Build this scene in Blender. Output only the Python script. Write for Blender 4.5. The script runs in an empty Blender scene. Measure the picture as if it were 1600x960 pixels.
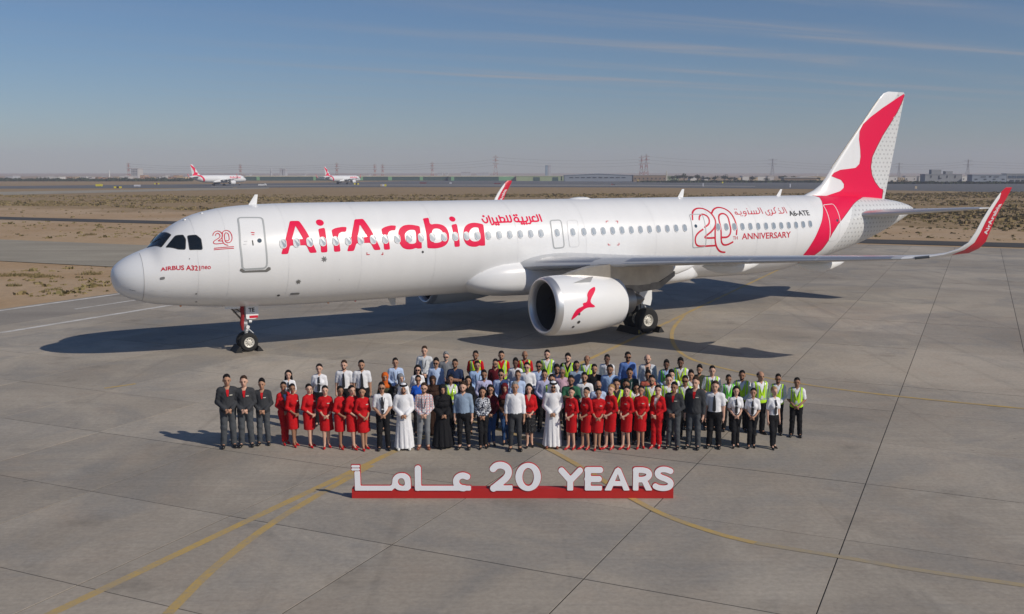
import bpy, math, random
import numpy as np
from mathutils import Vector, Matrix
RD = math.radians
SC = bpy.context.scene
COL = SC.collection
random.seed(7); rng = np.random.default_rng(7)

# ------------------------------------------------------------------ camera, sky, sun, exposure
CAM_H = 7.153; PITCH = 0.131927; FPX = 1579.57
cam_d = bpy.data.cameras.new('camera'); cam = bpy.data.objects.new('camera', cam_d); COL.objects.link(cam)
cam.location = (0, 0, CAM_H); cam.rotation_euler = (math.pi/2 - PITCH, 0, 0)
cam_d.sensor_width = 36; cam_d.lens = 36*FPX/1600; cam_d.clip_start = .5; cam_d.clip_end = 60000
SC.camera = cam
SUNV = Vector((1.20, -0.80, 1.0)).normalized()
SUN_EL = math.asin(SUNV.z)
SUN_ROT = math.atan2(SUNV.x, SUNV.y)
sun_d = bpy.data.lights.new('sun', 'SUN'); sun_d.energy = 3.3; sun_d.angle = RD(.53); sun_d.color = (1, .925, .815)
sun = bpy.data.objects.new('sun', sun_d); COL.objects.link(sun); sun.location = (60, -40, 60)
sun.rotation_euler = (-SUNV).to_track_quat('-Z', 'Y').to_euler()
SC.view_settings.view_transform = 'Standard'; SC.view_settings.look = 'None'
SC.view_settings.exposure = 0.0; SC.view_settings.gamma = 1; SC.view_settings.use_curve_mapping = False
SC.cycles.use_denoising = True
SC.cycles.max_bounces = 6; SC.cycles.volume_bounces = 1; SC.cycles.transparent_max_bounces = 8

W_ = bpy.data.worlds.new('World'); SC.world = W_; W_.use_nodes = True
def world_sky():
    nt = W_.node_tree; N = nt.nodes; L = nt.links; N.clear()
    out = N.new('ShaderNodeOutputWorld'); bg = N.new('ShaderNodeBackground'); L.new(bg.outputs[0], out.inputs[0])
    sky = N.new('ShaderNodeTexSky'); sky.sky_type = 'NISHITA'; sky.sun_disc = False
    sky.sun_elevation = SUN_EL; sky.sun_rotation = SUN_ROT
    sky.air_density = 1.0; sky.dust_density = .25; sky.ozone_density = 6.0; sky.altitude = 0
    bg.inputs['Strength'].default_value = SKY_STRENGTH
    hs = N.new('ShaderNodeHueSaturation'); hs.inputs['Saturation'].default_value = 1.06; hs.inputs['Value'].default_value = 1.0
    tn = N.new('ShaderNodeMix'); tn.data_type = 'RGBA'; tn.blend_type = 'MULTIPLY'; tn.inputs['Factor'].default_value = 1
    ci = [q for q in tn.inputs if q.type == 'RGBA']; L.new(sky.outputs[0], ci[0]); ci[1].default_value = (1.0, 1.0, 1.06, 1)
    L.new([q for q in tn.outputs if q.type == 'RGBA'][0], hs.inputs['Color'])
    # thin cirrus on a flat layer high above: direction / height, stretched along the wind
    tc = N.new('ShaderNodeTexCoord'); sx = N.new('ShaderNodeSeparateXYZ'); L.new(tc.outputs['Generated'], sx.inputs[0])
    def m(op, a, b=None, c=None):
        n = N.new('ShaderNodeMath'); n.operation = op
        for i, q in enumerate((a, b, c)):
            if q is None: continue
            if isinstance(q, (int, float)): n.inputs[i].default_value = q
            else: L.new(q, n.inputs[i])
        return n.outputs[0]
    zz = m('MAXIMUM', sx.outputs[2], .03)
    px = m('DIVIDE', sx.outputs[0], zz); py = m('DIVIDE', sx.outputs[1], zz)
    ca, sa = math.cos(RD(30)), math.sin(RD(30))
    al = m('ADD', m('MULTIPLY', px, ca), m('MULTIPLY', py, sa))
    ac = m('SUBTRACT', m('MULTIPLY', py, ca), m('MULTIPLY', px, sa))
    def comb(a, b):
        c = N.new('ShaderNodeCombineXYZ'); L.new(a, c.inputs[0]); L.new(b, c.inputs[1]); return c.outputs[0]
    n1 = N.new('ShaderNodeTexNoise'); n1.inputs['Scale'].default_value = 1; n1.inputs['Detail'].default_value = 7; n1.inputs['Roughness'].default_value = .62; n1.inputs['Distortion'].default_value = 1.4
    L.new(comb(m('MULTIPLY', al, .17), m('MULTIPLY', ac, 1.25)), n1.inputs['Vector'])
    n2 = N.new('ShaderNodeTexNoise'); n2.inputs['Scale'].default_value = 1; n2.inputs['Detail'].default_value = 2
    L.new(comb(m('ADD', m('MULTIPLY', al, .10), 4.3), m('ADD', m('MULTIPLY', ac, .22), 2.1)), n2.inputs['Vector'])
    r1 = N.new('ShaderNodeMapRange'); r1.inputs['From Min'].default_value = .47; r1.inputs['From Max'].default_value = .74; L.new(n1.outputs[0], r1.inputs['Value'])
    r2 = N.new('ShaderNodeMapRange'); r2.inputs['From Min'].default_value = .30; r2.inputs['From Max'].default_value = .52; L.new(n2.outputs[0], r2.inputs['Value'])
    # broken streaks lying across the wind at a few offsets
    n3 = N.new('ShaderNodeTexNoise'); n3.inputs['Scale'].default_value = 1; n3.inputs['Detail'].default_value = 3
    L.new(comb(m('MULTIPLY', al, .22), m('MULTIPLY', ac, .5)), n3.inputs['Vector'])
    wp = m('ADD', ac, m('MULTIPLY', m('SUBTRACT', n3.outputs[0], .5), 1.5))
    bd = N.new('ShaderNodeMapRange'); bd.inputs['From Min'].default_value = -.55; bd.inputs['From Max'].default_value = 1.0
    L.new(m('COSINE', m('MULTIPLY', m('SUBTRACT', wp, 6.75), 2*math.pi/1.25)), bd.inputs['Value'])
    wst = N.new('ShaderNodeMapRange'); wst.inputs['From Min'].default_value = 1.6; wst.inputs['From Max'].default_value = 6.0; wst.inputs['To Min'].default_value = .12; L.new(al, wst.inputs['Value'])
    msk = m('MULTIPLY', m('MULTIPLY', m('MULTIPLY', m('ADD', m('MULTIPLY', r1.outputs[0], .85), .15), bd.outputs[0]), m('ADD', m('MULTIPLY', r2.outputs[0], .5), .5)), wst.outputs[0])
    hz = N.new('ShaderNodeMapRange'); hz.inputs['From Min'].default_value = .035; hz.inputs['From Max'].default_value = .085; L.new(sx.outputs[2], hz.inputs['Value'])
    fac = m('MULTIPLY', m('MULTIPLY', msk, hz.outputs[0]), .95)
    mx = N.new('ShaderNodeMix'); mx.data_type = 'RGBA'; L.new(fac, mx.inputs['Factor'])
    ci = [q for q in mx.inputs if q.type == 'RGBA']; L.new(hs.outputs[0], ci[0]); ci[1].default_value = (5.2, 5.2, 5.6, 1)
    L.new([q for q in mx.outputs if q.type == 'RGBA'][0], bg.inputs['Color'])
SKY_STRENGTH = .061
world_sky()

# ------------------------------------------------------------------ survey of the photograph (pixel -> point in the place)
cp, sp = math.cos(PITCH), math.sin(PITCH)
def ray(u, v):
    a = (u-800)/FPX; b = (480-v)/FPX
    return np.array([a, cp + b*sp, -sp + b*cp])
CAMP = np.array([0, 0, CAM_H])
def G(u, v, z=0.0):
    d = ray(u, v); t = (z-CAM_H)/d[2]; return CAMP + t*d
def atY(u, v, Y):
    d = ray(u, v); return CAMP + d*(Y/d[1])
GA = RD(24.8)                       # the apron's slab grid
EU = np.array([math.cos(GA), -math.sin(GA)]); EV = np.array([math.sin(GA), math.cos(GA)])
def UV(u, v, z=0.0): p = EU*u + EV*v; return (p[0], p[1], z)

# ------------------------------------------------------------------ materials
MATS = {}
def srgb(h):
    h = h.lstrip('#'); c = [int(h[i:i+2], 16)/255 for i in (0, 2, 4)]
    return tuple(x/12.92 if x <= .04045 else ((x+.055)/1.055)**2.4 for x in c)
def mat(name, col, rough=.6, metal=0., var=.0, vscale=3., bump=0., bscale=40., coat=0., spec=.5, rnd=0., detail=4, aniso=None):
    if name in MATS: return MATS[name]
    m = bpy.data.materials.new(name); m.use_nodes = True; MATS[name] = m
    nt = m.node_tree; N = nt.nodes; L = nt.links; b = N['Principled BSDF']
    b.inputs['Base Color'].default_value = (*col[:3], 1); b.inputs['Roughness'].default_value = rough; b.inputs['Metallic'].default_value = metal
    b.inputs['Specular IOR Level'].default_value = spec
    if coat: b.inputs['Coat Weight'].default_value = coat; b.inputs['Coat Roughness'].default_value = .08
    tc = N.new('ShaderNodeTexCoord')
    src = None
    if var or rnd:
        hs = N.new('ShaderNodeHueSaturation'); hs.inputs['Color'].default_value = (*col[:3], 1); src = hs.outputs[0]
        val = None
        if var:
            n = N.new('ShaderNodeTexNoise'); n.inputs['Scale'].default_value = vscale; n.inputs['Detail'].default_value = detail; n.inputs['Roughness'].default_value = .6
            if aniso:
                mp = N.new('ShaderNodeMapping'); mp.inputs['Scale'].default_value = aniso; L.new(tc.outputs['Object'], mp.inputs[0]); L.new(mp.outputs[0], n.inputs['Vector'])
            else: L.new(tc.outputs['Object'], n.inputs['Vector'])
            mr = N.new('ShaderNodeMapRange'); mr.inputs['From Min'].default_value = .3; mr.inputs['From Max'].default_value = .7
            mr.inputs['To Min'].default_value = 1-var; mr.inputs['To Max'].default_value = 1+var; L.new(n.outputs[0], mr.inputs['Value']); val = mr.outputs[0]
        if rnd:
            oi = N.new('ShaderNodeObjectInfo'); m2 = N.new('ShaderNodeMapRange'); m2.inputs['To Min'].default_value = 1-rnd; m2.inputs['To Max'].default_value = 1+rnd
            L.new(oi.outputs['Random'], m2.inputs['Value'])
            if val is None: val = m2.outputs[0]
            else:
                mm = N.new('ShaderNodeMath'); mm.operation = 'MULTIPLY'; L.new(val, mm.inputs[0]); L.new(m2.outputs[0], mm.inputs[1]); val = mm.outputs[0]
        L.new(val, hs.inputs['Value']); L.new(src, b.inputs['Base Color'])
    if bump:
        n = N.new('ShaderNodeTexNoise'); n.inputs['Scale'].default_value = bscale; n.inputs['Detail'].default_value = 5; L.new(tc.outputs['Object'], n.inputs['Vector'])
        bp = N.new('ShaderNodeBump'); bp.inputs['Strength'].default_value = bump; bp.inputs['Distance'].default_value = .02; L.new(n.outputs[0], bp.inputs['Height']); L.new(bp.outputs[0], b.inputs['Normal'])
    return m

# ------------------------------------------------------------------ mesh helpers
def tag(o, label=None, cat=None, group=None, kind=None):
    if label: o['label'] = label
    if cat: o['category'] = cat
    if group: o['group'] = group
    if kind: o['kind'] = kind
    return o
def empty(name, loc=(0, 0, 0), rz=0, parent=None):
    o = bpy.data.objects.new(name, None); COL.objects.link(o); o.location = loc; o.rotation_euler = (0, 0, rz); o.empty_display_size = .2
    if parent: o.parent = parent
    return o
def mkmesh(name, V, F, smooth=True, sharp=None):
    me = bpy.data.meshes.new(name); me.from_pydata([tuple(map(float, v)) for v in V], [], F); me.update()
    if smooth: me.polygons.foreach_set('use_smooth', [True]*len(me.polygons))
    if sharp: me.set_sharp_from_angle(angle=RD(sharp))
    return me
def obj(name, me, m=None, parent=None, loc=None):
    o = bpy.data.objects.new(name, me); COL.objects.link(o)
    if m is not None and len(me.materials) == 0:
        for q in (m if isinstance(m, (list, tuple)) else [m]): me.materials.append(q)
    if parent: o.parent = parent
    if loc is not None: o.location = loc
    return o
def frame(d):
    d = Vector(d).normalized(); a = Vector((0, 0, 1)) if abs(d.z) < .9 else Vector((1, 0, 0))
    x = d.cross(a).normalized(); return x, d.cross(x).normalized()
class MB:
    def __init__(s): s.V = []; s.F = []; s.MI = []; s.mi = 0
    def add(s, V, F):
        o = len(s.V); s.V += [tuple(v) for v in V]; s.F += [tuple(i+o for i in f) for f in F]; s.MI += [s.mi]*len(F); return s
    def box(s, c, size, rz=0, M=None):
        hx, hy, hz = [q/2 for q in size]; P = [Vector((x, y, z)) for z in (-hz, hz) for y in (-hy, hy) for x in (-hx, hx)]
        m = M if M is not None else Matrix.Rotation(rz, 3, 'Z')
        P = [m @ p + Vector(c) for p in P]
        return s.add(P, [(0, 2, 3, 1), (4, 5, 7, 6), (0, 1, 5, 4), (2, 6, 7, 3), (0, 4, 6, 2), (1, 3, 7, 5)])
    def hexa(s, P): return s.add(P, [(0, 3, 2, 1), (4, 5, 6, 7), (0, 1, 5, 4), (1, 2, 6, 5), (2, 3, 7, 6), (3, 0, 4, 7)])
    def tube(s, pts, r, n=8, cap=True):
        pts = [Vector(p) for p in pts]; rs = r if isinstance(r, (list, tuple)) else [r]*len(pts); rings = []
        for i, p in enumerate(pts):
            d = (pts[min(i+1, len(pts)-1)] - pts[max(i-1, 0)]); x, y = frame(d)
            rings.append([p + x*math.cos(2*math.pi*k/n)*rs[i] + y*math.sin(2*math.pi*k/n)*rs[i] for k in range(n)])
        return s.loft(rings, cap)
    def loft(s, rings, cap=True, closed=True):
        n = len(rings[0]); V = [v for r in rings for v in r]; F = []
        for i in range(len(rings)-1):
            for k in range(n if closed else n-1):
                a = i*n+k; b = i*n+(k+1) % n; F.append((a, b, b+n, a+n))
        if cap and closed:
            F.append(tuple(range(n))[::-1]); F.append(tuple(range((len(rings)-1)*n, len(rings)*n)))
        return s.add(V, F)
    def lathe(s, prof, o=(0, 0, 0), axis=(1, 0, 0), n=32, cap=False):
        o = Vector(o); a = Vector(axis).normalized(); x, y = frame(a)
        rings = [[o + a*h + (x*math.cos(2*math.pi*k/n) + y*math.sin(2*math.pi*k/n))*max(r, 1e-4) for k in range(n)] for h, r in prof]
        return s.loft(rings, cap)
    def prism(s, P, off):          # polygon P (3d, planar) extruded by off
        n = len(P); P = [Vector(p) for p in P]; off = Vector(off); V = P + [p+off for p in P]
        return s.add(V, [tuple(range(n))[::-1], tuple(range(n, 2*n))] + [(i, (i+1) % n, n+(i+1) % n, n+i) for i in range(n)])
    def build(s, name, m, parent=None, smooth=True, sharp=35, loc=None):
        me = mkmesh(name, s.V, s.F, smooth, sharp if smooth else None)
        ms = m if isinstance(m, (list, tuple)) else [m]
        for q in ms: me.materials.append(q)
        if len(ms) > 1: me.polygons.foreach_set('material_index', s.MI)
        return obj(name, me, None, parent, loc)
def pchip(xs, ys):
    xs = np.array(xs, float); ys = np.array(ys, float); h = np.diff(xs); d = np.diff(ys)/h; m = np.zeros(len(xs))
    for i in range(1, len(xs)-1):
        if d[i-1]*d[i] > 0:
            w1 = 2*h[i]+h[i-1]; w2 = h[i]+2*h[i-1]; m[i] = (w1+w2)/(w1/d[i-1]+w2/d[i])
    m[0] = d[0]; m[-1] = d[-1]
    def f(x):
        x = np.clip(np.asarray(x, float), xs[0], xs[-1]); i = np.clip(np.searchsorted(xs, x)-1, 0, len(xs)-2); t = (x-xs[i])/h[i]
        return ((1+2*t)*(1-t)**2*ys[i] + t*(1-t)**2*h[i]*m[i] + t*t*(3-2*t)*ys[i+1] + t*t*(t-1)*h[i]*m[i+1])
    return f

# ------------------------------------------------------------------ flat print: filled outlines cut from a 2-d distance field
def d_stroke(pts, w):
    P = np.array(pts, float)
    def f(X, Y):
        D = np.full(X.shape, 1e9)
        for a, b in zip(P[:-1], P[1:]):
            ab = b-a; L2 = max(ab@ab, 1e-12); t = np.clip(((X-a[0])*ab[0]+(Y-a[1])*ab[1])/L2, 0, 1)
            D = np.minimum(D, np.hypot(X-a[0]-t*ab[0], Y-a[1]-t*ab[1]))
        return D-w/2
    return f
def d_poly(pts):
    P = np.array(pts, float)
    def f(X, Y):
        D = np.full(X.shape, 1e9); ins = np.zeros(X.shape, bool)
        for a, b in zip(P, np.roll(P, -1, 0)):
            ab = b-a; L2 = max(ab@ab, 1e-12); t = np.clip(((X-a[0])*ab[0]+(Y-a[1])*ab[1])/L2, 0, 1)
            D = np.minimum(D, np.hypot(X-a[0]-t*ab[0], Y-a[1]-t*ab[1]))
            c = (a[1] > Y) != (b[1] > Y)
            if abs(ab[1]) > 1e-12: ins ^= c & (X < (Y-a[1])/ab[1]*ab[0]+a[0])
        return np.where(ins, -D, D)
    return f
def d_union(fs):
    def f(X, Y):
        D = fs[0](X, Y)
        for g in fs[1:]: D = np.minimum(D, g(X, Y))
        return D
    return f
def d_diff(a, b): return lambda X, Y: np.maximum(a(X, Y), -b(X, Y))
def d_grow(a, r): return lambda X, Y: a(X, Y)-r
def chaikin(P, n=2, closed=True):
    P = np.array(P, float)
    for _ in range(n):
        Q = np.roll(P, -1, 0)
        if closed: P = np.stack([.75*P+.25*Q, .25*P+.75*Q], 1).reshape(-1, 2)
        else:
            A, B = P[:-1], P[1:]; M = np.stack([.75*A+.25*B, .25*A+.75*B], 1).reshape(-1, 2); P = np.vstack([P[:1], M, P[-1:]])
    return P
def fill2d(fn, bb, res):
    x0, x1, y0, y1 = bb; nx = max(2, int((x1-x0)/res)+1); ny = max(2, int((y1-y0)/res)+1)
    xs = np.linspace(x0, x1, nx+1); ys = np.linspace(y0, y1, ny+1); X, Y = np.meshgrid(xs, ys, indexing='ij'); D = fn(X, Y)
    V = []; idx = {}; F = []
    def vid(k, p):
        if k not in idx: idx[k] = len(V); V.append(p)
        return idx[k]
    I = D < 0
    any_ = I[:-1, :-1] | I[1:, :-1] | I[1:, 1:] | I[:-1, 1:]
    for i, j in zip(*np.nonzero(any_)):
        C = [(i, j), (i+1, j), (i+1, j+1), (i, j+1)]; poly = []
        for q in range(4):
            a = C[q]; b = C[(q+1) % 4]
            if I[a]: poly.append(vid(a, (X[a], Y[a])))
            if I[a] != I[b]:
                t = D[a]/(D[a]-D[b]); k = (a, b) if a < b else (b, a)
                poly.append(vid(k, (X[a]+(X[b]-X[a])*t, Y[a]+(Y[b]-Y[a])*t)))
        if len(poly) >= 3: F.append(tuple(poly))
    return np.array(V).reshape(-1, 2), F
def pbb(P, pad=.03):
    P = np.vstack([np.array(p, float).reshape(-1, 2) for p in P]); return (P[:, 0].min()-pad, P[:, 0].max()+pad, P[:, 1].min()-pad, P[:, 1].max()+pad)
def text2d(txt, size=1., bold=0.0, shear=0., spacing=1.):
    cu = bpy.data.curves.new('t', 'FONT'); cu.body = txt; cu.size = size; cu.offset = bold; cu.shear = shear; cu.space_character = spacing; cu.resolution_u = 3; cu.fill_mode = 'FRONT'
    o = bpy.data.objects.new('t', cu); COL.objects.link(o); dg = bpy.context.evaluated_depsgraph_get()
    me = bpy.data.meshes.new_from_object(o.evaluated_get(dg)); V = np.array([v.co[:2] for v in me.vertices]); F = [tuple(p.vertices) for p in me.polygons]
    bpy.data.objects.remove(o); bpy.data.curves.remove(cu); bpy.data.meshes.remove(me)
    return V, F
# ------------------------------------------------------------------ ground, roads, apron
def mesh_np(name, V, Q, smooth=False):
    me = bpy.data.meshes.new(name); V = np.asarray(V, np.float32); Q = np.asarray(Q, np.int32); k = Q.shape[1]
    me.vertices.add(len(V)); me.vertices.foreach_set('co', V.ravel()); me.loops.add(Q.size); me.loops.foreach_set('vertex_index', Q.ravel())
    me.polygons.add(len(Q)); me.polygons.foreach_set('loop_start', np.arange(0, Q.size, k, dtype=np.int32))
    if smooth: me.polygons.foreach_set('use_smooth', np.ones(len(Q), bool))
    me.update(calc_edges=True); me.validate(); return me
def nodes_of(name, rough=.9):
    m = bpy.data.materials.new(name); m.use_nodes = True; MATS[name] = m; nt = m.node_tree; b = nt.nodes['Principled BSDF']; b.inputs['Roughness'].default_value = rough
    b.inputs['Specular IOR Level'].default_value = .25
    return m, nt, nt.nodes, nt.links, b
class NB:                             # tiny node builder on world position
    def __init__(s, nt): s.nt = nt; s.N = nt.nodes; s.L = nt.links; s.pos = s.N.new('ShaderNodeNewGeometry').outputs['Position']
    def map(s, scale=(1, 1, 1), rot=0, loc=(0, 0, 0), src=None):
        n = s.N.new('ShaderNodeMapping'); n.vector_type = 'POINT'; n.inputs['Scale'].default_value = scale; n.inputs['Rotation'].default_value = (0, 0, rot); n.inputs['Location'].default_value = loc
        s.L.new(src or s.pos, n.inputs[0]); return n.outputs[0]
    def noise(s, scale, detail=4, rough=.6, vec=None, dist=0.):
        n = s.N.new('ShaderNodeTexNoise'); n.inputs['Scale'].default_value = scale; n.inputs['Detail'].default_value = detail; n.inputs['Roughness'].default_value = rough; n.inputs['Distortion'].default_value = dist
        s.L.new(vec or s.pos, n.inputs['Vector']); return n.outputs[0]
    def ramp(s, v, a, b, lo=0., hi=1.):
        n = s.N.new('ShaderNodeMapRange'); n.inputs['From Min'].default_value = a; n.inputs['From Max'].default_value = b; n.inputs['To Min'].default_value = lo; n.inputs['To Max'].default_value = hi
        s.L.new(v, n.inputs['Value']); return n.outputs[0]
    def math(s, op, a, b=0.):
        n = s.N.new('ShaderNodeMath'); n.operation = op
        for i, q in enumerate((a, b)):
            if isinstance(q, (int, float)): n.inputs[i].default_value = q
            else: s.L.new(q, n.inputs[i])
        return n.outputs[0]
    def mix(s, f, a, b):
        n = s.N.new('ShaderNodeMix'); n.data_type = 'RGBA'
        for k, q in (('Factor', f), ('A', a), ('B', b)):
            i = n.inputs[k] if k == 'Factor' else [x for x in n.inputs if x.name == k and x.type == 'RGBA'][0]
            if isinstance(q, (int, float)): i.default_value = q
            elif isinstance(q, tuple): i.default_value = (*q[:3], 1)
            else: s.L.new(q, i)
        return [x for x in n.outputs if x.type == 'RGBA'][0]
    def scale(s, col, v):
        n = s.N.new('ShaderNodeHueSaturation'); s.L.new(v, n.inputs['Value'])
        if isinstance(col, tuple): n.inputs['Color'].default_value = (*col[:3], 1)
        else: s.L.new(col, n.inputs['Color'])
        return n.outputs[0]
    def bump(s, h, b, strength=.4, dist=.02):
        n = s.N.new('ShaderNodeBump'); n.inputs['Strength'].default_value = strength; n.inputs['Distance'].default_value = dist; s.L.new(h, n.inputs['Height']); s.L.new(n.outputs[0], b.inputs['Normal'])

def mat_concrete():
    m, nt, N, L, b = nodes_of('concrete', .82); k = NB(nt)
    big = k.noise(.085, 6, .62, dist=.6); mid = k.noise(.7, 5, .65); fine = k.noise(9, 3, .7)
    brush = k.noise(1, 3, .6, k.map((.35, 9, 1), GA+RD(7)))                     # drag marks of the float
    brush2 = k.noise(1, 4, .7, k.map((.12, 2.2, 1), GA-RD(12), (3, 8, 0)))
    oi = N.new('ShaderNodeObjectInfo')
    col = k.mix(k.ramp(big, .36, .62), (.290, .252, .206), (.440, .383, .310))
    col = k.mix(k.ramp(mid, .50, .80, 0, .55), col, (.375, .300, .232))
    cool = k.noise(.23, 6, .68, k.map((1, 1, 1), 0, (13, 71, 0)), .8); col = k.mix(k.ramp(cool, .47, .66, 0, .75), col, (.268, .252, .228))
    lite = k.noise(.31, 5, .66, k.map((1, .6, 1), GA, (53, 9, 0)), .5); col = k.mix(k.ramp(lite, .55, .72, 0, .6), col, (.46, .405, .33))
    col = k.mix(k.ramp(brush2, .56, .78, 0, .3), col, (.225, .212, .198))
    v = k.math('MULTIPLY', k.ramp(brush, .3, .7, .955, 1.045), k.ramp(fine, .25, .75, .86, 1.14))
    v = k.math('MULTIPLY', v, k.ramp(oi.outputs['Random'], 0, 1, .90, 1.07))
    spots = k.noise(.45, 4, .6, k.map((1, 1, 1), 0, (41, 17, 0)))
    v = k.math('MULTIPLY', v, k.ramp(spots, .60, .74, 1, .74))
    drip = k.noise(2.6, 2, .5, k.map((1, 1, 1), 0, (7, 3, 0))); v = k.math('MULTIPLY', v, k.ramp(drip, .74, .80, 1, .66))
    tyre = k.noise(1, 3, .6, k.map((1.6, .025, 1), GA+RD(3), (2, 5, 0))); v = k.math('MULTIPLY', v, k.ramp(tyre, .60, .74, 1, .84))
    L.new(k.scale(col, v), b.inputs['Base Color'])
    k.bump(k.math('ADD', fine, k.math('MULTIPLY', brush, .8)), b, .35, .012); return m
def mat_asphalt(name, c1, c2):
    m, nt, N, L, b = nodes_of(name, .9); k = NB(nt)
    st = k.noise(1, 4, .6, k.map((.05, .5, 1), GA)); f = k.noise(6, 3, .7); bg = k.noise(.15, 4, .6)
    col = k.mix(k.ramp(st, .35, .68), c1, c2); v = k.math('MULTIPLY', k.ramp(f, .25, .75, .88, 1.12), k.ramp(bg, .3, .7, .9, 1.1))
    L.new(k.scale(col, v), b.inputs['Base Color']); k.bump(f, b, .3, .01); return m
def mat_sand():
    m, nt, N, L, b = nodes_of('desert_sand', .95); k = NB(nt)
    big = k.noise(.012, 5, .6, dist=.5); mid = k.noise(.09, 5, .65); fine = k.noise(1.3, 5, .75); peb = k.noise(5, 3, .8)
    strk = k.noise(1, 4, .6, k.map((.008, .06, 1), GA))
    col = k.mix(k.ramp(big, .35, .65), (.43, .290, .165), (.49, .350, .215))
    col = k.mix(k.ramp(mid, .45, .75, 0, .8), col, (.37, .235, .120))
    col = k.mix(k.ramp(strk, .50, .72, 0, .6), col, (.49, .38, .27))
    # farther out the ground turns to brown crust with dead scrub
    d = N.new('ShaderNodeVectorMath'); d.operation = 'DOT_PRODUCT'; L.new(k.pos, d.inputs[0]); d.inputs[1].default_value = (EV[0], EV[1], 0)
    far = k.math('MULTIPLY', k.ramp(k.math('ADD', d.outputs['Value'], k.math('MULTIPLY', k.ramp(mid, .3, .7, -1, 1), 12.)), 140, 156), k.ramp(fine, .30, .62, .45, 1))
    col = k.mix(far, col, (.27, .185, .090))
    v = k.math('MULTIPLY', k.ramp(fine, .25, .75, .86, 1.14), k.ramp(peb, .62, .75, 1, .72))
    L.new(k.scale(col, v), b.inputs['Base Color']); k.bump(fine, b, .8, .12); return m
def mat_paint(name, col, wear=.5):
    m, nt, N, L, b = nodes_of(name, .8); k = NB(nt); n = k.noise(1.1, 6, .75); n2 = k.noise(14, 2, .7); a = k.math('ADD', n, k.math('MULTIPLY', n2, .35))
    L.new(k.mix(k.ramp(a, .62-wear*.06, .90-wear*.06, .10, .85), col, (.32, .28, .23)), b.inputs['Base Color']); return m
M_CONC = mat_concrete()
M_JOINT = mat('joint_sealant', (.035, .033, .03), .9)
M_ASPH = mat_asphalt('asphalt_shoulder', (.27, .24, .205), (.33, .295, .25))
M_ROAD = mat_asphalt('dark_road', (.058, .055, .053), (.085, .078, .070))
M_PALE = mat_asphalt('pale_taxiway', (.30, .265, .205), (.36, .32, .25))
M_RWY = mat_asphalt('runway_asphalt', (.100, .102, .105), (.150, .150, .148))
M_SAND = mat_sand()
M_WLINE = mat_paint('white_line_paint', (.72, .70, .66), .35)
M_YLINE = mat_paint('yellow_line_paint', (.54, .36, .10), .8)

def sheet(name, pts, m, z, kind='structure', parent=None):
    me = mkmesh(name, [(p[0], p[1], z) for p in pts], [tuple(range(len(pts)))], False)
    if me.polygons[0].normal.z < 0: me.flip_normals()
    return tag(obj(name, me, m, parent), kind=kind if not parent else None)
def grid_ground():
    # one sheet to the horizon, finer near the place, with low hummocks out in the sand
    rs = np.concatenate([np.linspace(-6000, -700, 10), np.linspace(-600, 600, 121), np.linspace(700, 6000, 10)])
    ys = np.concatenate([np.linspace(-400, -30, 8), np.linspace(-20, 620, 129), np.linspace(680, 14000, 22)])
    X, Y = np.meshgrid(rs, ys, indexing='ij'); vv = X*EV[0]+Y*EV[1]; uu = X*EU[0]+Y*EU[1]
    h = .25*(np.sin(X*.11+Y*.07)*np.sin(Y*.09-X*.05)+.6*np.sin(X*.31+1)*np.sin(Y*.27))
    free = ((vv > 132) | ((uu < -62) & (vv > 88) & (vv < 100))) & (Y < 330)
    Z = np.where(free, h*.6+.02, 0) - .06
    n, m_ = X.shape; V = np.stack([X, Y, Z], -1).reshape(-1, 3)
    i, j = np.meshgrid(np.arange(n-1), np.arange(m_-1), indexing='ij'); a = (i*m_+j).ravel()
    return tag(obj('desert_ground', mesh_np('desert_ground', V, np.stack([a, a+m_, a+m_+1, a+1], 1), True), M_SAND), kind='structure')
grid_ground()
UL, VT = -2.08-10*3.97, 107.3
sheet('asphalt_shoulder', [UV(-46.9, -30), UV(UL-.02, -30), UV(UL-.02, VT), UV(-46.9, VT)], M_ASPH, -.008)
sheet('perimeter_road', [UV(-400, 109.8), UV(260, 109.8), UV(260, 116.6), UV(-400, 116.6)], M_ROAD, -.02)
sheet('taxiway', [UV(-400, 57.6), UV(-47, 57.6), UV(-47, 76.4), UV(-400, 76.4)], M_PALE, -.016)
def gpoly(px): return [tuple(G(u, v)[:2]) for u, v in px]
sheet('runway', gpoly([(-300, 299), (0, 295), (280, 294), (480, 293), (700, 292.5), (1000, 293), (1300, 296), (1600, 301), (1900, 306), (1900, 287), (1600, 286.5), (1000, 282.5), (800, 282), (640, 283), (480, 286), (300, 288), (0, 291), (-300, 294.5)]), M_RWY, -.02)
sheet('taxiway', gpoly([(-300, 311), (0, 305), (150, 301.5), (300, 297.8), (420, 295), (420, 293.3), (300, 294.4), (150, 297.6), (0, 300), (-300, 304)]), M_PALE, -.014)
sheet('runway_line', gpoly([(330, 291.6), (600, 289.6), (1000, 290.2), (1180, 291.8), (1180, 291.2), (1000, 289.3), (600, 288.9), (330, 291.1)]), mat('pale_concrete_strip', (.36, .34, .31), .9), -.008)
for px in ([(1470, 300.5), (1484, 299.4), (1496, 299.4), (1484, 300.6)], [(1536, 302.3), (1556, 301.1), (1567, 301.1), (1548, 302.4)], [(362, 293), (368, 292.4), (372, 292.6), (366, 293.2)]):
    sheet('taxiway_marking', gpoly(px), M_YLINE, -.004)
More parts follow.
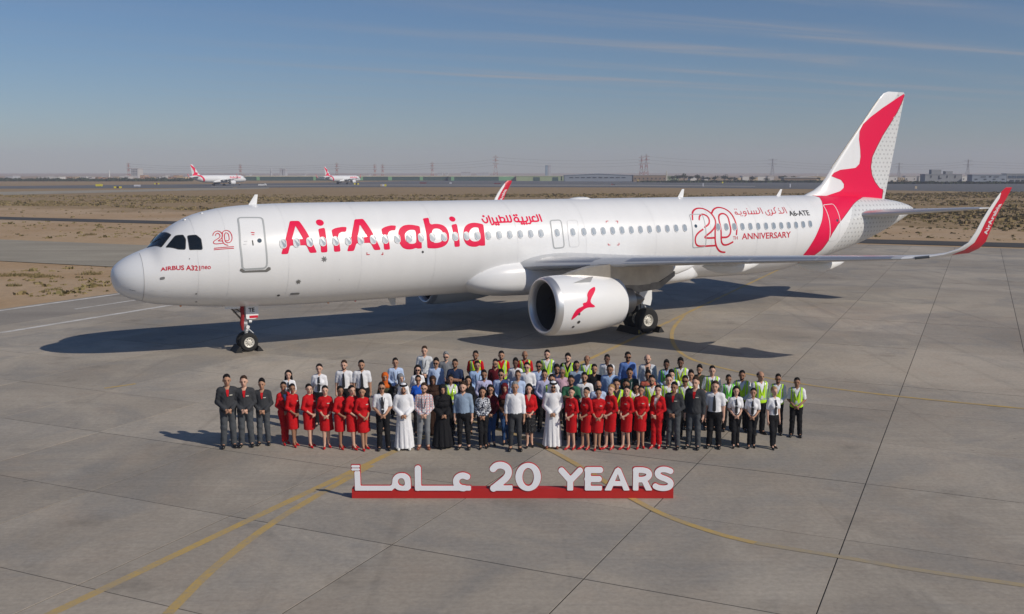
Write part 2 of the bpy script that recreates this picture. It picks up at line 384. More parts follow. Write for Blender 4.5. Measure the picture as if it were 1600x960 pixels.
# white edge lines of the apron shoulder
for u0, w in ((-46.5, .38), (-40.0, .34)):
    sheet('white_edge_line', [UV(u0, -30), UV(u0+w, -30), UV(u0+w, VT if u0 < -42 else 60), UV(u0, VT if u0 < -42 else 60)], M_WLINE, .006)
sheet('white_edge_line', [UV(-43.4, 38.5), UV(-43.2, 38.5), UV(-43.2, 46), UV(-43.4, 46)], M_WLINE, -.003)
# the apron: every slab a piece with real joints
PITCH_S = 3.97; U0, V0 = -2.08, 16.12
def apron():
    base = sheet('apron', [UV(UL, -30), UV(90, -30), UV(90, VT), UV(UL, VT)], M_JOINT, -.007)
    w = PITCH_S-.024; b = .002; h = .05
    V = []
    for z, s in ((-h, 0), (-b, 0), (0, b)):
        q = w/2-s; V += [(-q, -q, z), (q, -q, z), (q, q, z), (-q, q, z)]
    F = [(8, 9, 10, 11)] + [(i, (i+1) % 4, 4+(i+1) % 4, 4+i) for i in range(4)] + [(4+i, 4+(i+1) % 4, 8+(i+1) % 4, 8+i) for i in range(4)]
    me = mkmesh('slab', V, F, False); me.materials.append(M_CONC)
    cells = []
    for i in range(-10, 24):
        for j in range(-12, 24):
            uc = U0+(i+.5)*PITCH_S; vc = V0+(j+.5)*PITCH_S
            if uc-2 < UL-.2 or vc+2 > VT+1.2: continue
            x, y, _ = UV(uc, vc)
            vis = y > 8 and abs(x) < .53*y+4
            cells.append((0 if vis else 1, y, uc, vc))
    cells.sort(); rest = MB()
    rg = random.Random(3)
    for n, (hid, y, uc, vc) in enumerate(cells):
        dz = rg.uniform(-.003, .003); x, y, _ = UV(uc, vc)
        if n < 300:
            o = bpy.data.objects.new('concrete_slab', me); COL.objects.link(o); o.parent = base; o.location = (x, y, dz); o.rotation_euler = (0, 0, -GA)
        else:
            c, s = math.cos(-GA), math.sin(-GA)
            rest.add([(x+c*p[0]-s*p[1], y+s*p[0]+c*p[1], p[2]+dz) for p in V], F)
    # the narrower run of slabs along the left edge
    tag(rest.build('concrete_slabs', M_CONC, base, False), 'farther concrete slabs of the apron', kind='stuff')
    return base
apron()
def stripe(path, w, m, name='yellow_line', z=.004, closed=False):
    P = chaikin(path, 3, False) if len(path) > 2 else np.array(path, float); L_, R_ = [], []
    for i in range(len(P)):
        d = P[min(i+1, len(P)-1)]-P[max(i-1, 0)]; d = d/np.hypot(*d); n = np.array([-d[1], d[0]])*w/2; L_.append(P[i]+n); R_.append(P[i]-n)
    V = [(*p, z) for p in L_]+[(*p, z) for p in R_]; k = len(P); F = [(k+i, k+i+1, i+1, i) for i in range(k-1)]
    return tag(obj(name, mkmesh(name, V, F, False), m), kind='structure')
g2 = lambda L: [G(u, v)[:2] for u, v in L]
stripe([UV(-13.45, 2)[:2], UV(-13.45, 107)[:2]], .20, M_YLINE)
stripe(g2([(262, 960), (330, 890), (420, 820), (500, 772), (555, 745)])[:-1]+[np.array(UV(-13.3, 20.5)[:2])], .19, M_YLINE, z=.0075)
stripe([UV(-13.4, 25.6)[:2], UV(-11.6, 24.9)[:2]]+g2([(855, 700), (925, 740), (1020, 800), (1120, 835), (1180, 849)]), .17, M_YLINE, z=.0075)
stripe(g2([(1181, 849), (1240, 859), (1300, 868), (1440, 893), (1600, 915)])+[UV(14, 19.3)[:2]], .17, mat_paint('worn_yellow_paint', (.43, .33, .17), 2.0), z=.0075)
stripe([UV(-13.4, 50)[:2]]+g2([(1045, 520), (1060, 555), (1120, 575), (1280, 607), (1600, 640)])+[UV(18, 34)[:2]], .17, M_YLINE, z=.0075)
stripe(g2([(163, 607), (212, 600)]), .15, M_YLINE)

# scrub: a mass of low desert bushes nobody could count
def bush_mass(name, pts, seed, sz=(.35, 1.0), nq=9):
    r = np.random.default_rng(seed); n = len(pts); s = r.uniform(*sz, n)*r.choice([.7, 1, 1.35], n)
    V = np.zeros((n, nq, 4, 3), np.float32); a = r.uniform(0, 2*np.pi, (n, nq)); rad = r.uniform(0, .75, (n, nq))*s[:, None]
    c = np.stack([pts[:, 0, None]+np.cos(a)*rad, pts[:, 1, None]+np.sin(a)*rad, np.zeros((n, nq))], -1)
    yaw = r.uniform(0, np.pi, (n, nq)); w = r.uniform(.25, .5, (n, nq))*s[:, None]; h = r.uniform(.28, .62, (n, nq))*s[:, None]*(1-.4*rad/s[:, None]); lean = r.normal(0, .35, (n, nq, 2))
    dx = np.stack([np.cos(yaw)*w, np.sin(yaw)*w, np.zeros_like(w)], -1); up = np.stack([lean[..., 0]*h, lean[..., 1]*h, h], -1)
    V[:, :, 0] = c-dx*.7; V[:, :, 1] = c+dx*.7; V[:, :, 2] = c+dx*r.uniform(.2, 1, (n, nq, 1))+up; V[:, :, 3] = c-dx*r.uniform(.2, 1, (n, nq, 1))+up*r.uniform(.7, 1.1, (n, nq, 1))
    V[..., 2] += pts[:, 2, None, None]-.05
    return mesh_np(name, V.reshape(-1, 3), np.arange(n*nq*4).reshape(-1, 4))
def mat_scrub(name, c1, c2, c3):
    m, nt, N, L, b = nodes_of(name, .9); k = NB(nt); n1 = k.noise(.35, 3, .6); n2 = k.noise(2.2, 3, .7); b.inputs['Specular IOR Level'].default_value = .1
    L.new(k.mix(k.ramp(n2, .4, .65), k.mix(k.ramp(n1, .4, .6), c1, c2), c3), b.inputs['Base Color']); return m
M_SCRUB = mat_scrub('dry_scrub', (.150, .130, .052), (.225, .170, .082), (.29, .215, .110))
M_TUFT = mat_scrub('dry_grass', (.16, .14, .06), (.23, .185, .085), (.30, .235, .12))
def scatter(n, dens, seed):
    r = np.random.default_rng(seed); out = []
    while len(out) < n:
        y = r.uniform(120, 385, 4000)**1; x = r.uniform(-.58, .58, 4000)*y; v = x*EV[0]+y*EV[1]; u = x*EU[0]+y*EU[1]
        nz = np.sin(x*.045+1.3)*np.sin(y*.06+.4)+.6*np.sin(x*.13+2)*np.sin(y*.17)+.4*np.sin(x*.41)*np.sin(y*.37+1)
        near = 150+8*np.sin(x*.05); ok = (v > near) & (y < 318+.12*(x+170)*(x > -170)+.35*np.clip(x, 0, 400)*.3) & (nz+r.normal(0, .32, 4000) > dens) & (r.uniform(0, 1, 4000) < (.45+.55*y/385))
        out += list(np.stack([x, y], 1)[ok])
    P = np.array(out[:n]); h = .25*(np.sin(P[:, 0]*.11+P[:, 1]*.07)*np.sin(P[:, 1]*.09-P[:, 0]*.05)+.6*np.sin(P[:, 0]*.31+1)*np.sin(P[:, 1]*.27))
    return np.column_stack([P, np.where(P[:, 1] < 330, h*.6-.06, -.06)])
tag(obj('desert_scrub', bush_mass('desert_scrub', scatter(11000, .0, 1), 2, (.3, .85), 8), M_SCRUB), 'brown green desert scrub covering the sand beyond the road', 'scrub', kind='stuff')
tag(obj('dry_grass', bush_mass('dry_grass', scatter(8000, -.8, 5), 6, (.2, .55), 6), M_TUFT), 'sparse straw coloured grass between the desert bushes', 'grass', kind='stuff')
# thinner tufts on the near sand, left of the nose
def near_tufts():
    r = np.random.default_rng(11); P = []
    while len(P) < 420:
        u, v = r.uniform(0, 470), r.uniform(326, 372)
        p = G(u, v); vv = p[0]*EV[0]+p[1]*EV[1]
        if 78 < vv < 108 or 119 < vv < 150:
            if r.uniform() < (.9 if vv < 108 else .35): P.append((p[0], p[1], -.05))
    for _ in range(90):
        u, v = r.uniform(0, 175), r.uniform(416, 462); p = G(u, v)
        if p[0]*EU[0]+p[1]*EU[1] < -48: P.append((p[0], p[1], -.05))
    while len(P) < 760:
        u, v = r.uniform(1330, 1640), r.uniform(355, 377); p = G(u, v); vv = p[0]*EV[0]+p[1]*EV[1]
        if 119 < vv < 152 and r.uniform() < .12+.5*(vv > 138): P.append((p[0], p[1], -.05))
        elif r.uniform() < .01: P.append((p[0]*1.4, p[1]*1.4, -.05))
    return np.array(P)
tag(obj('grass_tufts', bush_mass('grass_tufts', near_tufts(), 12, (.12, .42), 9), M_TUFT), 'scattered dry tufts on the bare sand strips', 'grass', kind='stuff')
def tussock(u, v, w, h, m, label, flat=.5, n=130, seed=0):
    r = np.random.default_rng(seed); p = G(u, v); V = np.zeros((n, 4, 3)); a = r.uniform(0, 2*np.pi, n); rad = np.sqrt(r.uniform(0, 1, n))
    c = np.stack([np.cos(a)*rad*w/2, np.sin(a)*rad*w/2*flat, np.zeros(n)], -1); yw = r.uniform(0, np.pi, n); t = np.stack([np.cos(yw), np.sin(yw), 0*yw], -1)*r.uniform(.015, .05, (n, 1))
    up = np.stack([r.normal(0, .22, n)+c[:, 0]*.5/w, r.normal(0, .22, n), np.ones(n)], -1)*(h*r.uniform(.4, 1, n)*(1-.45*rad))[:, None]
    V[:, 0] = c-t; V[:, 1] = c+t; V[:, 2] = c+up+t*.2; V[:, 3] = c+up-t*.2
    return tag(obj('grass_tussock', mesh_np('grass_tussock', V.reshape(-1, 3), np.arange(n*4).reshape(-1, 4)), m, loc=(p[0], p[1], -.06)), label, 'grass tussock', 'grass tussocks on the sand left of the nose', 'stuff' if flat < .5 else None)
tussock(142, 428, 1.6, .42, M_TUFT, 'tall pale grass tussock on the sand closest to the nose cone', seed=1)
tussock(22, 430, 3.4, .3, M_SCRUB, 'wide flat green weed patch on the sand at the left edge', .35, 420, 2)
tussock(70, 432, 2.4, .26, M_SCRUB, 'low green weed patch right of the wide one at the left edge', .4, 260, 3)
tussock(22, 446, 1.0, .28, M_TUFT, 'small yellowish tussock below the green weed patches', seed=4)
tussock(88, 452, .8, .2, M_TUFT, 'small dry tussock near the white edge line', seed=5)
tussock(141, 367, 1.5, .4, M_SCRUB, 'green bushy tussock on the sand between road and taxiway', .6, 160, 6)
# ------------------------------------------------------------------ the airliner (local frame: x aft from the nose, y to starboard, z up)
AC_LOC = np.array([-15.16, 37.98, 0.]); AC_YAW = RD(29.4765)
cy_, sy_ = math.cos(AC_YAW), math.sin(AC_YAW)
def to_ac(p): p = np.asarray(p)-AC_LOC; return np.array([p[0]*cy_+p[1]*sy_, -p[0]*sy_+p[1]*cy_, p[2]])
def dir_ac(d): return np.array([d[0]*cy_+d[1]*sy_, -d[0]*sy_+d[1]*cy_, d[2]])
FX = [0, .05, .2, .6, 1.0, 1.4, 1.75, 2.4, 3.25, 4.5, 5.7, 7.5, 20, 31, 33, 35, 37, 39, 41, 42.6, 43.5, 44.15, 44.42]
F_TOP = pchip(FX, [3.26, 3.50, 3.71, 3.99, 4.17, 4.33, 4.71, 5.21, 5.59, 5.83, 5.91, 5.94, 5.94, 5.94, 5.94, 5.94, 5.93, 5.88, 5.76, 5.60, 5.45, 5.27, 5.15])
F_BOT = pchip(FX, [3.26, 3.00, 2.69, 2.42, 2.28, 2.17, 2.11, 2.03, 1.94, 1.85, 1.80, 1.76, 1.84, 1.80, 1.88, 2.13, 2.52, 2.98, 3.55, 4.12, 4.48, 4.78, 4.95])
F_W = pchip(FX, [.01, .27, .56, .93, 1.15, 1.32, 1.44, 1.61, 1.78, 1.92, 1.97, 1.99, 1.99, 1.99, 1.97, 1.88, 1.70, 1.42, 1.06, .72, .50, .32, .16])
F_ZC = pchip(FX, [3.26, 3.26, 3.24, 3.24, 3.27, 3.31, 3.37, 3.47, 3.6, 3.74, 3.80, 3.83, 3.83, 3.83, 3.85, 3.96, 4.15, 4.38, 4.63, 4.84, 4.94, 5.02, 5.05])
RA = 2.05
def fus(x, th, side=-1, off=0.):
    x = np.asarray(x, float); th = np.asarray(th, float)
    def P(x, th):
        t, b, w, c = F_TOP(x), F_BOT(x), F_W(x), F_ZC(x); ct = np.cos(th); h = np.where(ct > 0, t-c, c-b)
        return np.stack([x, side*w*np.sin(th), c+h*ct], -1)
    p = P(x, th)
    if off:
        e = 1e-3; a = P(x+e, th)-P(x-e, th); b = P(x, th+e)-P(x, th-e); n = np.cross(a, b); n /= np.linalg.norm(n, axis=-1, keepdims=True)+1e-12
        c = np.stack([x, 0*x, F_ZC(x)], -1); sgn = np.sign(((p-c)*n).sum(-1, keepdims=True)); p = p+n*sgn*off
    return p
def fmap(P2, off, side=-1): P2 = np.asarray(P2); return fus(P2[:, 0], math.pi/2-P2[:, 1]/RA, side, off)
def hit(u, v):
    """pixel -> (x, arc) on the port skin of the fuselage"""
    o = to_ac(CAMP); d = dir_ac(ray(u, v)); t = np.linspace(20, 120, 4001); P = o+d*t[:, None]
    x = np.clip(P[:, 0], 0.001, 44.4); z = P[:, 2]-F_ZC(x); h = np.where(z > 0, F_TOP(x)-F_ZC(x), F_ZC(x)-F_BOT(x))
    g = (P[:, 1]/F_W(x))**2+(z/h)**2-1+1e3*((P[:, 0] < 0) | (P[:, 0] > 44.4))
    k = np.argmax(g < 0) if (g < 0).any() else np.argmin(g)
    th = math.atan2(-P[k, 1]/F_W(x[k]), z[k]/h[k]); return np.array([x[k], (math.pi/2-th)*RA])
def hits(L, ox=0, oy=0, s=1.): return [hit(ox+a/s, oy+b/s) for a, b in L]
def round_poly(P, r=.12, n=3):
    P = np.array(P, float); out = []
    for a, b, c in zip(np.roll(P, 1, 0), P, np.roll(P, -1, 0)):
        ra = min(r/np.hypot(*(a-b)), .5); rc = min(r/np.hypot(*(c-b)), .5)
        p, q = b+(a-b)*ra, b+(c-b)*rc
        for t in np.linspace(0, 1, n+2): out.append((1-t)**2*p+2*t*(1-t)*b+t*t*q)
    return np.array(out)
def decal(name, fn, bb, res, m, parent, off=.008, side=-1, mapper=None):
    V2, F = fill2d(fn, bb, res); V = (mapper or fmap)(V2, off, side)
    me = mkmesh(name, V, F, True); o = obj(name, me, m, parent); return o

M_WHITE = mat('aircraft_white', (.80, .80, .80), .34, coat=.25, var=.03, vscale=.6)
M_GREYP = mat('aircraft_grey', (.52, .53, .54), .32, coat=.3, var=.05, vscale=.8)
M_RED = mat('livery_red', (.78, .004, .066), .52, coat=.0, spec=.22)
M_REDD = mat('livery_dark_red', (.36, .004, .025), .32, coat=.5)
M_REDTXT = mat('lettering_red', (.60, .010, .035), .35)
M_METAL = mat('bare_metal', (.66, .66, .66), .38, .75, var=.06, vscale=1.5)
M_DMETAL = mat('dark_metal', (.20, .19, .18), .42, 1., var=.2, vscale=3)
M_BRONZE = mat('pylon_metal', (.42, .38, .33), .38, .9, var=.12, vscale=2)
M_GLASSD = mat('cockpit_glass', (.010, .014, .018), .06, spec=.6)
M_PANE = mat('cabin_pane', (.25, .30, .36), .30, var=.08, vscale=30)
M_FRAMEW = mat('window_frame_white', (.74, .75, .76), .4)
M_SEAL = mat('door_seal_grey', (.40, .415, .42), .5)
M_LINE = mat('panel_line_grey', (.46, .46, .46), .6)
M_BLACKP = mat('black_print', (.012, .012, .014), .5)
M_TYRE = mat('tyre_rubber', (.014, .014, .014), .82, bump=.2, bscale=30, var=.2)
M_RIM = mat('wheel_rim', (.66, .63, .56), .42, .1, var=.06, vscale=10)
M_STRUT = mat('gear_paint', (.55, .56, .57), .4, .2, var=.1, vscale=8)
M_DARK = mat('engine_dark', (.012, .012, .013), .55, .3)
M_ORANGE = mat('beacon_orange', (.75, .22, .02), .3)
def mat_dotted(name, x0, z0, k, zmin):
    m = bpy.data.materials.new(name); m.use_nodes = True; nt = m.node_tree; N = nt.nodes; L = nt.links; b = N['Principled BSDF']
    b.inputs['Roughness'].default_value = .34; b.inputs['Coat Weight'].default_value = .25; b.inputs['Coat Roughness'].default_value = .08
    tc = N.new('ShaderNodeTexCoord'); s = N.new('ShaderNodeSeparateXYZ'); L.new(tc.outputs['Object'], s.inputs[0])
    def mt(op, a, b_=0.):
        n = N.new('ShaderNodeMath'); n.operation = op
        for i, q in enumerate((a, b_)):
            if isinstance(q, (int, float)): n.inputs[i].default_value = q
            else: L.new(q, n.inputs[i])
        return n.outputs[0]
    z = mt('MAXIMUM', mt('SUBTRACT', s.outputs[2], z0), zmin)
    zone = mt('GREATER_THAN', mt('SUBTRACT', s.outputs[0], mt('MULTIPLY', z, k)), x0)
    row = mt('MULTIPLY', s.outputs[2], 4.2); par = mt('MULTIPLY', mt('FLOORED_MODULO', mt('FLOOR', row), 2.), .5)
    fx = mt('SUBTRACT', mt('FRACT', mt('ADD', mt('MULTIPLY', s.outputs[0], 3.0), par)), .5); fz = mt('SUBTRACT', mt('FRACT', row), .5)
    dot = mt('LESS_THAN', mt('ADD', mt('MULTIPLY', fx, fx), mt('MULTIPLY', fz, fz)), .05)
    mx = N.new('ShaderNodeMix'); mx.data_type = 'RGBA'; c = [q for q in mx.inputs if q.type == 'RGBA']; c[0].default_value = (.80, .80, .80, 1); c[1].default_value = (.66, .665, .66, 1); L.new(zone, mx.inputs[0])
    mx2 = N.new('ShaderNodeMix'); mx2.data_type = 'RGBA'; c2 = [q for q in mx2.inputs if q.type == 'RGBA']; c2[1].default_value = (.47, .47, .47, 1)
    L.new([q for q in mx.outputs if q.type == 'RGBA'][0], c2[0]); L.new(mt('MULTIPLY', dot, zone), mx2.inputs[0])
    mp = N.new('ShaderNodeMapping'); mp.inputs['Scale'].default_value = (2.2, .3, .35); L.new(tc.outputs['Object'], mp.inputs[0]); gn = N.new('ShaderNodeTexNoise'); gn.inputs['Scale'].default_value = 1.; gn.inputs['Detail'].default_value = 6; L.new(mp.outputs[0], gn.inputs['Vector'])
    gr = N.new('ShaderNodeMapRange'); gr.inputs['From Min'].default_value = .35; gr.inputs['From Max'].default_value = .7; gr.inputs['To Min'].default_value = 1.01; gr.inputs['To Max'].default_value = .975; L.new(gn.outputs[0], gr.inputs['Value'])
    hv = N.new('ShaderNodeHueSaturation'); L.new(gr.outputs[0], hv.inputs['Value']); L.new([q for q in mx2.outputs if q.type == 'RGBA'][0], hv.inputs['Color']); L.new(hv.outputs[0], b.inputs['Base Color'])
    return m
M_FUS = mat_dotted('fuselage_paint', 36.3, 2.7, .72, -1.)
M_FIN = mat_dotted('fin_paint', 39.7, 7.4, .72, 0.)

plane = empty('airliner', AC_LOC, AC_YAW)
tag(plane, 'large white and crimson passenger jet parked across the apron behind the people', 'airplane')

def fuselage_part(name, xs, m, nth=64, cap_end=False):
    rings = []
    for x in xs:
        a = np.linspace(0, 2*np.pi, nth, endpoint=False); th = np.where(a <= np.pi, a, 2*np.pi-a); p = fus(np.full(nth, x), th, 1); p[:, 1] = np.where(a <= np.pi, -p[:, 1], p[:, 1]); rings.append([tuple(q) for q in p])
    b = MB(); b.loft(rings, True); return b.build(name, m, plane, True, 60)
radome = fuselage_part('radome', [.002, .012, .03, .06, .1, .16, .24, .34, .46, .6, .75, .9, 1.02], mat('radome_paint', (.76, .77, .785), .34, coat=.25))
body = fuselage_part('fuselage', [1.02, 1.1, 1.2, 1.3, 1.4, 1.5, 1.6, 1.7, 1.8, 1.95, 2.1, 2.3, 2.5, 2.8, 3.1, 3.5, 4, 4.5, 5, 5.7, 6.5, 7.5] + list(np.arange(9, 31, 2.)) + list(np.arange(31, 44.2, .5)) + [44.25, 44.36, 44.42], M_FUS)
b = MB(); b.lathe([(0, .14), (.06, .15), (.1, .11), (.02, .09)], (44.38, 0, 5.05), n=20); b.build('tail_exhaust', M_DMETAL, plane)
# seam of the radome and long skin laps
def line_decal(name, pts, w, m, parent=None, off=.005, side=-1, res=.03): return decal(name, d_stroke(pts, w), pbb([pts], w), res, m, parent or body, off, side)
line_decal('seam', [(1.02, a) for a in np.linspace(-2.6, 2.6, 12)], .02, M_LINE)
line_decal('seam', [(1.05, -1.0)]+[(x, -1.06) for x in np.linspace(2, 14.4, 8)], .016, M_LINE, res=.04)
for x in (2.9, 4.0, 6.3, 9.3, 12.6, 16.6, 20.2, 24.2, 27.6, 30.6, 33.4): line_decal('seam', [(x, a) for a in np.linspace(-1.6, 2.9, 10)], .012, mat('seam_pale', (.735, .735, .735), .5), res=.03)
# cockpit panes, port and starboard
Z1 = (160, 290, 3.5556)
for P in ([(247, 346), (302, 281), (380, 278), (329, 344)], [(354, 344), (405, 281), (446, 279), (461, 302), (459, 356), (424, 355)], [(474, 281), (519, 279), (546, 300), (554, 356), (486, 357)]):
    H = hits(P, *Z1)
    for sd in (-1, 1):
        rp = round_poly(H, .04); decal('cockpit_window', d_grow(d_poly(rp), .025), pbb([rp], .08), .03, mat('window_gasket', (.06, .06, .06), .5), body, .006, sd)
        decal('cockpit_pane', d_poly(rp), pbb([rp]), .03, M_GLASSD, body, .011, sd)
b = MB()
for q in (-1, 1): b.tube([(1.52, q*.12, 4.5), (1.78, q*.52, 4.70)], .012, 6)
b.build('wiper', M_BLACKP, plane)
# doors
def door(name, px, org, w=.05, m=M_SEAL, win=None, rad=.13, label=None, panel=None):
    H = hits(px, *org); rp = round_poly(H, rad); pn = decal(name, d_poly(rp), pbb([rp]), .06, panel or M_WHITE, body, .004)
    decal('door_seal', d_stroke(np.vstack([rp, rp[:1]]), w), pbb([rp], w), .022, m, pn, .009)
    if label: pn['label'] = label
    if win is not None:
        h = hit(*win); decal('door_window', lambda X, Y: np.hypot(X-h[0], Y-h[1])-.085, (h[0]-.1, h[0]+.1, h[1]-.1, h[1]+.1), .02, mat('door_pane', (.05, .08, .11), .15), pn, .012)
    return pn
d1 = door('door', [(752, 180), (888, 180), (903, 300), (915, 440), (905, 460), (778, 466), (765, 330)], Z1, .07, win=(405.3, 376.5), label='front passenger door with grey outline')
h1 = hits([(766, 462), (775, 461), (790, 473), (905, 468), (920, 452), (934, 455), (934, 468), (915, 480), (780, 484), (763, 474)], *Z1)
decal('door_sill', d_poly(h1), pbb([h1]), .03, mat('sill_grey', (.16, .155, .145), .5), body, .012)
def mark(px, org, w, m, nm='placard', parent=None): H = hits(px, *org); return line_decal(nm, H, w, m, parent, .011, res=max(.008, w/2.2))
Z6 = (320, 350, 12.)
mark([(893, 318), (905, 400)], Z6, .045, M_BLACKP, 'door_handle', d1)
mark([(870, 170), (925, 170)], Z6, .04, M_REDTXT, 'placard', d1); mark([(880, 208), (925, 208)], Z6, .03, M_REDTXT, 'placard', d1)
mark([(735, 335), (795, 328)], Z6, .015, M_LINE, 'placard', d1); mark([(720, 388), (780, 382)], Z6, .015, M_LINE, 'placard', d1)
Z3 = (740, 290, 3.84)
door('door', [(457, 212), (522, 208), (534, 290), (542, 372), (480, 378), (470, 300)], Z3, .06, label='narrow door above the wing root')
door('emergency_exit', [(558, 212), (620, 210), (628, 290), (632, 368), (574, 370), (566, 290)], Z3, .022, mat('seal_pale', (.60, .60, .60), .5))
Zd3 = (1070, 315, 10.667)
door('door', [(70, 220), (286, 216), (330, 360), (350, 560), (342, 755), (128, 774), (126, 520), (105, 340)], Zd3, .045, win=(1087, 353.6), label='door under the big 20 lettering')
Zd4 = (1050, 300, 5.714)
door('door', [(1347, 118), (1436, 110), (1476, 170), (1500, 255), (1494, 350), (1472, 430), (1398, 442), (1410, 320), (1388, 200)], Zd4, .05, mat('seal_white', (.72, .72, .72), .4), win=(1307.9, 344.8), label='rear door inside the crimson band', panel=M_FUS)
# cabin windows
def arcof(x): return float(np.interp(x, [6.1, 17, 27, 34.3], [hit(442, 381)[1], hit(810, 366)[1], hit(1121.8, 354.5)[1], hit(1266, 350)[1]]))
def window_meshes():
    def rr(w, h, r, n=4):
        P = []
        for cx, cz, a0 in ((w/2-r, h/2-r, 0), (-w/2+r, h/2-r, 90), (-w/2+r, -h/2+r, 180), (w/2-r, -h/2+r, 270)):
            for i in range(n+1): a = RD(a0+90*i/n); P.append((cx+r*math.cos(a), cz+r*math.sin(a)))
        return P
    o_, i_ = rr(.275, .40, .135), rr(.225, .345, .108); n = len(o_)
    bow = lambda z: -(z*z)/(2*RA)
    rings = [[(x, y, z+bow(y)) for x, y in o_] for z in ()]
    V = [(x, y, bow(y)) for x, y in o_]+[(x*.97, y*.98, .012+bow(y)) for x, y in o_]+[(x, y, .010+bow(y)) for x, y in i_]+[(x, y, .0+bow(y)) for x, y in i_]
    F = []
    for k in range(3): F += [(k*n+i, k*n+(i+1) % n, (k+1)*n+(i+1) % n, (k+1)*n+i) for i in range(n)]
    fr = mkmesh('window', V, F, True, 40); fr.materials.append(M_FRAMEW)
    pn = mkmesh('pane', [(x, y, .003+bow(y)) for x, y in i_], [tuple(range(n))], False); pn.materials.append(M_PANE); return fr, pn
WF, WP = window_meshes()
def put_window(x, arc=None):
    arc = arcof(x) if arc is None else arc; th = math.pi/2-arc/RA
    p = fus(np.array([x]), np.array([th]), -1, .013)[0]; q = fus(np.array([x]), np.array([th]), -1, 1.013)[0]; n = Vector(q-p).normalized()
    up = Vector(fus(np.array([x]), np.array([th-.02]), -1)[0]-fus(np.array([x]), np.array([th]), -1)[0]).normalized(); xa = up.cross(n).normalized()
    M = Matrix((xa, up, n)).transposed().to_4x4(); M.translation = Vector(p)
    o = obj('window', WF, None, body); o.matrix_local = M; c = obj('pane', WP, None, o)
xs1 = [6.11+.533*k for k in range(23)]
xa, xb = hit(912.4, 362)[0], hit(1070, 356.5)[0]; n2 = round((xb-xa)/.533)
xc, xd = hit(1121.8, 354)[0], hit(1266, 350)[0]; n3 = round((xd-xc)/.533)
for x in xs1+[xa+(xb-xa)*i/n2 for i in range(n2+1)]+[xc+(xd-xc)*i/n3 for i in range(n3+1)]+[hit(870.2, 363)[0], hit(895, 362)[0]]: put_window(x)

# ---- lettering
AIR = {
 'A': ([(150, 255), (215, 255), (343, 480), (293, 483), (266, 428), (152, 430), (137, 490), (87, 492)], [(190, 290), (245, 384), (164, 386)], 0),
 'i': ([(352, 312), (398, 303), (418, 477), (372, 480)], None, 0),
 'r': ([(447, 320), (475, 305), (520, 297), (556, 298), (550, 333), (520, 332), (499, 345), (496, 370), (511, 472), (466, 475)], None, 0),
 'A2': ([(612, 243), (672, 241), (800, 460), (752, 463), (725, 410), (625, 414), (607, 468), (558, 471)], [(648, 280), (703, 368), (634, 371)], 0),
 'r2': ([(803, 312), (830, 297), (870, 287), (908, 288), (902, 322), (875, 322), (854, 333), (850, 360), (866, 458), (822, 460)], None, 0),
 'a': ([(1076, 293), (1040, 284), (1000, 281), (955, 288), (925, 320), (921, 370), (933, 420), (965, 455), (1020, 458), (1054, 445), (1056, 452), (1093, 450), (1092, 446), (1077, 300)], [(1000, 317), (1043, 318), (1047, 330), (1054, 398), (1046, 414), (1010, 420), (975, 400), (968, 345)], 1),
 'b': ([(1100, 241), (1100, 238), (1138, 231), (1141, 235), (1150, 284), (1190, 273), (1250, 283), (1285, 330), (1288, 385), (1265, 430), (1210, 450), (1150, 450), (1132, 447), (1131, 440)], [(1160, 315), (1205, 305), (1240, 325), (1248, 370), (1235, 402), (1200, 412), (1168, 409)], 1),
 'i2': ([(1303, 283), (1340, 275), (1363, 437), (1325, 440)], None, 0),
 'a2': ([(1530, 280), (1490, 270), (1460, 267), (1420, 275), (1392, 305), (1385, 360), (1398, 410), (1430, 436), (1480, 440), (1506, 428), (1508, 432), (1545, 430), (1544, 426), (1531, 285)], [(1455, 300), (1495, 302), (1499, 310), (1507, 383), (1498, 398), (1460, 402), (1433, 385), (1428, 330)], 1)}
Z2 = (420, 290, 4.5706)
def title(side=-1):
    fs = []; allp = []
    for k, (o_, h_, sm) in AIR.items():
        P = np.array(hits(o_, *Z2)); P = chaikin(P, 2) if sm else round_poly(P, .05, 1)
        f = d_poly(P); allp.append(P)
        if h_ is not None:
            Q = np.array(hits(h_, *Z2)); Q = chaikin(Q, 2) if sm else Q; f = d_diff(f, d_poly(Q))
        fs.append(f)
    for (cx, cy), rx in (((364, 267), .145), ((1310, 241), .13)):
        c = hit(Z2[0]+cx/Z2[2], Z2[1]+cy/Z2[2]); fs.append((lambda c, r: lambda X, Y: np.hypot((X-c[0])*.95, Y-c[1])-r)(c, rx*1.05)); allp.append([c-.15, c+.15])
    return d_union(fs), pbb(allp)
f_, bb_ = title(); decal('lettering', f_, bb_, .035, M_RED, body, .006)
def strokes(name, S, org, w, m, dots=(), dr=None, off=.007, res=None, sm=2, side=-1):
    fs = []; allp = []
    for s in S: P = chaikin(np.array(hits(s, *org)), sm, False) if len(s) > 2 else np.array(hits(s, *org)); fs.append(d_stroke(P, w)); allp.append(P)
    for d in dots: c = hit(org[0]+d[0]/org[2], org[1]+d[1]/org[2]); fs.append((lambda c: lambda X, Y: np.abs(X-c[0])+np.abs(Y-c[1])-(dr or w*.75))(c)); allp.append([c])
    return decal(name, d_union(fs), pbb(allp, w), res or w/3., m, body, off, side)
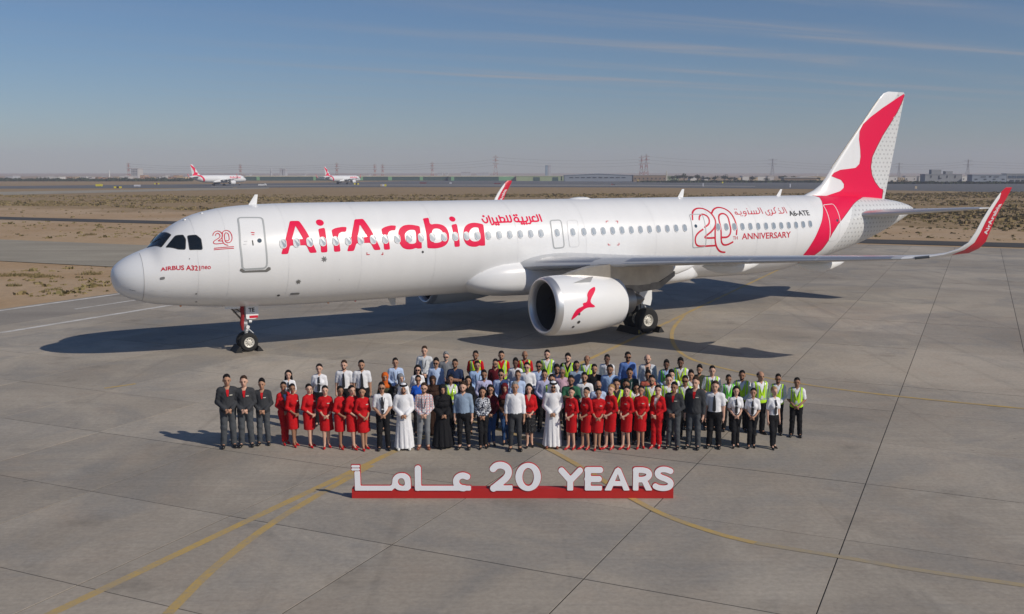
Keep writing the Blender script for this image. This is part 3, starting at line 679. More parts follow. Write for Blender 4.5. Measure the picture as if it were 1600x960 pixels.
strokes('lettering', [[(1415, 160), (1470, 310)], [(1355, 165), (1402, 275), (1395, 305), (1340, 311), (1240, 311)], [(1322, 212), (1285, 198), (1252, 225), (1262, 270), (1300, 310), (1340, 311)], [(1188, 208), (1215, 280), (1227, 335), (1212, 358), (1178, 358)], [(1130, 208), (1165, 316), (960, 320)], [(1025, 213), (1057, 318)],
  [(960, 320), (940, 245), (898, 215), (858, 232), (848, 280), (885, 315), (925, 320), (955, 300)], [(745, 178), (800, 322), (720, 325)], [(668, 183), (718, 312), (690, 326), (560, 330)], [(500, 183), (548, 328)], [(522, 232), (575, 220), (620, 240), (638, 285), (615, 325), (555, 330)], [(443, 232), (480, 332)], [(560, 330), (395, 336)], [(343, 233), (378, 310), (386, 355), (372, 382), (338, 384)], [(262, 188), (320, 345)], [(122, 262), (145, 312), (190, 345), (235, 335), (248, 300), (222, 232)]],
  (745, 325, 14.545), .078, M_RED, [(1022, 362), (1076, 362), (1132, 360), (845, 172), (897, 170), (438, 381), (494, 378), (150, 192)], .075)
strokes('lettering', [[(128, 305), (120, 215), (135, 160), (190, 118), (265, 112), (345, 135), (430, 195), (490, 275), (516, 360), (492, 440), (440, 505), (370, 560), (318, 606), (400, 612), (495, 605)],
  [(238, 305), (240, 250), (275, 215), (335, 222), (390, 265), (412, 330), (395, 385), (330, 432)], [(298, 468), (230, 515), (180, 575), (165, 650), (185, 725), (240, 748), (330, 745), (505, 735)],
  [(450, 192), (470, 140), (530, 104), (600, 104), (690, 135), (765, 195), (820, 285), (850, 370), (864, 450), (858, 550)],
  [(795, 676), (720, 718), (655, 730), (612, 695), (600, 620), (602, 520), (592, 410), (562, 310), (562, 235), (610, 200), (670, 212), (720, 265), (742, 360), (764, 470), (755, 545), (710, 598), (615, 600)],
  [(505, 430), (500, 550), (505, 680), (535, 780), (590, 840), (665, 846)]], (1070, 315, 10.667), .088, M_REDTXT)
strokes('lettering', [[(965, 105), (1022, 212)], [(935, 110), (985, 212), (880, 215)], [(870, 155), (908, 178), (922, 213)], [(808, 108), (778, 140), (840, 213), (750, 216)], [(740, 150), (772, 220), (755, 248), (733, 250)], [(638, 190), (655, 235), (695, 252), (722, 238), (712, 200), (672, 175), (705, 155)],
  [(540, 115), (592, 218)], [(500, 120), (558, 221), (380, 224)], [(470, 165), (487, 221)], [(428, 170), (443, 222)], [(383, 172), (398, 224), (335, 226)], [(318, 165), (340, 226)], [(245, 188), (272, 178), (297, 210), (290, 255), (268, 264)], [(245, 188), (243, 220), (295, 222)], [(193, 182), (218, 230), (140, 232)], [(140, 232), (128, 195), (100, 186), (94, 212), (118, 231), (140, 228)]],
  (1140, 315, 11.43), .046, M_REDTXT, [(870, 128), (303, 135), (200, 258), (232, 258), (90, 140), (120, 140)], .04, res=.02)
strokes('lettering', [[(150, 225), (162, 175), (215, 140), (275, 142), (325, 185), (335, 240), (300, 290), (235, 328), (330, 322)], [(200, 225), (212, 188), (250, 180), (288, 215), (280, 262), (215, 300), (160, 335), (165, 375), (220, 380), (335, 366)],
  [(325, 172), (360, 135), (415, 125), (470, 150), (505, 210), (514, 285), (490, 340), (435, 362), (385, 340), (368, 270), (366, 195), (400, 170), (440, 190), (452, 240), (460, 295), (440, 320), (385, 322)], [(332, 180), (322, 250), (330, 335), (370, 390), (435, 404)], [(175, 462), (540, 430)], [(175, 487), (540, 462)]],
  (320, 350, 12.), .03, M_REDTXT, res=.014)
def text_on_skin(name, txt, bl, br, tl, m, bold=0., off=.010):
    V, F = text2d(txt, 1., bold); a, b, c = hit(*bl), hit(*br), hit(*tl); x0, x1 = V[:, 0].min(), V[:, 0].max(); y1 = V[:, 1].max()
    P = a+np.outer((V[:, 0]-x0)/(x1-x0), b-a)+np.outer(V[:, 1]/y1, np.array([0, (c-a)[1]])); return obj(name, mkmesh(name, fmap(P, off), F, False), m, body)
text_on_skin('lettering', 'ANNIVERSARY', (1158.8, 374.2), (1235.3, 371), (1163, 364.6), M_REDTXT, .012)
text_on_skin('lettering', 'TH', (1145.2, 374.8), (1152.4, 374.5), (1145.2, 369.6), M_REDTXT)
text_on_skin('registration', 'A6-ATE', (1234, 337.6), (1265.5, 336.6), (1233.8, 329.6), M_BLACKP, .02)
text_on_skin('lettering', 'AIRBUS A321', (250.9, 424), (313, 422.8), (254, 417.6), M_REDTXT, .022)
text_on_skin('lettering', 'neo', (315, 420.6), (329.4, 420.4), (315.5, 415.4), M_REDTXT, .008)
# small hatches, ports and placards
for u, v, w, h, mm in ((253.5, 435, .17, .17, mat('hatch_grey', (.20, .20, .20), .5)), (460.5, 458.8, .38, .12, mat('hatch_grey', (.2, .2, .2), .5))):
    c = hit(u, v); rp = round_poly([c+(-w/2, -h/2), c+(w/2, -h/2), c+(w/2, h/2), c+(-w/2, h/2)], .05); decal('hatch', d_poly(rp), pbb([rp]), .025, mm, body, .008)
def star(u, v, r=.10):
    c = hit(u, v); fs = [d_stroke([c, c+r*np.array([math.cos(a), math.sin(a)])], .04) for a in np.linspace(0, 2*np.pi, 8)[:-1]]
    decal('static_port', d_union(fs+[lambda X, Y: np.hypot(X-c[0], Y-c[1])-r*.55]), (c[0]-.2, c[0]+.2, c[1]-.2, c[1]+.2), .02, mat('port_grey', (.22, .22, .21), .4, .4), body, .008)
star(506.5, 405.2); star(466, 440, .09)
for u, v, r in ((660.5, 394, .05), (435, 461.5, .06), (306.5, 459, .035), (306.5, 471.5, .04), (296, 405, .02), (530, 437, .015)):
    c = hit(u, v); decal('port', lambda X, Y: np.hypot(X-c[0], Y-c[1])-r, (c[0]-r-.02, c[0]+r+.02, c[1]-r-.02, c[1]+r+.02), .015, mat('port_dark', (.05, .05, .05), .4), body, .008)
for P in ([(573, 395), (573, 398), (577, 398)], [(596, 398), (598, 398), (598, 395)], [(947, 348), (947, 346), (950, 346)], [(962, 346), (965, 346), (965, 349)], [(950, 381), (950, 383), (953, 383)], [(964, 383), (967, 383), (967, 380)]): mark(P, (0, 0, 1), .03, M_REDTXT)
mark([(1060, 402.5), (1063.5, 402.5)], (0, 0, 1), .05, M_ORANGE, 'light')
c = hit(207, 453.5); line_decal('pitot_probe', [c-(.1, -.01), c+(.1, -.02)], .03, M_BLACKP, radome)
def blade(x, h, c0, c1, top=True, lean=.28, m=M_WHITE, zfun=None):
    z = (F_TOP(x)-.02) if top else (F_BOT(x)+.02); s = 1 if top else -1; b = MB(); rg = []
    for t in (0, .5, 1): cc = c0+(c1-c0)*t; xx = x+lean*t*(1 if top else .6); rg.append([(xx, 0, z+s*h*t), (xx+cc*.4, -.035*(1-.5*t), z+s*h*t), (xx+cc, 0, z+s*h*t), (xx+cc*.4, .035*(1-.5*t), z+s*h*t)])
    b.loft(rg); return b.build('antenna', m, body, True, 30)
blade(5.3, .42, .34, .12); blade(27.0, .42, .36, .14); blade(33.7, .36, .3, .14); blade(11.2, .34, .4, .2, False, .3, M_GREYP); blade(24.5, .4, .36, .14, False)
for x in (2.75, 3.4): b = MB(); b.lathe([(0, .06), (.03, .05), (.04, .0)], (x, -.3, F_TOP(x)-.04), (0, 0, 1), 10); b.build('antenna', M_WHITE, body)
b = MB()
for t, w, h in ((0, .02, .0), (.15, .16, .07), (.4, .22, .1), (.75, .2, .09), (1, .02, .0)): pass
b.loft([[(20.5+t*1.3, w*math.cos(a), 5.90+h*math.sin(a)) for a in np.linspace(0, 2*np.pi, 12, endpoint=False)] for t, w, h in ((0, .02, .02), (.12, .2, .08), (.4, .28, .12), (.75, .26, .11), (1, .03, .02))]); b.build('antenna_fairing', M_WHITE, body)
for x in (8.5, 9.7, 2.5): b = MB(); b.lathe([(0, .05), (.05, .045), (.08, .0)], (x, -.1, F_BOT(x)+.03), (0, 0, -1), 8); b.build('beacon', M_ORANGE if x < 9 else M_REDTXT, body)

# ---- wings
XI = [(1-math.cos(math.pi*k/14))/2 for k in range(15)]
def yt(x): return 5*(.2969*math.sqrt(max(x, 0))-.126*x-.3516*x*x+.2843*x**3-.1036*x**4)
def sec(st, side, xi, up, off=0.):
    y, xle, c, z, t, ph = st; ph = RD(ph); h = c*t*yt(xi)*(1 if up else -.82)+c*.018*4*xi*(1-xi)+(off if up else -off)
    return (xle+c*xi - off*(1 if xi < .02 else 0), side*y-side*h*math.sin(ph), z+h*math.cos(ph))
WS = [(1.0, 16.1, 7.0, 3.00, .135, 0), (2.2, 16.8, 6.25, 3.06, .135, 0), (4.3, 17.89, 5.1, 3.22, .125, 0), (6.4, 18.98, 4.12, 3.40, .115, 0), (9, 20.34, 3.45, 3.60, .11, 0), (12, 21.9, 2.7, 3.82, .105, 0), (14.5, 23.2, 2.08, 4.0, .10, 2),
      (16.2, 24.08, 1.68, 4.13, .10, 5), (16.8, 24.58, 1.52, 4.20, .10, 14), (17.2, 25.04, 1.36, 4.32, .10, 30), (17.46, 25.46, 1.14, 4.50, .10, 48), (17.62, 25.78, .94, 4.74, .10, 64), (17.73, 25.98, .78, 5.10, .095, 76), (17.80, 26.18, .69, 5.5, .09, 80), (17.85, 26.46, .62, 5.9, .09, 82), (17.89, 26.78, .56, 6.28, .09, 83), (17.91, 26.98, .49, 6.48, .085, 83), (17.93, 27.22, .33, 6.65, .07, 83)]
def ring(st, side): return [sec(st, side, x, True) for x in XI[::-1]]+[sec(st, side, x, False) for x in XI[1:-1]]
def lerp_st(S, y): 
    for a, b in zip(S[:-1], S[1:]):
        if a[0] <= y <= b[0]: t = (y-a[0])/(b[0]-a[0]); return tuple(p+(q-p)*t for p, q in zip(a, b))
def shell(name, S, side, x0, x1, m, parent, off=.004, faces='ul', n=6, xfun=None):
    b = MB(); rg = []
    for i, st in enumerate(S):
        a0 = xfun(i) if xfun else x0
        if faces == 'ul' and a0 <= 0: xs = [(x, True) for x in np.linspace(x1, 0, n)**1]+[(x, False) for x in np.linspace(0, x1, n)[1:]]
        elif faces == 'u': xs = [(x, True) for x in np.linspace(a0, x1, n)]
        else: xs = [(x, False) for x in np.linspace(a0, x1, n)]
        rg.append([sec(st, side, float(x), u, off) for x, u in xs])
    b.loft(rg, False, False); return b.build(name, m, parent, True, 60)
def wing(side):
    b = MB(); b.loft([ring(s, side) for s in WS[:8]], True); w = b.build('wing', M_GREYP, plane, True, 50)
    b = MB(); b.loft([ring(s, side) for s in WS[7:]], True); sk = b.build('sharklet', M_WHITE, plane, True, 50)
    for y0, y1 in ((2.6, 5.1), (6.5, 8.85), (8.9, 11.2), (11.25, 13.5), (13.55, 15.9)):
        ys = [y0]+[s[0] for s in WS if y0 < s[0] < y1]+[y1]; shell('slat', [lerp_st(WS, y) for y in ys], side, 0, .13, M_METAL, w, .006)
    for y0, y1, nm in ((2.4, 6.3, 'flap'), (6.4, 13.0, 'flap'), (13.1, 15.9, 'aileron')):
        ys = [y0]+[s[0] for s in WS if y0 < s[0] < y1]+[y1]
        for f in 'ul': shell(nm, [lerp_st(WS, y) for y in ys], side, .72, .995, mat('flap_grey', (.58, .585, .59), .35), w, .004, f)
    def flip(k):      # paint starts at the leading edge near the tip, behind a pale band lower down
        return [.30, .30, .32, .32, .32, .32, .30, 0.001, .0005][k]
    for f in 'ul':
        p_ = shell('sharklet_paint', WS[9:], side, 0, 1., M_REDTXT, sk, .005, f, 8, flip)
    # word running up the outward-facing (port) or inward-facing (starboard) skin
    V, F = text2d('AirArabia', 1., .02); V = V-[V[:, 0].min(), 0]; sx = 1.25/V[:, 0].max(); out = []
    SS = WS[12:17]; z0, z1 = 5.0, 6.25
    for x, y in V:
        zz = z0+x*sx*.86; k = [q for q in SS]; st = None
        for a, c in zip(WS[10:-1], WS[11:]):
            if a[3] <= zz <= c[3]: t = (zz-a[3])/(c[3]-a[3]); st = tuple(p+(q-p)*t for p, q in zip(a, c))
        xi = .86-(y*sx*.95)/st[2]; out.append(sec(st, side, xi, side > 0, .010))
    obj('lettering', mkmesh('lettering', out, F, False), M_FRAMEW, sk)
    b = MB(); b.tube([sec(lerp_st(WS, 16.55), side, .0, True), sec(lerp_st(WS, 16.9), side, .0, True)], [.05, .05], 8); b.build('wing_light', mat('lamp_glass', (.10, .11, .12), .1), w)
    for y, L, r in ((5.0, 3.6, .30), (8.6, 3.2, .27), (12.4, 2.7, .22)):
        st = lerp_st(WS, y); xt = st[1]+st[2]; z = st[3]-.10*st[2]*.5; b = MB(); rg = []
        for t, k, dz in ((0, .05, .05), (.1, .5, 0), (.25, .85, -.05), (.5, 1, -.1), (.7, .85, -.07), (.88, .5, 0), (1, .06, .06)):
            xx = xt-L*.70+L*t; rg.append([(xx, side*y+r*.55*k*math.cos(a), z-.05+dz+r*k*math.sin(a)*(1. if math.sin(a) < 0 else .8)) for a in np.linspace(0, 2*np.pi, 14, endpoint=False)])
        b.loft(rg); b.build('flap_fairing', M_WHITE, w, True, 60)
    return w
for sd in (-1, 1): wing(sd)
# belly fairing
b = MB(); rg = []
for x, w, t, bt in (*[(14.25+2.3*t, 1.1+1.16*math.sqrt(1-(1-t)**2), 2.42+1.02*math.sqrt(1-(1-t)**2), 2.40-.76*math.sqrt(1-(1-t)**2)) for t in (0, .01, .03, .07, .13, .22, .35, .5, .7, .9)], (17.5, 2.30, 3.5, 1.62), (19.5, 2.32, 3.52, 1.60), (22, 2.32, 3.5, 1.60), (24, 2.2, 3.38, 1.62), (25.5, 2.0, 3.15, 1.66), (26.8, 1.6, 2.8, 1.74), (27.6, 1.0, 2.4, 1.84)):
    z = (t+bt)/2; h = (t-bt)/2; ring_ = []
    for a in np.linspace(0, 2*np.pi, 40, endpoint=False):
        ca, sa = math.cos(a), math.sin(a); ring_.append((x, w*abs(ca)**.62*(1 if ca > 0 else -1), z+h*abs(sa)**.72*(1 if sa > 0 else -1)))
    rg.append(ring_)
b.loft(rg); fairing = b.build('belly_fairing', M_WHITE, plane, True, 60)

# ---- fin and tailplane
FZ = [5.3, 5.75, 6.0, 6.2, 6.5, 6.9, 7.4, 8.5, 10, 11.3, 11.62, 11.74]; 
f_le = pchip(FZ, [34.9, 35.3, 35.9, 36.45, 36.95, 37.35, 37.75, 38.74, 40.1, 41.28, 41.62, 42.0]); f_te = pchip(FZ, [42.05, 42.14, 42.2, 42.24, 42.3, 42.39, 42.5, 42.74, 43.06, 43.33, 43.40, 43.3])
def fin_h(x, z): le, te = f_le(z), f_te(z); c = te-le; xi = np.clip((x-le)/c, 0, 1); t = .105*np.clip((c-1)/5, .35, 1); return c*t*5*(.2969*np.sqrt(xi)-.126*xi-.3516*xi**2+.2843*xi**3-.1036*xi**4)*np.clip((11.78-z)/.1, .2, 1)
def fin_loft(name, x0, x1, m, parent, off=0.):
    b = MB(); rg = []
    for z in FZ:
        le, te = float(f_le(z)), float(f_te(z)); xs = [le+(te-le)*(x0+(x1-x0)*q) for q in XI]
        rg.append([(x, -float(fin_h(x, z))-off, z) for x in xs]+[(x, float(fin_h(x, z))+off, z) for x in xs[1:-1][::-1]])
    b.loft(rg); return b.build(name, m, parent, True, 50)
fin = fin_loft('fin', 0, 1, M_FIN, plane); fin_loft('rudder', .70, 1, M_FIN, fin, .004)
line_z = np.linspace(6.3, 11.2, 12)
def finmap(P2, off, side): return np.stack([P2[:, 0], side*(fin_h(P2[:, 0], P2[:, 1])+off), P2[:, 1]], -1)
def finpt(u, v):
    o = to_ac(CAMP); d = dir_ac(ray(u, v)); t = (-.12-o[1])/d[1]; p = o+t*d; return np.array([p[0], p[2]])
Z5 = (1240, 130, 3.2)
RED_FIN = [(563, 52), (530, 71), (450, 124), (392, 168), (354, 204), (335, 240), (329, 280), (332, 330), (332, 370), (325, 405), (305, 424), (270, 429), (230, 434), (202, 448), (188, 465), (205, 474), (230, 485), (243, 505), (240, 524), (220, 540), (180, 553), (128, 570), (128, 600), (443, 600), (450, 533), (430, 525), (405, 495), (388, 460), (382, 420), (390, 370), (415, 320), (445, 265), (485, 205), (520, 150), (545, 100)]
FP = np.array([finpt(Z5[0]+a/Z5[2], Z5[1]+b_/Z5[2]) for a, b_ in RED_FIN])
def fin_clip(f): return lambda X, Y: np.maximum.reduce([f(X, Y), f_le(Y)+.02-X, X-f_te(Y)+.01, F_TOP(X)-.06-Y])
for sd in (-1, 1):
    decal('livery_band', fin_clip(d_poly(FP+[.075, 0])), (34.5, 43.6, 5.5, 11.8), .07, M_REDD, fin, .006, sd, finmap)
    decal('livery_band', fin_clip(d_poly(FP)), (34.5, 43.6, 5.5, 11.8), .045, M_RED, fin, .010, sd, finmap)
b = MB(); b.tube([(float(f_le(z))-.012, 0, z) for z in np.linspace(7.4, 11.3, 10)], .03, 6); b.build('leading_edge', M_DMETAL, fin)
RED_FUS = [(128, 572), (140, 590), (147, 640), (140, 690), (120, 742), (88, 802), (45, 862), (20, 900), (60, 900), (95, 865), (135, 836), (165, 797), (190, 752), (215, 712), (240, 682), (268, 645), (298, 605), (330, 580)]
HF = np.array(hits(RED_FUS, *Z5)); HF = np.vstack([[HF[0][0]-.25, 3.25], HF, [[40.6, 3.25]]]) if True else HF
for sd in (-1, 1):
    decal('livery_band', d_poly(HF+[.07, 0]), pbb([HF], .1), .08, M_REDD, body, .005, sd)
    decal('livery_band', d_poly(HF), pbb([HF], .1), .05, M_RED, body, .009, sd)
TS = [(.4, 38.1, 4.5, 4.76, .11, 0), (1.4, 38.75, 3.9, 4.86, .11, 0), (4, 40.5, 2.6, 5.09, .10, 0), (5.9, 41.75, 1.55, 5.26, .10, 0), (6.2, 42.1, 1.2, 5.29, .08, 0)]
for sd in (-1, 1):
    b = MB(); b.loft([ring(s, sd) for s in TS]); t_ = b.build('tailplane', M_GREYP, plane, True, 50); shell('leading_edge', TS[1:], sd, 0, .09, M_METAL, t_, .005)
    for f in 'ul': shell('elevator', TS[1:4], sd, .70, .995, mat('flap_grey', (.58, .585, .59), .35), t_, .004, f)

# ---- engines
EY, EZ, EX = 5.75, 1.78, 15.55
PROF = [(0.0, 1.10), (.03, 1.145), (.12, 1.185), (.3, 1.215), (.7, 1.235), (1.2, 1.24), (1.8, 1.225), (2.5, 1.16), (3.1, 1.075), (3.62, .985)]
f_r = pchip([p[0] for p in PROF], [p[1] for p in PROF])
def nac_map(P2, off, side): 
    x = P2[:, 0]; r = f_r(x-EX)+off; a = P2[:, 1]/1.2; return np.stack([x, -EY-r*np.cos(a) if side < 0 else EY+r*np.cos(a), EZ+r*np.sin(a)], -1)
def nac_hit(u, v):
    o = to_ac(CAMP); d = dir_ac(ray(u, v)); t = np.linspace(20, 80, 6001); P = o+d*t[:, None]; rr = np.hypot(P[:, 1]+EY, P[:, 2]-EZ)
    g = rr-f_r(P[:, 0]-EX)+1e3*((P[:, 0] < EX) | (P[:, 0] > EX+3.6)); k = np.argmax(g < 0); return np.array([P[k, 0], 1.2*math.atan2(P[k, 2]-EZ, -EY-P[k, 1])])
BIRD = [(797, 235), (801, 265), (786, 302), (762, 345), (753, 378), (766, 400), (801, 420), (790, 435), (742, 433), (702, 445), (660, 480), (620, 520), (565, 562), (574, 530), (600, 480), (630, 446), (665, 431), (690, 418), (676, 402), (690, 390), (718, 386), (727, 350), (720, 310), (740, 270), (770, 246)]
def engine(side):
    o = (EX, side*EY, EZ); e = empty('engine', (0, 0, 0), 0, plane)
    b = MB(); b.lathe([(.30, f_r(.3)+.001)]+[(h, r) for h, r in PROF[::-1] if h <= .3]+[(.01, 1.06), (.06, 1.02), (.16, .985), (.30, .965)], o, n=64); b.build('inlet_lip', M_METAL, e, True, 80)
    b = MB(); b.lathe([(h, r) for h, r in PROF if h >= .3]+[(3.60, .95), (3.0, .93), (2.6, .9)], o, n=64); cowl = b.build('cowl', M_WHITE, e, True, 60)
    b = MB(); b.lathe([(.30, .965), (.6, .95), (1.0, .955), (2.6, .9)], o, n=48); b.build('inlet_duct', mat('duct_grey', (.045, .046, .05), .5), e, True, 60)
    b = MB()
    for k in range(20):
        a = 2*math.pi*k/20; P = []
        for r, w, tw in ((.28, .10, 25), (.6, .13, 40), (.945, .15, 58)):
            for s in (-1, 1):
                da = s*w/r*math.sin(RD(tw)); P.append((o[0]+.98+s*w*math.cos(RD(tw)), o[1]+r*math.cos(a+da), o[2]+r*math.sin(a+da)))
        b.add(P, [(0, 1, 3, 2), (2, 3, 5, 4)])
    b.build('fan_blades', M_DARK, e, True, 60)
    b = MB(); b.lathe([(1.18, .94), (1.18, .1)], o, n=40); b.build('fan_shroud', mat('fan_black', (.004, .004, .004), .8), e)
    b = MB(); b.lathe([(.62, .0), (.70, .09), (.84, .19), (1.0, .28), (1.1, .3)], o, n=24); b.build('spinner', M_DARK, e)
    b = MB(); b.lathe([(2.6, .66), (3.2, .70), (3.8, .66), (4.35, .545), (4.36, .50), (4.0, .48)], o, n=40); b.build('core_cowl', mat('core_metal', (.36, .355, .35), .42, .8, var=.1, vscale=2), e, True, 60)
    b = MB(); b.lathe([(3.8, .42), (4.4, .37), (4.9, .2), (5.15, .03)], o, n=28); b.build('exhaust_cone', M_DMETAL, e)
    for x in (.31, 1.0, 2.05):
        if x < .5: continue
        P = [(EX+x, a) for a in np.linspace(-1.5, 1.6, 16)]; decal('cowl_seam', d_stroke(P, .016), pbb([P], .03), .03, M_LINE, cowl, .004, side, nac_map)
    BP = np.array([nac_hit(800+a/6.154, 410+c/6.154) for a, c in BIRD]); BP = chaikin(BP, 1)
    decal('bird_emblem', d_poly(BP), pbb([BP]), .03, M_RED, cowl, .006, side, nac_map)
    for u, v, r in ((905, 491, .05), (904.3, 503.5, .07), (895.5, 511, .06)):
        c = nac_hit(u, v); decal('drain_port', lambda X, Y: np.hypot(X-c[0], Y-c[1])-r, (c[0]-.1, c[0]+.1, c[1]-.1, c[1]+.1), .02, mat('port_dark', (.05, .05, .05), .4), cowl, .008, side, nac_map)
    b = MB(); a = RD(52); r0 = 1.225; yy = side*(EY+math.cos(a)*r0) if False else side*EY+side*math.cos(a)*r0; zz = EZ+math.sin(a)*r0
    b.loft([[(EX+.95, yy, zz-.02), (EX+.96, yy+side*.01, zz), (EX+.95, yy-side*.01, zz)], [(EX+1.6, yy, zz), (EX+1.62, yy+side*.20, zz+.24), (EX+1.6, yy-side*.02, zz+.01)], [(EX+1.85, yy, zz-.01), (EX+1.86, yy+side*.19, zz+.25), (EX+1.85, yy-side*.02, zz)]]); b.build('strake', M_GREYP, cowl, False)
    b = MB(); rg = []          # pylon
    for x, zt, zb, w in ((16.5, 3.02, 2.95, .05), (17.0, 3.14, 2.8, .15), (17.8, 3.3, 2.6, .22), (19.0, 3.40, 2.5, .24), (20.2, 3.42, 2.42, .24), (21.2, 3.36, 2.45, .18), (22.2, 3.25, 2.85, .05)):
        rg.append([(x, side*EY-w, zb), (x, side*EY+w, zb), (x, side*EY+w*.9, zt), (x, side*EY-w*.9, zt)])
    b.loft(rg); b.build('pylon', M_BRONZE, e, True, 40)
    b = MB(); b.loft([[(x, side*EY-w, zb), (x, side*EY+w, zb), (x, side*EY+w, zt), (x, side*EY-w, zt)] for x, zt, zb, w in ((19.0, 2.5, 2.3, .2), (20.3, 2.46, 2.12, .22), (21.4, 2.5, 2.2, .18), (22.3, 2.9, 2.7, .05))]); b.build('pylon_fairing', M_DMETAL, e, True, 40)
    return e
for sd in (-1, 1): engine(sd)

# ---- landing gear
def wheel(parent, c, r, w, rim_r):
    wh = empty('wheel', c, 0, parent); p = []
    for t in np.linspace(-90, 90, 11): p.append((w/2*math.sin(RD(t))*.98, r-.16*r*(1-math.cos(RD(t)))**1.3))
    b = MB(); b.lathe([(-w*.42, rim_r)]+p+[(w*.42, rim_r)], (0, 0, 0), (0, 1, 0), 40); b.build('tyre', M_TYRE, wh, True, 50)
    for s in (-1, 1):
        b = MB(); b.lathe([(s*w*.40, rim_r+.01), (s*w*.44, rim_r*.97), (s*w*.40, rim_r*.86), (s*w*.30, rim_r*.78), (s*w*.28, rim_r*.5), (s*w*.36, rim_r*.36), (s*w*.46, rim_r*.30), (s*w*.48, rim_r*.12), (s*w*.48, 0.)], (0, 0, 0), (0, 1, 0), 28); b.build('rim', M_RIM, wh, True, 50)
        b = MB()
        for k in range(9): a = 2*math.pi*k/9; b.lathe([(s*w*.285, .022), (s*w*.30, .02), (s*w*.30, 0.)], (math.cos(a)*rim_r*.64, 0, math.sin(a)*rim_r*.64), (0, 1, 0), 8)
        b.build('rim_bolts', M_DARK, wh)
    return wh
ng = empty('nose_gear', (5.07, 0, 0), 0, plane)
for s in (-1, 1): wheel(ng, (0, s*.25, .38), .38, .22, .205)
b = MB(); b.tube([(0, -.22, .38), (0, .22, .38)], .05, 12); b.tube([(0, 0, .36), (-.03, 0, .85)], .065, 14); b.tube([(-.03, 0, .8), (-.12, 0, 2.1)], .10, 16); b.build('strut', M_STRUT, ng)
b = MB(); b.tube([(-.02, -.36, 1.02), (-.02, .36, 1.02)], .055, 12); b.tube([(-.05, -.40, 1.02), (-.05, -.30, 1.02)], .07, 12); b.tube([(-.05, .30, 1.02), (-.05, .40, 1.02)], .07, 12); b.build('steering_actuator', mat('gear_white', (.74, .74, .74), .4), ng)
b = MB(); b.tube([(-.08, 0, 1.15), (-.75, 0, 1.95)], .035, 8); b.tube([(-.1, -.12, 1.5), (-.65, -.2, 1.9)], .025, 8); b.build('drag_brace', M_DMETAL, ng)
b = MB(); b.tube([(.05, 0, .9), (.26, 0, .70), (.06, 0, .45)], .03, 8); b.build('torque_link', M_STRUT, ng)
b = MB(); b.tube([(-.22, -.2, 1.86), (-.2, -.22, 1.5), (-.24, -.22, 1.15), (-.22, -.24, .88)], [.09, .075, .085, .04], 8); b.build('safety_strap', mat('strap_red', (.26, .008, .012), .7), ng)
b = MB(); b.box((-.08, -.02, 1.25), (.16, .26, .3)); b.tube([(.16, -.16, 1.2), (.05, -.16, 1.22)], .07, 12); b.tube([(.12, .16, 1.2), (.04, .16, 1.22)], .07, 12); b.build('gear_lights', M_STRUT, ng)
P2 = round_poly([(-.08, 1.32), (.32, 1.32), (.42, 1.45), (.42, 1.88), (-.1, 1.88)], .08); b = MB(); b.prism([(x, -.30, z) for x, z in P2], (0, .03, 0)); gd = b.build('gear_door', M_WHITE, ng, False)
V, F = text2d('TE', .22, .006); V -= [V[:, 0].mean(), 0]; obj('lettering', mkmesh('lettering', [(x+.17, -.307, y+1.62) for x, y in V], F, False), M_BLACKP, gd)
b = MB(); b.box((.22, -.306, 1.41), (.34, .008, .10)); b.build('placard', M_REDTXT, gd, False)
b = MB(); b.box((-.2, .31, 1.72), (.5, .03, .36)); b.box((-.62, -.33, 1.85), (.6, .03, .12)); b.build('gear_door', M_WHITE, ng, False)
def main_gear(side):
    g = empty('main_gear', (21.97, side*3.795, 0), 0, plane)
    for s in (-1, 1): wheel(g, (0, s*.44, .575), .575, .41, .265)
    b = MB(); b.tube([(0, -.42, .58), (0, .42, .58)], .08, 12); b.tube([(0, 0, .55), (0, 0, 1.25)], .10, 14); b.tube([(0, 0, 1.2), (-.1, side*.1, 2.9)], .15, 16); b.build('strut', M_STRUT, g)
    b = MB(); b.tube([(0, 0, 1.6), (.05, -side*1.5, 2.5)], .06, 8); b.tube([(.1, 0, 1.3), (.38, 0, .95), (.1, 0, .62)], .045, 8); b.tube([(-.1, side*.1, 1.9), (-.5, side*.1, 2.7)], .04, 6); b.build('side_stay', M_STRUT, g)
    b = MB(); P = [(-.28, 1.35), (.3, 1.2), (.38, 1.5), (.34, 2.75), (-.38, 2.75)]; b.prism([(x, side*.30, z) for x, z in P], (0, side*.04, 0)); b.build('gear_door', M_WHITE, g, False)
    b = MB(); b.tube([(-.02, side*.1, .6), (-.12, side*.14, 1.3), (-.08, side*.16, 2.2)], .02, 6); b.tube([(.1, -side*.1, .7), (.14, -side*.12, 1.5)], .018, 6); b.build('brake_hose', M_BLACKP, g)
for sd in (-1, 1): main_gear(sd)
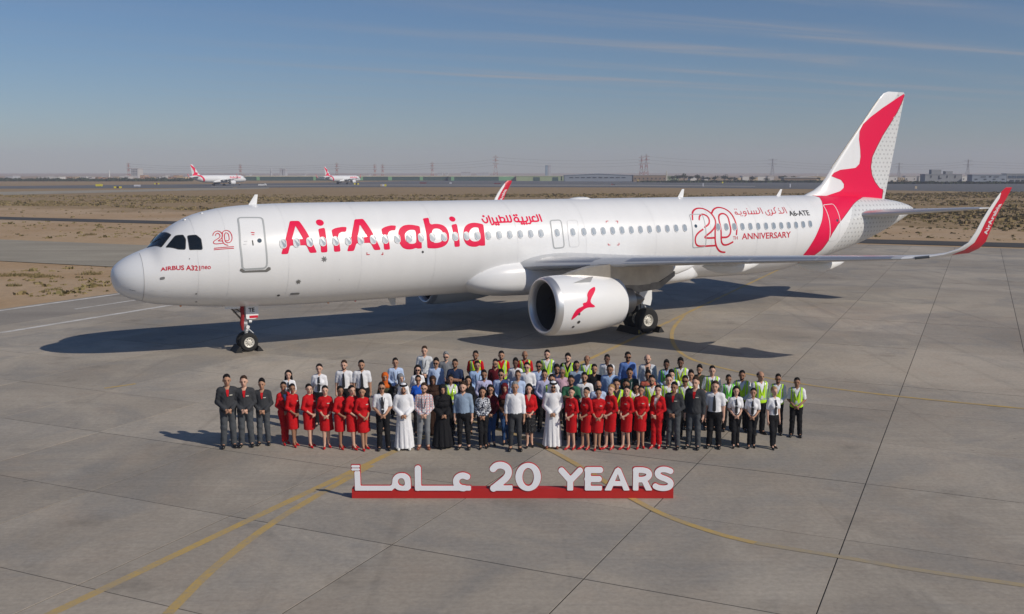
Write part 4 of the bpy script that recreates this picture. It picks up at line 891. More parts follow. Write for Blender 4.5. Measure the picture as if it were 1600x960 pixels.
# wheel chocks: loose rubber wedges on the concrete
M_CHOCK = mat('chock_rubber', (.016, .016, .016), .8, var=.2)
def chock(lx, ly, s, w, h, label, stripe=False):
    P = np.array([lx, ly, 0.]); wx = AC_LOC[0]+P[0]*cy_-P[1]*sy_; wy = AC_LOC[1]+P[0]*sy_+P[1]*cy_
    o = empty('wheel_chock', (wx, wy, .004), AC_YAW); b = MB(); b.prism([(0, -w/2, 0), (s*h*1.25, -w/2, 0), (s*h*.5, -w/2, h), (s*h*.28, -w/2, h)], (0, w, 0)); b.build('wedge', M_CHOCK, o, False)
    if stripe:
        b = MB()
        for q in (.35, .6): b.add([(s*h*q, -w/2-.004, .05), (s*h*(q+.09), -w/2-.004, .05), (s*h*(q+.09), -w/2-.004, h*.75), (s*h*q, -w/2-.004, h*.75)], [(0, 1, 2, 3)])
        b.build('stripe', mat('chock_yellow', (.5, .36, .03), .6), o, False)
    tag(o, label, 'wheel chock', 'chocks against the airliner wheels')
chock(5.07-.30, 0, -1, .85, .24, 'black rubber chock in front of the nose wheels')
chock(5.07+.30, 0, 1, .85, .2, 'black rubber chock behind the nose wheels')
chock(21.97-.48, -3.795, -1, 1.5, .26, 'black chock with yellow stripes in front of the near main wheels', True)
chock(21.97+.48, -3.795, 1, 1.5, .26, 'black chock behind the near main wheels')
# ------------------------------------------------------------------ people: bodies and clothes as surfaces of blended distance fields
def v3(*a): return np.array(a, np.float32)
class Fld:
    def __init__(s, lo, hi, h):
        s.lo = np.array(lo, np.float32); s.h = h; s.n = [int((b-a)/h)+2 for a, b in zip(lo, hi)]
        s.X, s.Y, s.Z = np.meshgrid(*[s.lo[i]+h*np.arange(s.n[i], dtype=np.float32) for i in range(3)], indexing='ij')
def smin(a, b, k): h = np.maximum(k-np.abs(a-b), 0)/k; return np.minimum(a, b)-h*h*k*.25
def smax(a, b, k): return -smin(-a, -b, k)
def cap(g, a, b, ra, rb=None):
    rb = ra if rb is None else rb; ax, ay, az = a; dx, dy, dz = b[0]-ax, b[1]-ay, b[2]-az; L = max(dx*dx+dy*dy+dz*dz, 1e-9)
    px, py, pz = g.X-ax, g.Y-ay, g.Z-az; t = np.clip((px*dx+py*dy+pz*dz)/L, 0, 1)
    return np.sqrt((px-t*dx)**2+(py-t*dy)**2+(pz-t*dz)**2)-(ra+(rb-ra)*t)
def ell(g, c, r):
    x, y, z = (g.X-c[0]), (g.Y-c[1]), (g.Z-c[2]); k0 = np.sqrt((x/r[0])**2+(y/r[1])**2+(z/r[2])**2); k1 = np.sqrt((x/r[0]**2)**2+(y/r[1]**2)**2+(z/r[2]**2)**2)+1e-6
    return k0*(k0-1)/k1
def sm(L, k):
    d = L[0]
    for q in L[1:]: d = smin(d, q, k)
    return d
HSC = 1.075; HZ0 = 1.52
class Rot:                       # the same grid seen turned about the neck, head a little enlarged
    def __init__(s, g, a): c, q = math.cos(a), math.sin(a); s.X = (g.X*c+g.Y*q)/HSC; s.Y = (-g.X*q+g.Y*c)/HSC; s.Z = (g.Z-HZ0)/HSC+HZ0
def nets(g, D):
    I = D < 0; nx, ny, nz = D.shape; off = [(i, j, k) for i in (0, 1) for j in (0, 1) for k in (0, 1)]
    sl = lambda o: tuple(slice(o[i], D.shape[i]-1+o[i]) for i in range(3))
    cnt = sum(I[sl(o)].astype(np.int8) for o in off); act = (cnt > 0) & (cnt < 8); ids = -np.ones(act.shape, np.int64); C = np.argwhere(act); ids[act] = np.arange(len(C))
    acc = np.zeros((len(C), 3)); num = np.zeros(len(C)); ci = tuple(C.T)
    val = {o: D[sl(o)][act] for o in off}
    for a in off:
        for ax in range(3):
            if a[ax]: continue
            b = list(a); b[ax] = 1; b = tuple(b); da, db = val[a], val[b]; m = (da < 0) != (db < 0); t = np.where(m, da/np.where(m, da-db, 1), 0)
            p = np.array(a, float)[None]+np.eye(3)[ax][None]*t[:, None]; acc += p*m[:, None]; num += m
    V = (C+acc/num[:, None])*g.h+g.lo; F = []
    for ax in range(3):
        o1, o2 = [q for q in range(3) if q != ax]; s0 = [slice(None)]*3; s1 = [slice(None)]*3; s0[ax] = slice(0, D.shape[ax]-1); s1[ax] = slice(1, None)
        A, B = I[tuple(s0)], I[tuple(s1)]; E = np.argwhere(A != B); 
        if not len(E): continue
        ok = (E[:, o1] > 0) & (E[:, o2] > 0) & (E[:, o1] < D.shape[o1]-1) & (E[:, o2] < D.shape[o2]-1); E = E[ok]; fl = A[tuple(E.T)]
        def cid(d1, d2): q = E.copy(); q[:, o1] += d1; q[:, o2] += d2; return ids[tuple(q.T)]
        Q = np.stack([cid(-1, -1), cid(0, -1), cid(0, 0), cid(-1, 0)], 1)
        flip = (~fl) if ax != 1 else fl
        Q[flip] = Q[flip][:, ::-1]; F.append(Q)
    return V, np.vstack(F)
def decim(me, ratio):
    o = bpy.data.objects.new('tmp', me); COL.objects.link(o); md = o.modifiers.new('d', 'DECIMATE'); md.ratio = ratio
    dg = bpy.context.evaluated_depsgraph_get(); r = bpy.data.meshes.new_from_object(o.evaluated_get(dg)); bpy.data.objects.remove(o); bpy.data.meshes.remove(me)
    r.polygons.foreach_set('use_smooth', [True]*len(r.polygons)); return r
def solid(name, g, D, ratio=.35, mirror=False):
    V, Q = nets(g, D)
    if mirror: V = V*[-1, 1, 1]; Q = Q[:, ::-1]
    me = mesh_np(name, V, Q, True)
    me = decim(me, ratio) if ratio < 1 else me
    me.name = name; me.materials.append(None); return me

# skeletons: facing -y, 1.767 m tall before scaling
def skel(sex, pose):
    m = sex == 'm'; S = {}
    sw = .168 if m else .142; S['sh'] = [(s*sw, .01, 1.412 if m else 1.40) for s in (-1, 1)]
    if pose == 'clasp': S['el'] = [(s*(.224 if m else .194), .035, 1.125) for s in (-1, 1)]; S['wr'] = [(s*.085, -.165 if m else -.155, .985) for s in (-1, 1)]
    elif pose == 'side': S['el'] = [(s*(.214 if m else .186), .035, 1.12) for s in (-1, 1)]; S['wr'] = [(s*(.226 if m else .196), -.02, .865) for s in (-1, 1)]
    else: S['el'] = [(s*.225, -.05, 1.135) for s in (-1, 1)]; S['wr'] = [(.075, -.185, 1.165), (-.075, -.150, 1.205)]
    S['hip'] = [(s*(.088 if m else .08), .012, .90) for s in (-1, 1)]
    if m: S['kn'] = [(s*.10, -.008, .50) for s in (-1, 1)]; S['an'] = [(s*.118, .03, .085) for s in (-1, 1)]; S['toe'] = [(s*.145, -.15, .04) for s in (-1, 1)]
    else: S['kn'] = [(-.055, -.055, .52), (.06, .0, .52)]; S['an'] = [(-.05, -.07, .135), (.065, .055, .135)]; S['toe'] = [(-.075, -.225, .035), (.12, -.085, .035)]
    return S
def arms(g, S, m, off=0., upto=1.0, only_upper=False):
    out = []; r = (.056, .043, .030) if m else (.045, .035, .025)
    for sh, el, wr in zip(S['sh'], S['el'], S['wr']):
        e2 = tuple(a+(b-a)*(upto if only_upper else 1) for a, b in zip(sh, el)); out.append(cap(g, sh, e2, r[0]+off, (r[1] if not only_upper else r[0]-.006)+off))
        if not only_upper: w2 = tuple(a+(b-a)*upto for a, b in zip(el, wr)); out.append(cap(g, el, w2, r[1]+off, r[1]+(r[2]-r[1])*upto+off*.9))
    return out
def torso(g, m, off=0.):
    if m: L = [ell(g, (0, .0, 1.285), (.154+off, .106+off, .205)), cap(g, (-.128, .012, 1.415), (.128, .012, 1.415), .053+off), ell(g, (0, -.004, 1.08), (.142+off, .106+off, .21)), ell(g, (0, .012, .94), (.166+off, .118+off, .13+off))]
    else: L = [ell(g, (0, .005, 1.29), (.130+off, .094+off, .19)), cap(g, (-.095, .012, 1.395), (.095, .012, 1.395), .045+off), ell(g, (0, .0, 1.09), (.110+off, .085+off, .2)), ell(g, (0, .018, .93), (.152+off, .118+off, .145+off)), ell(g, (-.062, -.075, 1.255), (.062+off, .055+off, .062+off)), ell(g, (.062, -.075, 1.255), (.062+off, .055+off, .062+off))]
    L += [cap(g, (0, .025, 1.45), (s*.11, .015, 1.42), .042+off, .038+off) for s in (-1, 1)]
    return sm(L, .06)
def legs(g, S, m, off=0., hem=None):
    out = []; r = (.088, .058, .042) if m else (.088, .052, .036)
    for h, k, a in zip(S['hip'], S['kn'], S['an']):
        out += [smin(cap(g, h, k, r[0]+off, (r[1]+off) if hem is None else max(r[1]+off, hem*.92)), cap(g, k, a, (r[1]+off) if hem is None else max(r[1]+off, hem*.92), (r[2]+off) if hem is None else hem), .04)]
    return out
def hands(g, S, m, pose):
    q = []; f = 1. if m else .88
    if pose == 'clasp':
        for s, wr, y, z in ((-1, S['wr'][0], -.205, .940), (1, S['wr'][1], -.228, .945)):
            pe = (s*.018, y, z); q.append(cap(g, wr, pe, .026*f, .031*f))
            for i in range(4): b = (s*(.012-.006*i), y-.008, z+.022-.017*i); e = (-s*.045, y-.004+.01*(i % 2), z+.002-.02*i); t = (-s*.066, y+.02, z-.012-.02*i); q.append(smin(cap(g, b, e, .0105*f, .0095*f), cap(g, e, t, .0095*f, .008*f), .006))
            q.append(cap(g, (s*.035, y, z+.03), (-s*.012, y-.018, z+.042), .012*f, .010*f))
    elif pose == 'side':
        for s, wr in ((-1, S['wr'][0]), (1, S['wr'][1])):
            x, y, z = wr; pe = (x-s*.004, y-.018, z-.085); q.append(cap(g, wr, pe, .024*f, .031*f))
            for i in range(4): b = (x-s*.004, y-.046+.02*i, z-.105); e = (x-s*.006, y-.046+.02*i, z-.155+.004*abs(i-1.5)); t = (x-s*.02, y-.04+.019*i, z-.185+.008*abs(i-1.5)); q.append(smin(cap(g, b, e, .0105*f, .0095*f), cap(g, e, t, .0095*f, .008*f), .006))
            q.append(cap(g, (x-s*.01, y-.03, z-.05), (x-s*.022, y-.062, z-.105), .013*f, .0095*f))
    else:
        for s, wr in ((-1, S['wr'][0]), (1, S['wr'][1])):
            x, y, z = wr; pe = (x-s*.075, y+.018, z+.012); q.append(cap(g, wr, pe, .025, .031))
            for i in range(4): b = (pe[0]-s*.01, pe[1]-.012, pe[2]+.03-.018*i); e = (b[0]-s*.045, b[1]+.014, b[2]+.004); q.append(cap(g, b, e, .0105, .009))
            q.append(cap(g, (x-s*.03, y-.01, z+.03), (x-s*.07, y-.012, z+.062), .012, .010))
    return q
def head(g, m):
    k = 1.04 if m else 1.
    H = sm([ell(g, (0, .014, 1.672), (.076*k, .096*k, .092*k)), ell(g, (0, -.026, 1.628), (.062*k, .068*k, .102*k)), cap(g, (0, -.03, 1.572), (0, -.056, 1.556), .042*k, .026*k)], .03)
    H = smin(H, cap(g, (-.032, -.080, 1.664), (.032, -.080, 1.664), .013), .02)
    for s in (-1, 1): H = smax(H, -ell(g, (s*.031, -.106, 1.643), (.02, .02, .013)), .012)
    H = smin(H, cap(g, (0, -.090, 1.648), (0, -.110, 1.612), .009, .0145), .012)
    H = smin(H, cap(g, (-.018, -.086, 1.579), (.018, -.086, 1.579), .010), .012)
    for s in (-1, 1): H = smin(H, ell(g, (s*.078*k, .014, 1.636), (.011, .024, .033)), .01)
    return H
def body_sdf(g, sex, pose, hy=0.):
    m = sex == 'm'; S = skel(sex, pose); hg = Rot(g, hy)
    D = smin(torso(g, m), cap(g, (0, .02, 1.42), (0, .004, 1.585), .057 if m else .045, .052 if m else .043), .03); D = smin(D, head(hg, m), .02)
    D = smin(D, sm(arms(g, S, m)[:2], .03), .035); D = smin(D, sm(arms(g, S, m)[2:], .03), .035)
    for l in legs(g, S, m): D = smin(D, l, .03)
    for a, t in zip(S['an'], S['toe']):
        D = smin(D, cap(g, a, (t[0]*.6+a[0]*.4, t[1]*.6+a[1]*.4, t[2]+.008), .036 if m else .03, .03 if m else .024), .02)
    for h in hands(g, S, m, pose): D = smin(D, h, .007)
    return D
GB = lambda h=.0105, z1=1.83: Fld((-.36, -.29, -.02), (.36, .22, z1), h)
MESH = {}
def build_people_meshes():
    g = GB()
    for sex, pose, hy in (('m', 'clasp', 0), ('m', 'side', 0), ('m', 'cross', 0), ('f', 'clasp', 0), ('f', 'clasp', -.45), ('f', 'clasp', .45), ('f', 'side', 0)):
        MESH['body', sex, pose, hy] = solid('person_body', g, body_sdf(g, sex, pose, hy), .24)
    g = GB(.0115, 1.56); X, Y, Z = g.X, g.Y, g.Z
    wr = .0022*np.sin(Z*46+X*30+3*np.sin(Z*9))*np.sin(X*38+Y*25+Z*9)+.0022*np.sin(Z*23+X*61+2*np.sin(X*17))*np.sin(Z*31-Y*40)      # soft creases of cloth
    neck = lambda r: cap(g, (0, .02, 1.40), (0, -.0, 1.60), r, r)
    vcut = lambda z0, k: np.where(Y < .02, (np.abs(X)-(Z-z0)*k)*.9, 1.)     # open collar in front
    for sex in 'mf':
        m = sex == 'm'; T = torso(g, m, .011)
        nk = neck(.064 if m else .053)
        for pose in (('clasp', 'side', 'cross') if m else ('clasp', 'side')):
            S = skel(sex, pose); A = sm(arms(g, S, m, .013)[:2], .03), sm(arms(g, S, m, .013)[2:], .03)
            L = smin(smin(T, A[0], .03), A[1], .03)+wr
            collar = smax(neck(.078 if m else .066)+0*X, np.maximum(1.425-Z-.35*Y, Z-1.475-.3*Y), .01)
            def top(D, lo, col=True, v=(1.425, .42)):
                D = smin(D, collar, .015) if col else D
                D = smax(D, -nk, .006); D = smax(D, lo-Z, .006); return smax(D, -vcut(*v), .006)
            MESH['shirt_long', sex, pose] = solid('shirt', g, top(L, .965), .25)
            sh = arms(g, S, m, .018, .78, True); MESH['shirt_short', sex, pose] = solid('shirt', g, top(smin(smin(T, sh[0], .03), sh[1], .03)+wr, .965), .25)
            A2 = sm(arms(g, S, m, .019)[:2], .03), sm(arms(g, S, m, .019)[2:], .03); TJ = torso(g, m, .018)-.012*np.clip((1.06-Z)/.12, 0, 1)
            MESH['jacket', sex, pose] = solid('jacket', g, top(smin(smin(TJ, A2[0], .035), A2[1], .035)+wr*1.4, .885, True, (1.36, .42)), .25)
            MESH['blazer', sex, pose] = solid('blazer', g, top(smin(smin(TJ, A2[0], .035), A2[1], .035)+wr*1.4, .84, False, (1.08, .22)), .25)
            if pose == 'clasp':
                ru = lambda z: np.interp(z, [0, .05, .5, .9, 1.0, 1.2], [.26, .255, .225, .19, .165, .05]) if m else np.interp(z, [0, .05, .5, .9, 1.05, 1.25], [.30, .29, .24, .19, .155, .05])
                R_ = ru(Z).astype(np.float32); an = np.arctan2(Y, X); fold = 1+.07*np.sin(an*9+Z*3)*np.clip(1-Z, 0, 1)+.03*np.sin(an*17+1)*np.clip(.9-Z, 0, 1)
                sk = (np.sqrt((X/(R_*fold))**2+((Y-.01)/(R_*.76*fold))**2)-1)*R_*.76; sk = np.maximum(sk, Z-1.15)
                A3 = sm(arms(g, S, m, .030 if m else .05)[:2], .03), sm(arms(g, S, m, .030 if m else .05)[2:], .03)
                D = smin(smin(smin(torso(g, m, .02), sk, .05), A3[0], .03), A3[1], .03)+wr*.6
                D = smin(D, collar, .015) if m else D
                D = smax(D, -nk, .006); MESH['robe', sex, pose] = solid('robe', g, smax(D, .055-Z, .005), .25)
                if not m:
                    A4 = sm(arms(g, S, m, .016, .42)[:2], .03), sm(arms(g, S, m, .016, .42)[2:], .03)
                    for mir in (0, 1):
                        sx = -1 if mir else 1
                        t = np.clip((.95-Z)/.48, 0, 1); rx = .178-.02*t+np.where(X*sx > 0, .10*t*np.clip((Y+.05)*8, 0, 1), 0); cy0 = .018-.01*t
                        sk = (np.sqrt((X/rx)**2+((Y-cy0)/(.135+.005*t))**2)-1)*.13; sk = np.maximum(sk, Z-1.0)
                        D = smin(smin(smin(torso(g, m, .012), sk, .03), A4[0], .03), A4[1], .03)+wr*.8; D = smax(D, -nk, .006)
                        MESH['dress', 'f', mir] = solid('dress', g, smax(D, .50-Z, .005), .25)
                    t = np.clip((.98-Z)/.5, 0, 1); rx = .175+.03*t; fo = 1+.05*np.sin(np.arctan2(Y, X)*11)*t
                    sk = (np.sqrt((X/(rx*fo))**2+((Y-.01)/((.135+.05*t)*fo))**2)-1)*.14; MESH['skirt', 'f'] = solid('skirt', g, smax(smax(sk, Z-1.02, .005), .44-Z, .005), .25)
                    A5 = sm(arms(g, S, m, .018, .5)[:2], .03), sm(arms(g, S, m, .018, .5)[2:], .03)
                    MESH['cardigan', 'f', pose] = solid('cardigan', g, top(smin(smin(torso(g, m, .02)-.010*np.clip((1.06-Z)/.12, 0, 1), A5[0], .03), A5[1], .03)+wr, .93, False, (1.30, .35)), .25)
        # hi-vis waistcoat
        D = torso(g, m, .027); hole = [cap(g, (s*(.20 if m else .17), .01, 1.37), (s*.30, .01, 1.18), .075, .09) for s in (-1, 1)]
        D = smax(smax(D, -hole[0], .01), -hole[1], .01); D = smax(D, -neck(.085), .006); D = smax(D, -vcut(1.20, .34), .006); D = smax(D, .91-Z, .006)
        me = solid('vest', g, D, .3); me.materials.append(None); mi = []
        for p in me.polygons:
            c = p.center; a = abs(c.x); mi.append(1 if (1.0 < c.z < 1.042 or (.092 < a < .122 and c.z > 1.04)) else 0)
        me.polygons.foreach_set('material_index', mi); MESH['vest', sex] = me
        D = smin(D, 0*D+1, .01)
        # trousers
        S = skel(sex, 'side'); hem = .072 if m else .066
        wt = .005*np.sin(Z*30+X*22)*np.sin(Z*17+Y*40)
        L2 = legs(g, S, m, .016, hem); D = smin(smin(L2[0], L2[1], .02), smax(torso(g, m, .019), Z-1.0, .01), .03)+wt*np.clip((.92-Z)*8, 0, 1); D = smax(D, Z-.995, .005)
        MESH['trousers', sex] = solid('trousers', g, smax(D, (.035 if m else .05)-Z, .004), .25)
        D2 = smin(smin(legs(g, S, m, .010)[0], legs(g, S, m, .010)[1], .015), smax(torso(g, m, .014), Z-1.0, .01), .03)+wt*.6; MESH['slim', sex] = solid('trousers', g, smax(smax(D2, Z-.995, .005), .11-Z, .004), .25)
    # shoes, one of each foot
    g = Fld((-.26, -.33, -.03), (.26, .20, .24), .008); Z = g.Z
    for sex in 'mf':
        S = skel(sex, 'side')
        for i in (0, 1):
            a, t = S['an'][i], S['toe'][i]
            if sex == 'm':
                D = sm([cap(g, (a[0], a[1]+.018, .045), t, .044, .038), cap(g, (a[0], a[1]+.01, .09), (a[0], a[1], .05), .05, .046), cap(g, t, (t[0]*1.02, t[1]-.02, t[2]-.008), .038, .03)], .02); D = smax(D, .002-Z, .004); D = smax(D, Z-.105, .01)
            else:
                D = sm([cap(g, (a[0], a[1]+.03, .085), (t[0]*.55+a[0]*.45, t[1]*.55+a[1]*.45, .04), .030, .033), cap(g, (t[0]*.55+a[0]*.45, t[1]*.55+a[1]*.45, .032), (t[0], t[1], .018), .034, .018)], .015); D = smax(D, .004-Z, .004); D = smax(D, (Z-.105)+.45*np.minimum(0, (a[1]+.0)-g.Y), .006)
                D = smin(D, cap(g, (a[0], a[1]+.045, .075), (a[0], a[1]+.05, .006), .016, .010), .012)
            MESH['shoe', sex, i] = solid('shoe', g, D, .4)
    # things on the head
    g = Fld((-.23, -.19, 1.28), (.23, .22, 1.84), .009); X, Y, Z = g.X, g.Y, g.Z
    cr = lambda o: ell(g, (0, .016, 1.674), (.080+o, .100+o, .096+o))
    line = Z-(1.648-(Y-.0)*.85+.55*np.maximum(-Y-.045, 0)+.010*(Y < -.01))           # above the hairline
    line = np.where(Y > .04, Z-1.585, line)
    jag = .006*np.sin(X*150+Y*60)+.004*np.sin(X*310+Z*120+Y*190); clump = .0045*np.sin(X*105+2*np.sin(Y*70))*np.sin(Y*85+Z*60)+.003*np.sin(X*210+Z*150)*np.sin(Y*190)
    side = np.maximum(np.abs(X)-.066, 0)*.5                                      # shorter at the temples
    line = line+jag-np.where((np.abs(X) > .055) & (Y > -.045) & (Y < .05), .012, 0)
    hs = smax(ell(g, (0, .020, 1.683), (.086, .106, .104))+clump*1.3+side, -line, .006); hs = smax(hs, np.where((np.abs(X) > .07) & (np.abs(Y-.012) < .03), 1.655-Z, -1), .006); MESH['hair_short'] = solid('hair', g, hs, .4)
    MESH['hair_thin'] = solid('hair', g, smax(smax(cr(.005), -line, .006), Z-1.715+.1*np.abs(Y), .01), .4)
    MESH['hair_thick'] = solid('hair', g, smax(ell(g, (0, .012, 1.694), (.092, .118, .112))+clump*1.7+side, -line, .008), .4)
    MESH['hair_bun'] = solid('hair', g, smin(smax(ell(g, (0, .018, 1.680), (.084, .104, .098))+clump*.5, -line, .008), ell(g, (0, .118, 1.685), (.045, .038, .045)), .01), .4)
    lg = [cap(g, (s*.068, .035, 1.66), (s*.085, .03, 1.37), .036, .045) for s in (-1, 1)]+[cap(g, (0, .07, 1.66), (0, .085, 1.40), .06, .06)]
    fr = ell(g, (0, -.13, 1.60), (.062, .12, .13))
    MESH['hair_long'] = solid('hair', g, smax(smin(smax(cr(.016), -line, .01), sm(lg, .04), .03), -fr, .01)+.003*np.sin(X*140)*np.sin(Z*30), .4)
    hj = sm([ell(g, (0, .018, 1.668), (.103, .121, .119)), cap(g, (0, .012, 1.42), (0, -.005, 1.57), .088, .08), ell(g, (0, -.005, 1.385), (.165, .125, .085))], .04)+.003*np.sin(Z*70+X*30)*np.sin(X*50)
    MESH['hijab'] = solid('headscarf', g, smax(hj, -ell(g, (0, -.115, 1.622), (.060, .085, .086)), .012), .4)
    gh = sm([ell(g, (0, .018, 1.672), (.102, .120, .116)), cap(g, (-.085, .03, 1.66), (-.14, .02, 1.36), .04, .045), cap(g, (.085, .03, 1.66), (.14, .02, 1.36), .04, .045), cap(g, (0, .07, 1.66), (0, .11, 1.33), .07, .09)], .05)+.004*np.sin(Z*50+X*60)*np.sin(X*35+Y*20)
    MESH['ghutra'] = solid('headcloth', g, smax(gh, -ell(g, (0, -.14, 1.58), (.068, .13, .135)), .012), .4)
    zr = 1.728-.18*(Y)*.3; ag = np.sqrt((np.sqrt((X/.95)**2+((Y-.018)/1.14)**2)-.094)**2+(Z-1.722-.1*Y)**2)-.014; ag2 = np.sqrt((np.sqrt((X/.95)**2+((Y-.018)/1.14)**2)-.088)**2+(Z-1.745-.1*Y)**2)-.014
    MESH['agal'] = solid('head_cord', g, smin(ag, ag2, .008), .4)
    fc = sm([ell(g, (0, -.026, 1.628), (.070, .076, .110)), cap(g, (0, -.03, 1.572), (0, -.058, 1.553), .050, .036)], .02)
    bd = smax(fc+.003, Z-(1.590+.55*np.maximum(Y+.035, 0)), .008); bd = smax(bd, Y-.03, .008); bd = smax(bd, -ell(g, (0, -.115, 1.581), (.026, .04, .012)), .006); bd = smax(bd, -ell(g, (0, -.115, 1.622), (.03, .05, .018)), .006)
    MESH['beard'] = solid('beard', g, bd, .5)
    MESH['moustache'] = solid('moustache', g, cap(g, (-.022, -.099, 1.594), (.022, -.099, 1.594), .010), .6)
    # eyewear and face
    b = MB()
    for s in (-1, 1): b.loft([[(s*.033+.027*math.cos(a), -.109-d, 1.640+.019*math.sin(a)) for a in np.linspace(0, 2*np.pi, 12, endpoint=False)] for d in (0, .006)])
    b.box((0, -.113, 1.648), (.022, .006, .006))
    for s in (-1, 1): b.box((s*.072, -.05, 1.646), (.005, .12, .007))
    MESH['shades'] = mkmesh('sunglasses', b.V, b.F, False); MESH['shades'].materials.append(None)
    b = MB()
    for s in (-1, 1): b.tube([(s*.033+.026*math.cos(a), -.112, 1.640+.019*math.sin(a)) for a in np.linspace(0, 2*np.pi, 13)], .003, 5, False)
    b.box((0, -.113, 1.645), (.016, .005, .005))
    for s in (-1, 1): b.box((s*.070, -.05, 1.646), (.004, .12, .005))
    MESH['glasses'] = mkmesh('glasses', b.V, b.F, False); MESH['glasses'].materials.append(None)
    b = MB(); b.lathe([(-.013, .001), (-.009, .006), (0, .0085), (.009, .006), (.013, .001)], (0, 0, 0), (1, 0, 0), 10); MESH['eye'] = mkmesh('eye', b.V, b.F); MESH['eye'].materials.append(None)
    b = MB(); b.tube([(-.018, 0, -.003), (0, -.003, .003), (.018, .004, -.002)], [.003, .0045, .003], 6); MESH['eyebrow'] = mkmesh('eyebrow', b.V, b.F); MESH['eyebrow'].materials.append(None)
    b = MB(); b.tube([(-.024, .006, .003), (-.012, -.001, -.001), (0, -.003, -.003), (.012, -.001, -.001), (.024, .006, .003)], [.002, .006, .0075, .006, .002], 8); MESH['mouth'] = mkmesh('mouth', b.V, b.F); MESH['mouth'].materials.append(None)
    # tie, lanyard, epaulette follow the front of the chest
    def front(m, z, x=0.):
        ys = np.linspace(-.26, 0, 131).astype(np.float32)
        class q: X = np.full(131, x, np.float32); Y = ys; Z = np.full(131, z, np.float32)
        D = torso(q, m, .018); k = np.argmax(D < 0); return float(ys[k]) if (D < 0).any() else -.06
    for sex in 'mf':
        m = sex == 'm'; b = MB(); rg = []
        for z, w in ((1.435, .020), (1.405, .018), (1.39, .020), (1.30, .032), (1.15, .040), (1.04, .044), (1.0, .004)):
            y = min(front(m, min(z, 1.38)), -.075 if z > 1.38 else 0)-.006; rg.append([(-w, y, z), (w, y, z), (w, y-.008, z), (-w, y-.008, z)])
        b.loft(rg); MESH['tie', sex] = mkmesh('tie', b.V, b.F, False); MESH['tie', sex].materials.append(None)
        b = MB(); pth = [(1.43, .068), (1.38, .062), (1.30, .05), (1.2, .035), (1.14, .012)]; 
        L_ = [(-x, front(m, min(z, 1.38), -x)-.008 if z < 1.42 else -.05, z) for z, x in pth]; R2 = [(-p[0], p[1], p[2]) for p in L_[::-1]]
        b.tube(L_+R2, .0065, 5); MESH['lanyard', sex] = mkmesh('lanyard', b.V, b.F); MESH['lanyard', sex].materials.append(None)
        b = MB(); y = front(m, 1.09); b.box((0, y-.012, 1.08), (.058, .006, .088)); MESH['badge', sex] = mkmesh('badge', b.V, b.F, False); MESH['badge', sex].materials.append(None)
        for i, s in enumerate((-1, 1)): b = MB(); x = .145 if m else .12; b.box((s*x, .012, 1.477 if m else 1.462), (.10, .05, .014), M=Matrix.Rotation(s*.22, 3, 'Y')); MESH['epaulette', sex, i] = mkmesh('epaulette', b.V, b.F, False); MESH['epaulette', sex, i].materials.append(None)
        b = MB(); x = .075; y = front(m, 1.31, x); b.box((x, y-.012, 1.31), (.07, .006, .022), rz=.25); MESH['name_badge', sex] = mkmesh('name_badge', b.V, b.F, False); MESH['name_badge', sex].materials.append(None)
        b = MB(); y = front(m, 1.33)-.010; b.add([(-.035, -.075, 1.44), (.035, -.075, 1.44), (.03, y+.004, 1.37), (.016, y-.008, 1.28), (-.016, y-.008, 1.28), (-.03, y+.004, 1.37)], [(0, 1, 2, 5), (5, 2, 3, 4)]); MESH['collar_insert', sex] = mkmesh('collar_insert', b.V, b.F, False); MESH['collar_insert', sex].materials.append(None)
build_people_meshes()

def fab(name, col, rough=.85, var=.06): return mat('cloth_'+name, col, rough, var=var, vscale=9, spec=.2)
SKIN = {k: mat('skin_'+k, c, .6, spec=.25, var=.05, vscale=12) for k, c in dict(fair=(.60, .36, .26), tan=(.43, .235, .15), brown=(.31, .160, .098), dark=(.16, .080, .052)).items()}
HAIR = {k: mat('hair_'+k, c, .78, spec=.14, var=.25, vscale=40) for k, c in dict(black=(.010, .009, .009), brown=(.045, .025, .015), grey=(.24, .24, .24), blond=(.36, .22, .10)).items()}
STUB = {k: mat('beard_'+k, c, .7, spec=.2, var=.3, vscale=60) for k, c in dict(black=(.030, .020, .016), brown=(.085, .048, .030), grey=(.26, .25, .24), blond=(.3, .2, .1)).items()}
CL = {k: fab(k, c) for k, c in dict(charcoal=(.042, .044, .049), red=(.50, .008, .012), white=(.78, .78, .80), black=(.012, .012, .014), navy=(.020, .035, .085), lblue=(.36, .50, .74), sky=(.46, .57, .78), blue=(.12, .22, .52), royal=(.015, .10, .52), pink=(.62, .40, .48), lav=(.48, .48, .68), maroon=(.12, .008, .014), dgreen=(.018, .055, .048), green=(.035, .14, .075), olive=(.06, .065, .038), coral=(.55, .13, .085), grey=(.20, .21, .225), bluegrey=(.26, .34, .45), pale=(.62, .64, .66), cream=(.55, .52, .45), redpolo=(.52, .010, .015), orange=(.62, .12, .015), brownc=(.045, .022, .014), denim=(.025, .065, .17), hidark=(.03, .03, .034), slate=(.070, .076, .084)).items()}
LIME = fab('lime', (.48, .80, .03)); LIME2 = fab('green_vest', (.16, .72, .06)); REFL = mat('reflective_tape', (.45, .47, .48), .35, .3)
EYE_M = mat('eye_dark', (.015, .010, .008), .2); LIPS = mat('lips', (.30, .10, .085), .5); LIPR = mat('lipstick', (.50, .02, .03), .4); LENS = mat('sunglass_lens', (.006, .006, .007), .12); SHOEB = mat('shoe_black', (.010, .010, .010), .35); SHOER = mat('shoe_red', (.50, .006, .010), .35); SHOEW = mat('shoe_white', (.65, .65, .62), .6); SHOEN = mat('shoe_brown', (.20, .055, .025), .4); GOLD = mat('gold_braid', (.55, .36, .08), .4, .3)
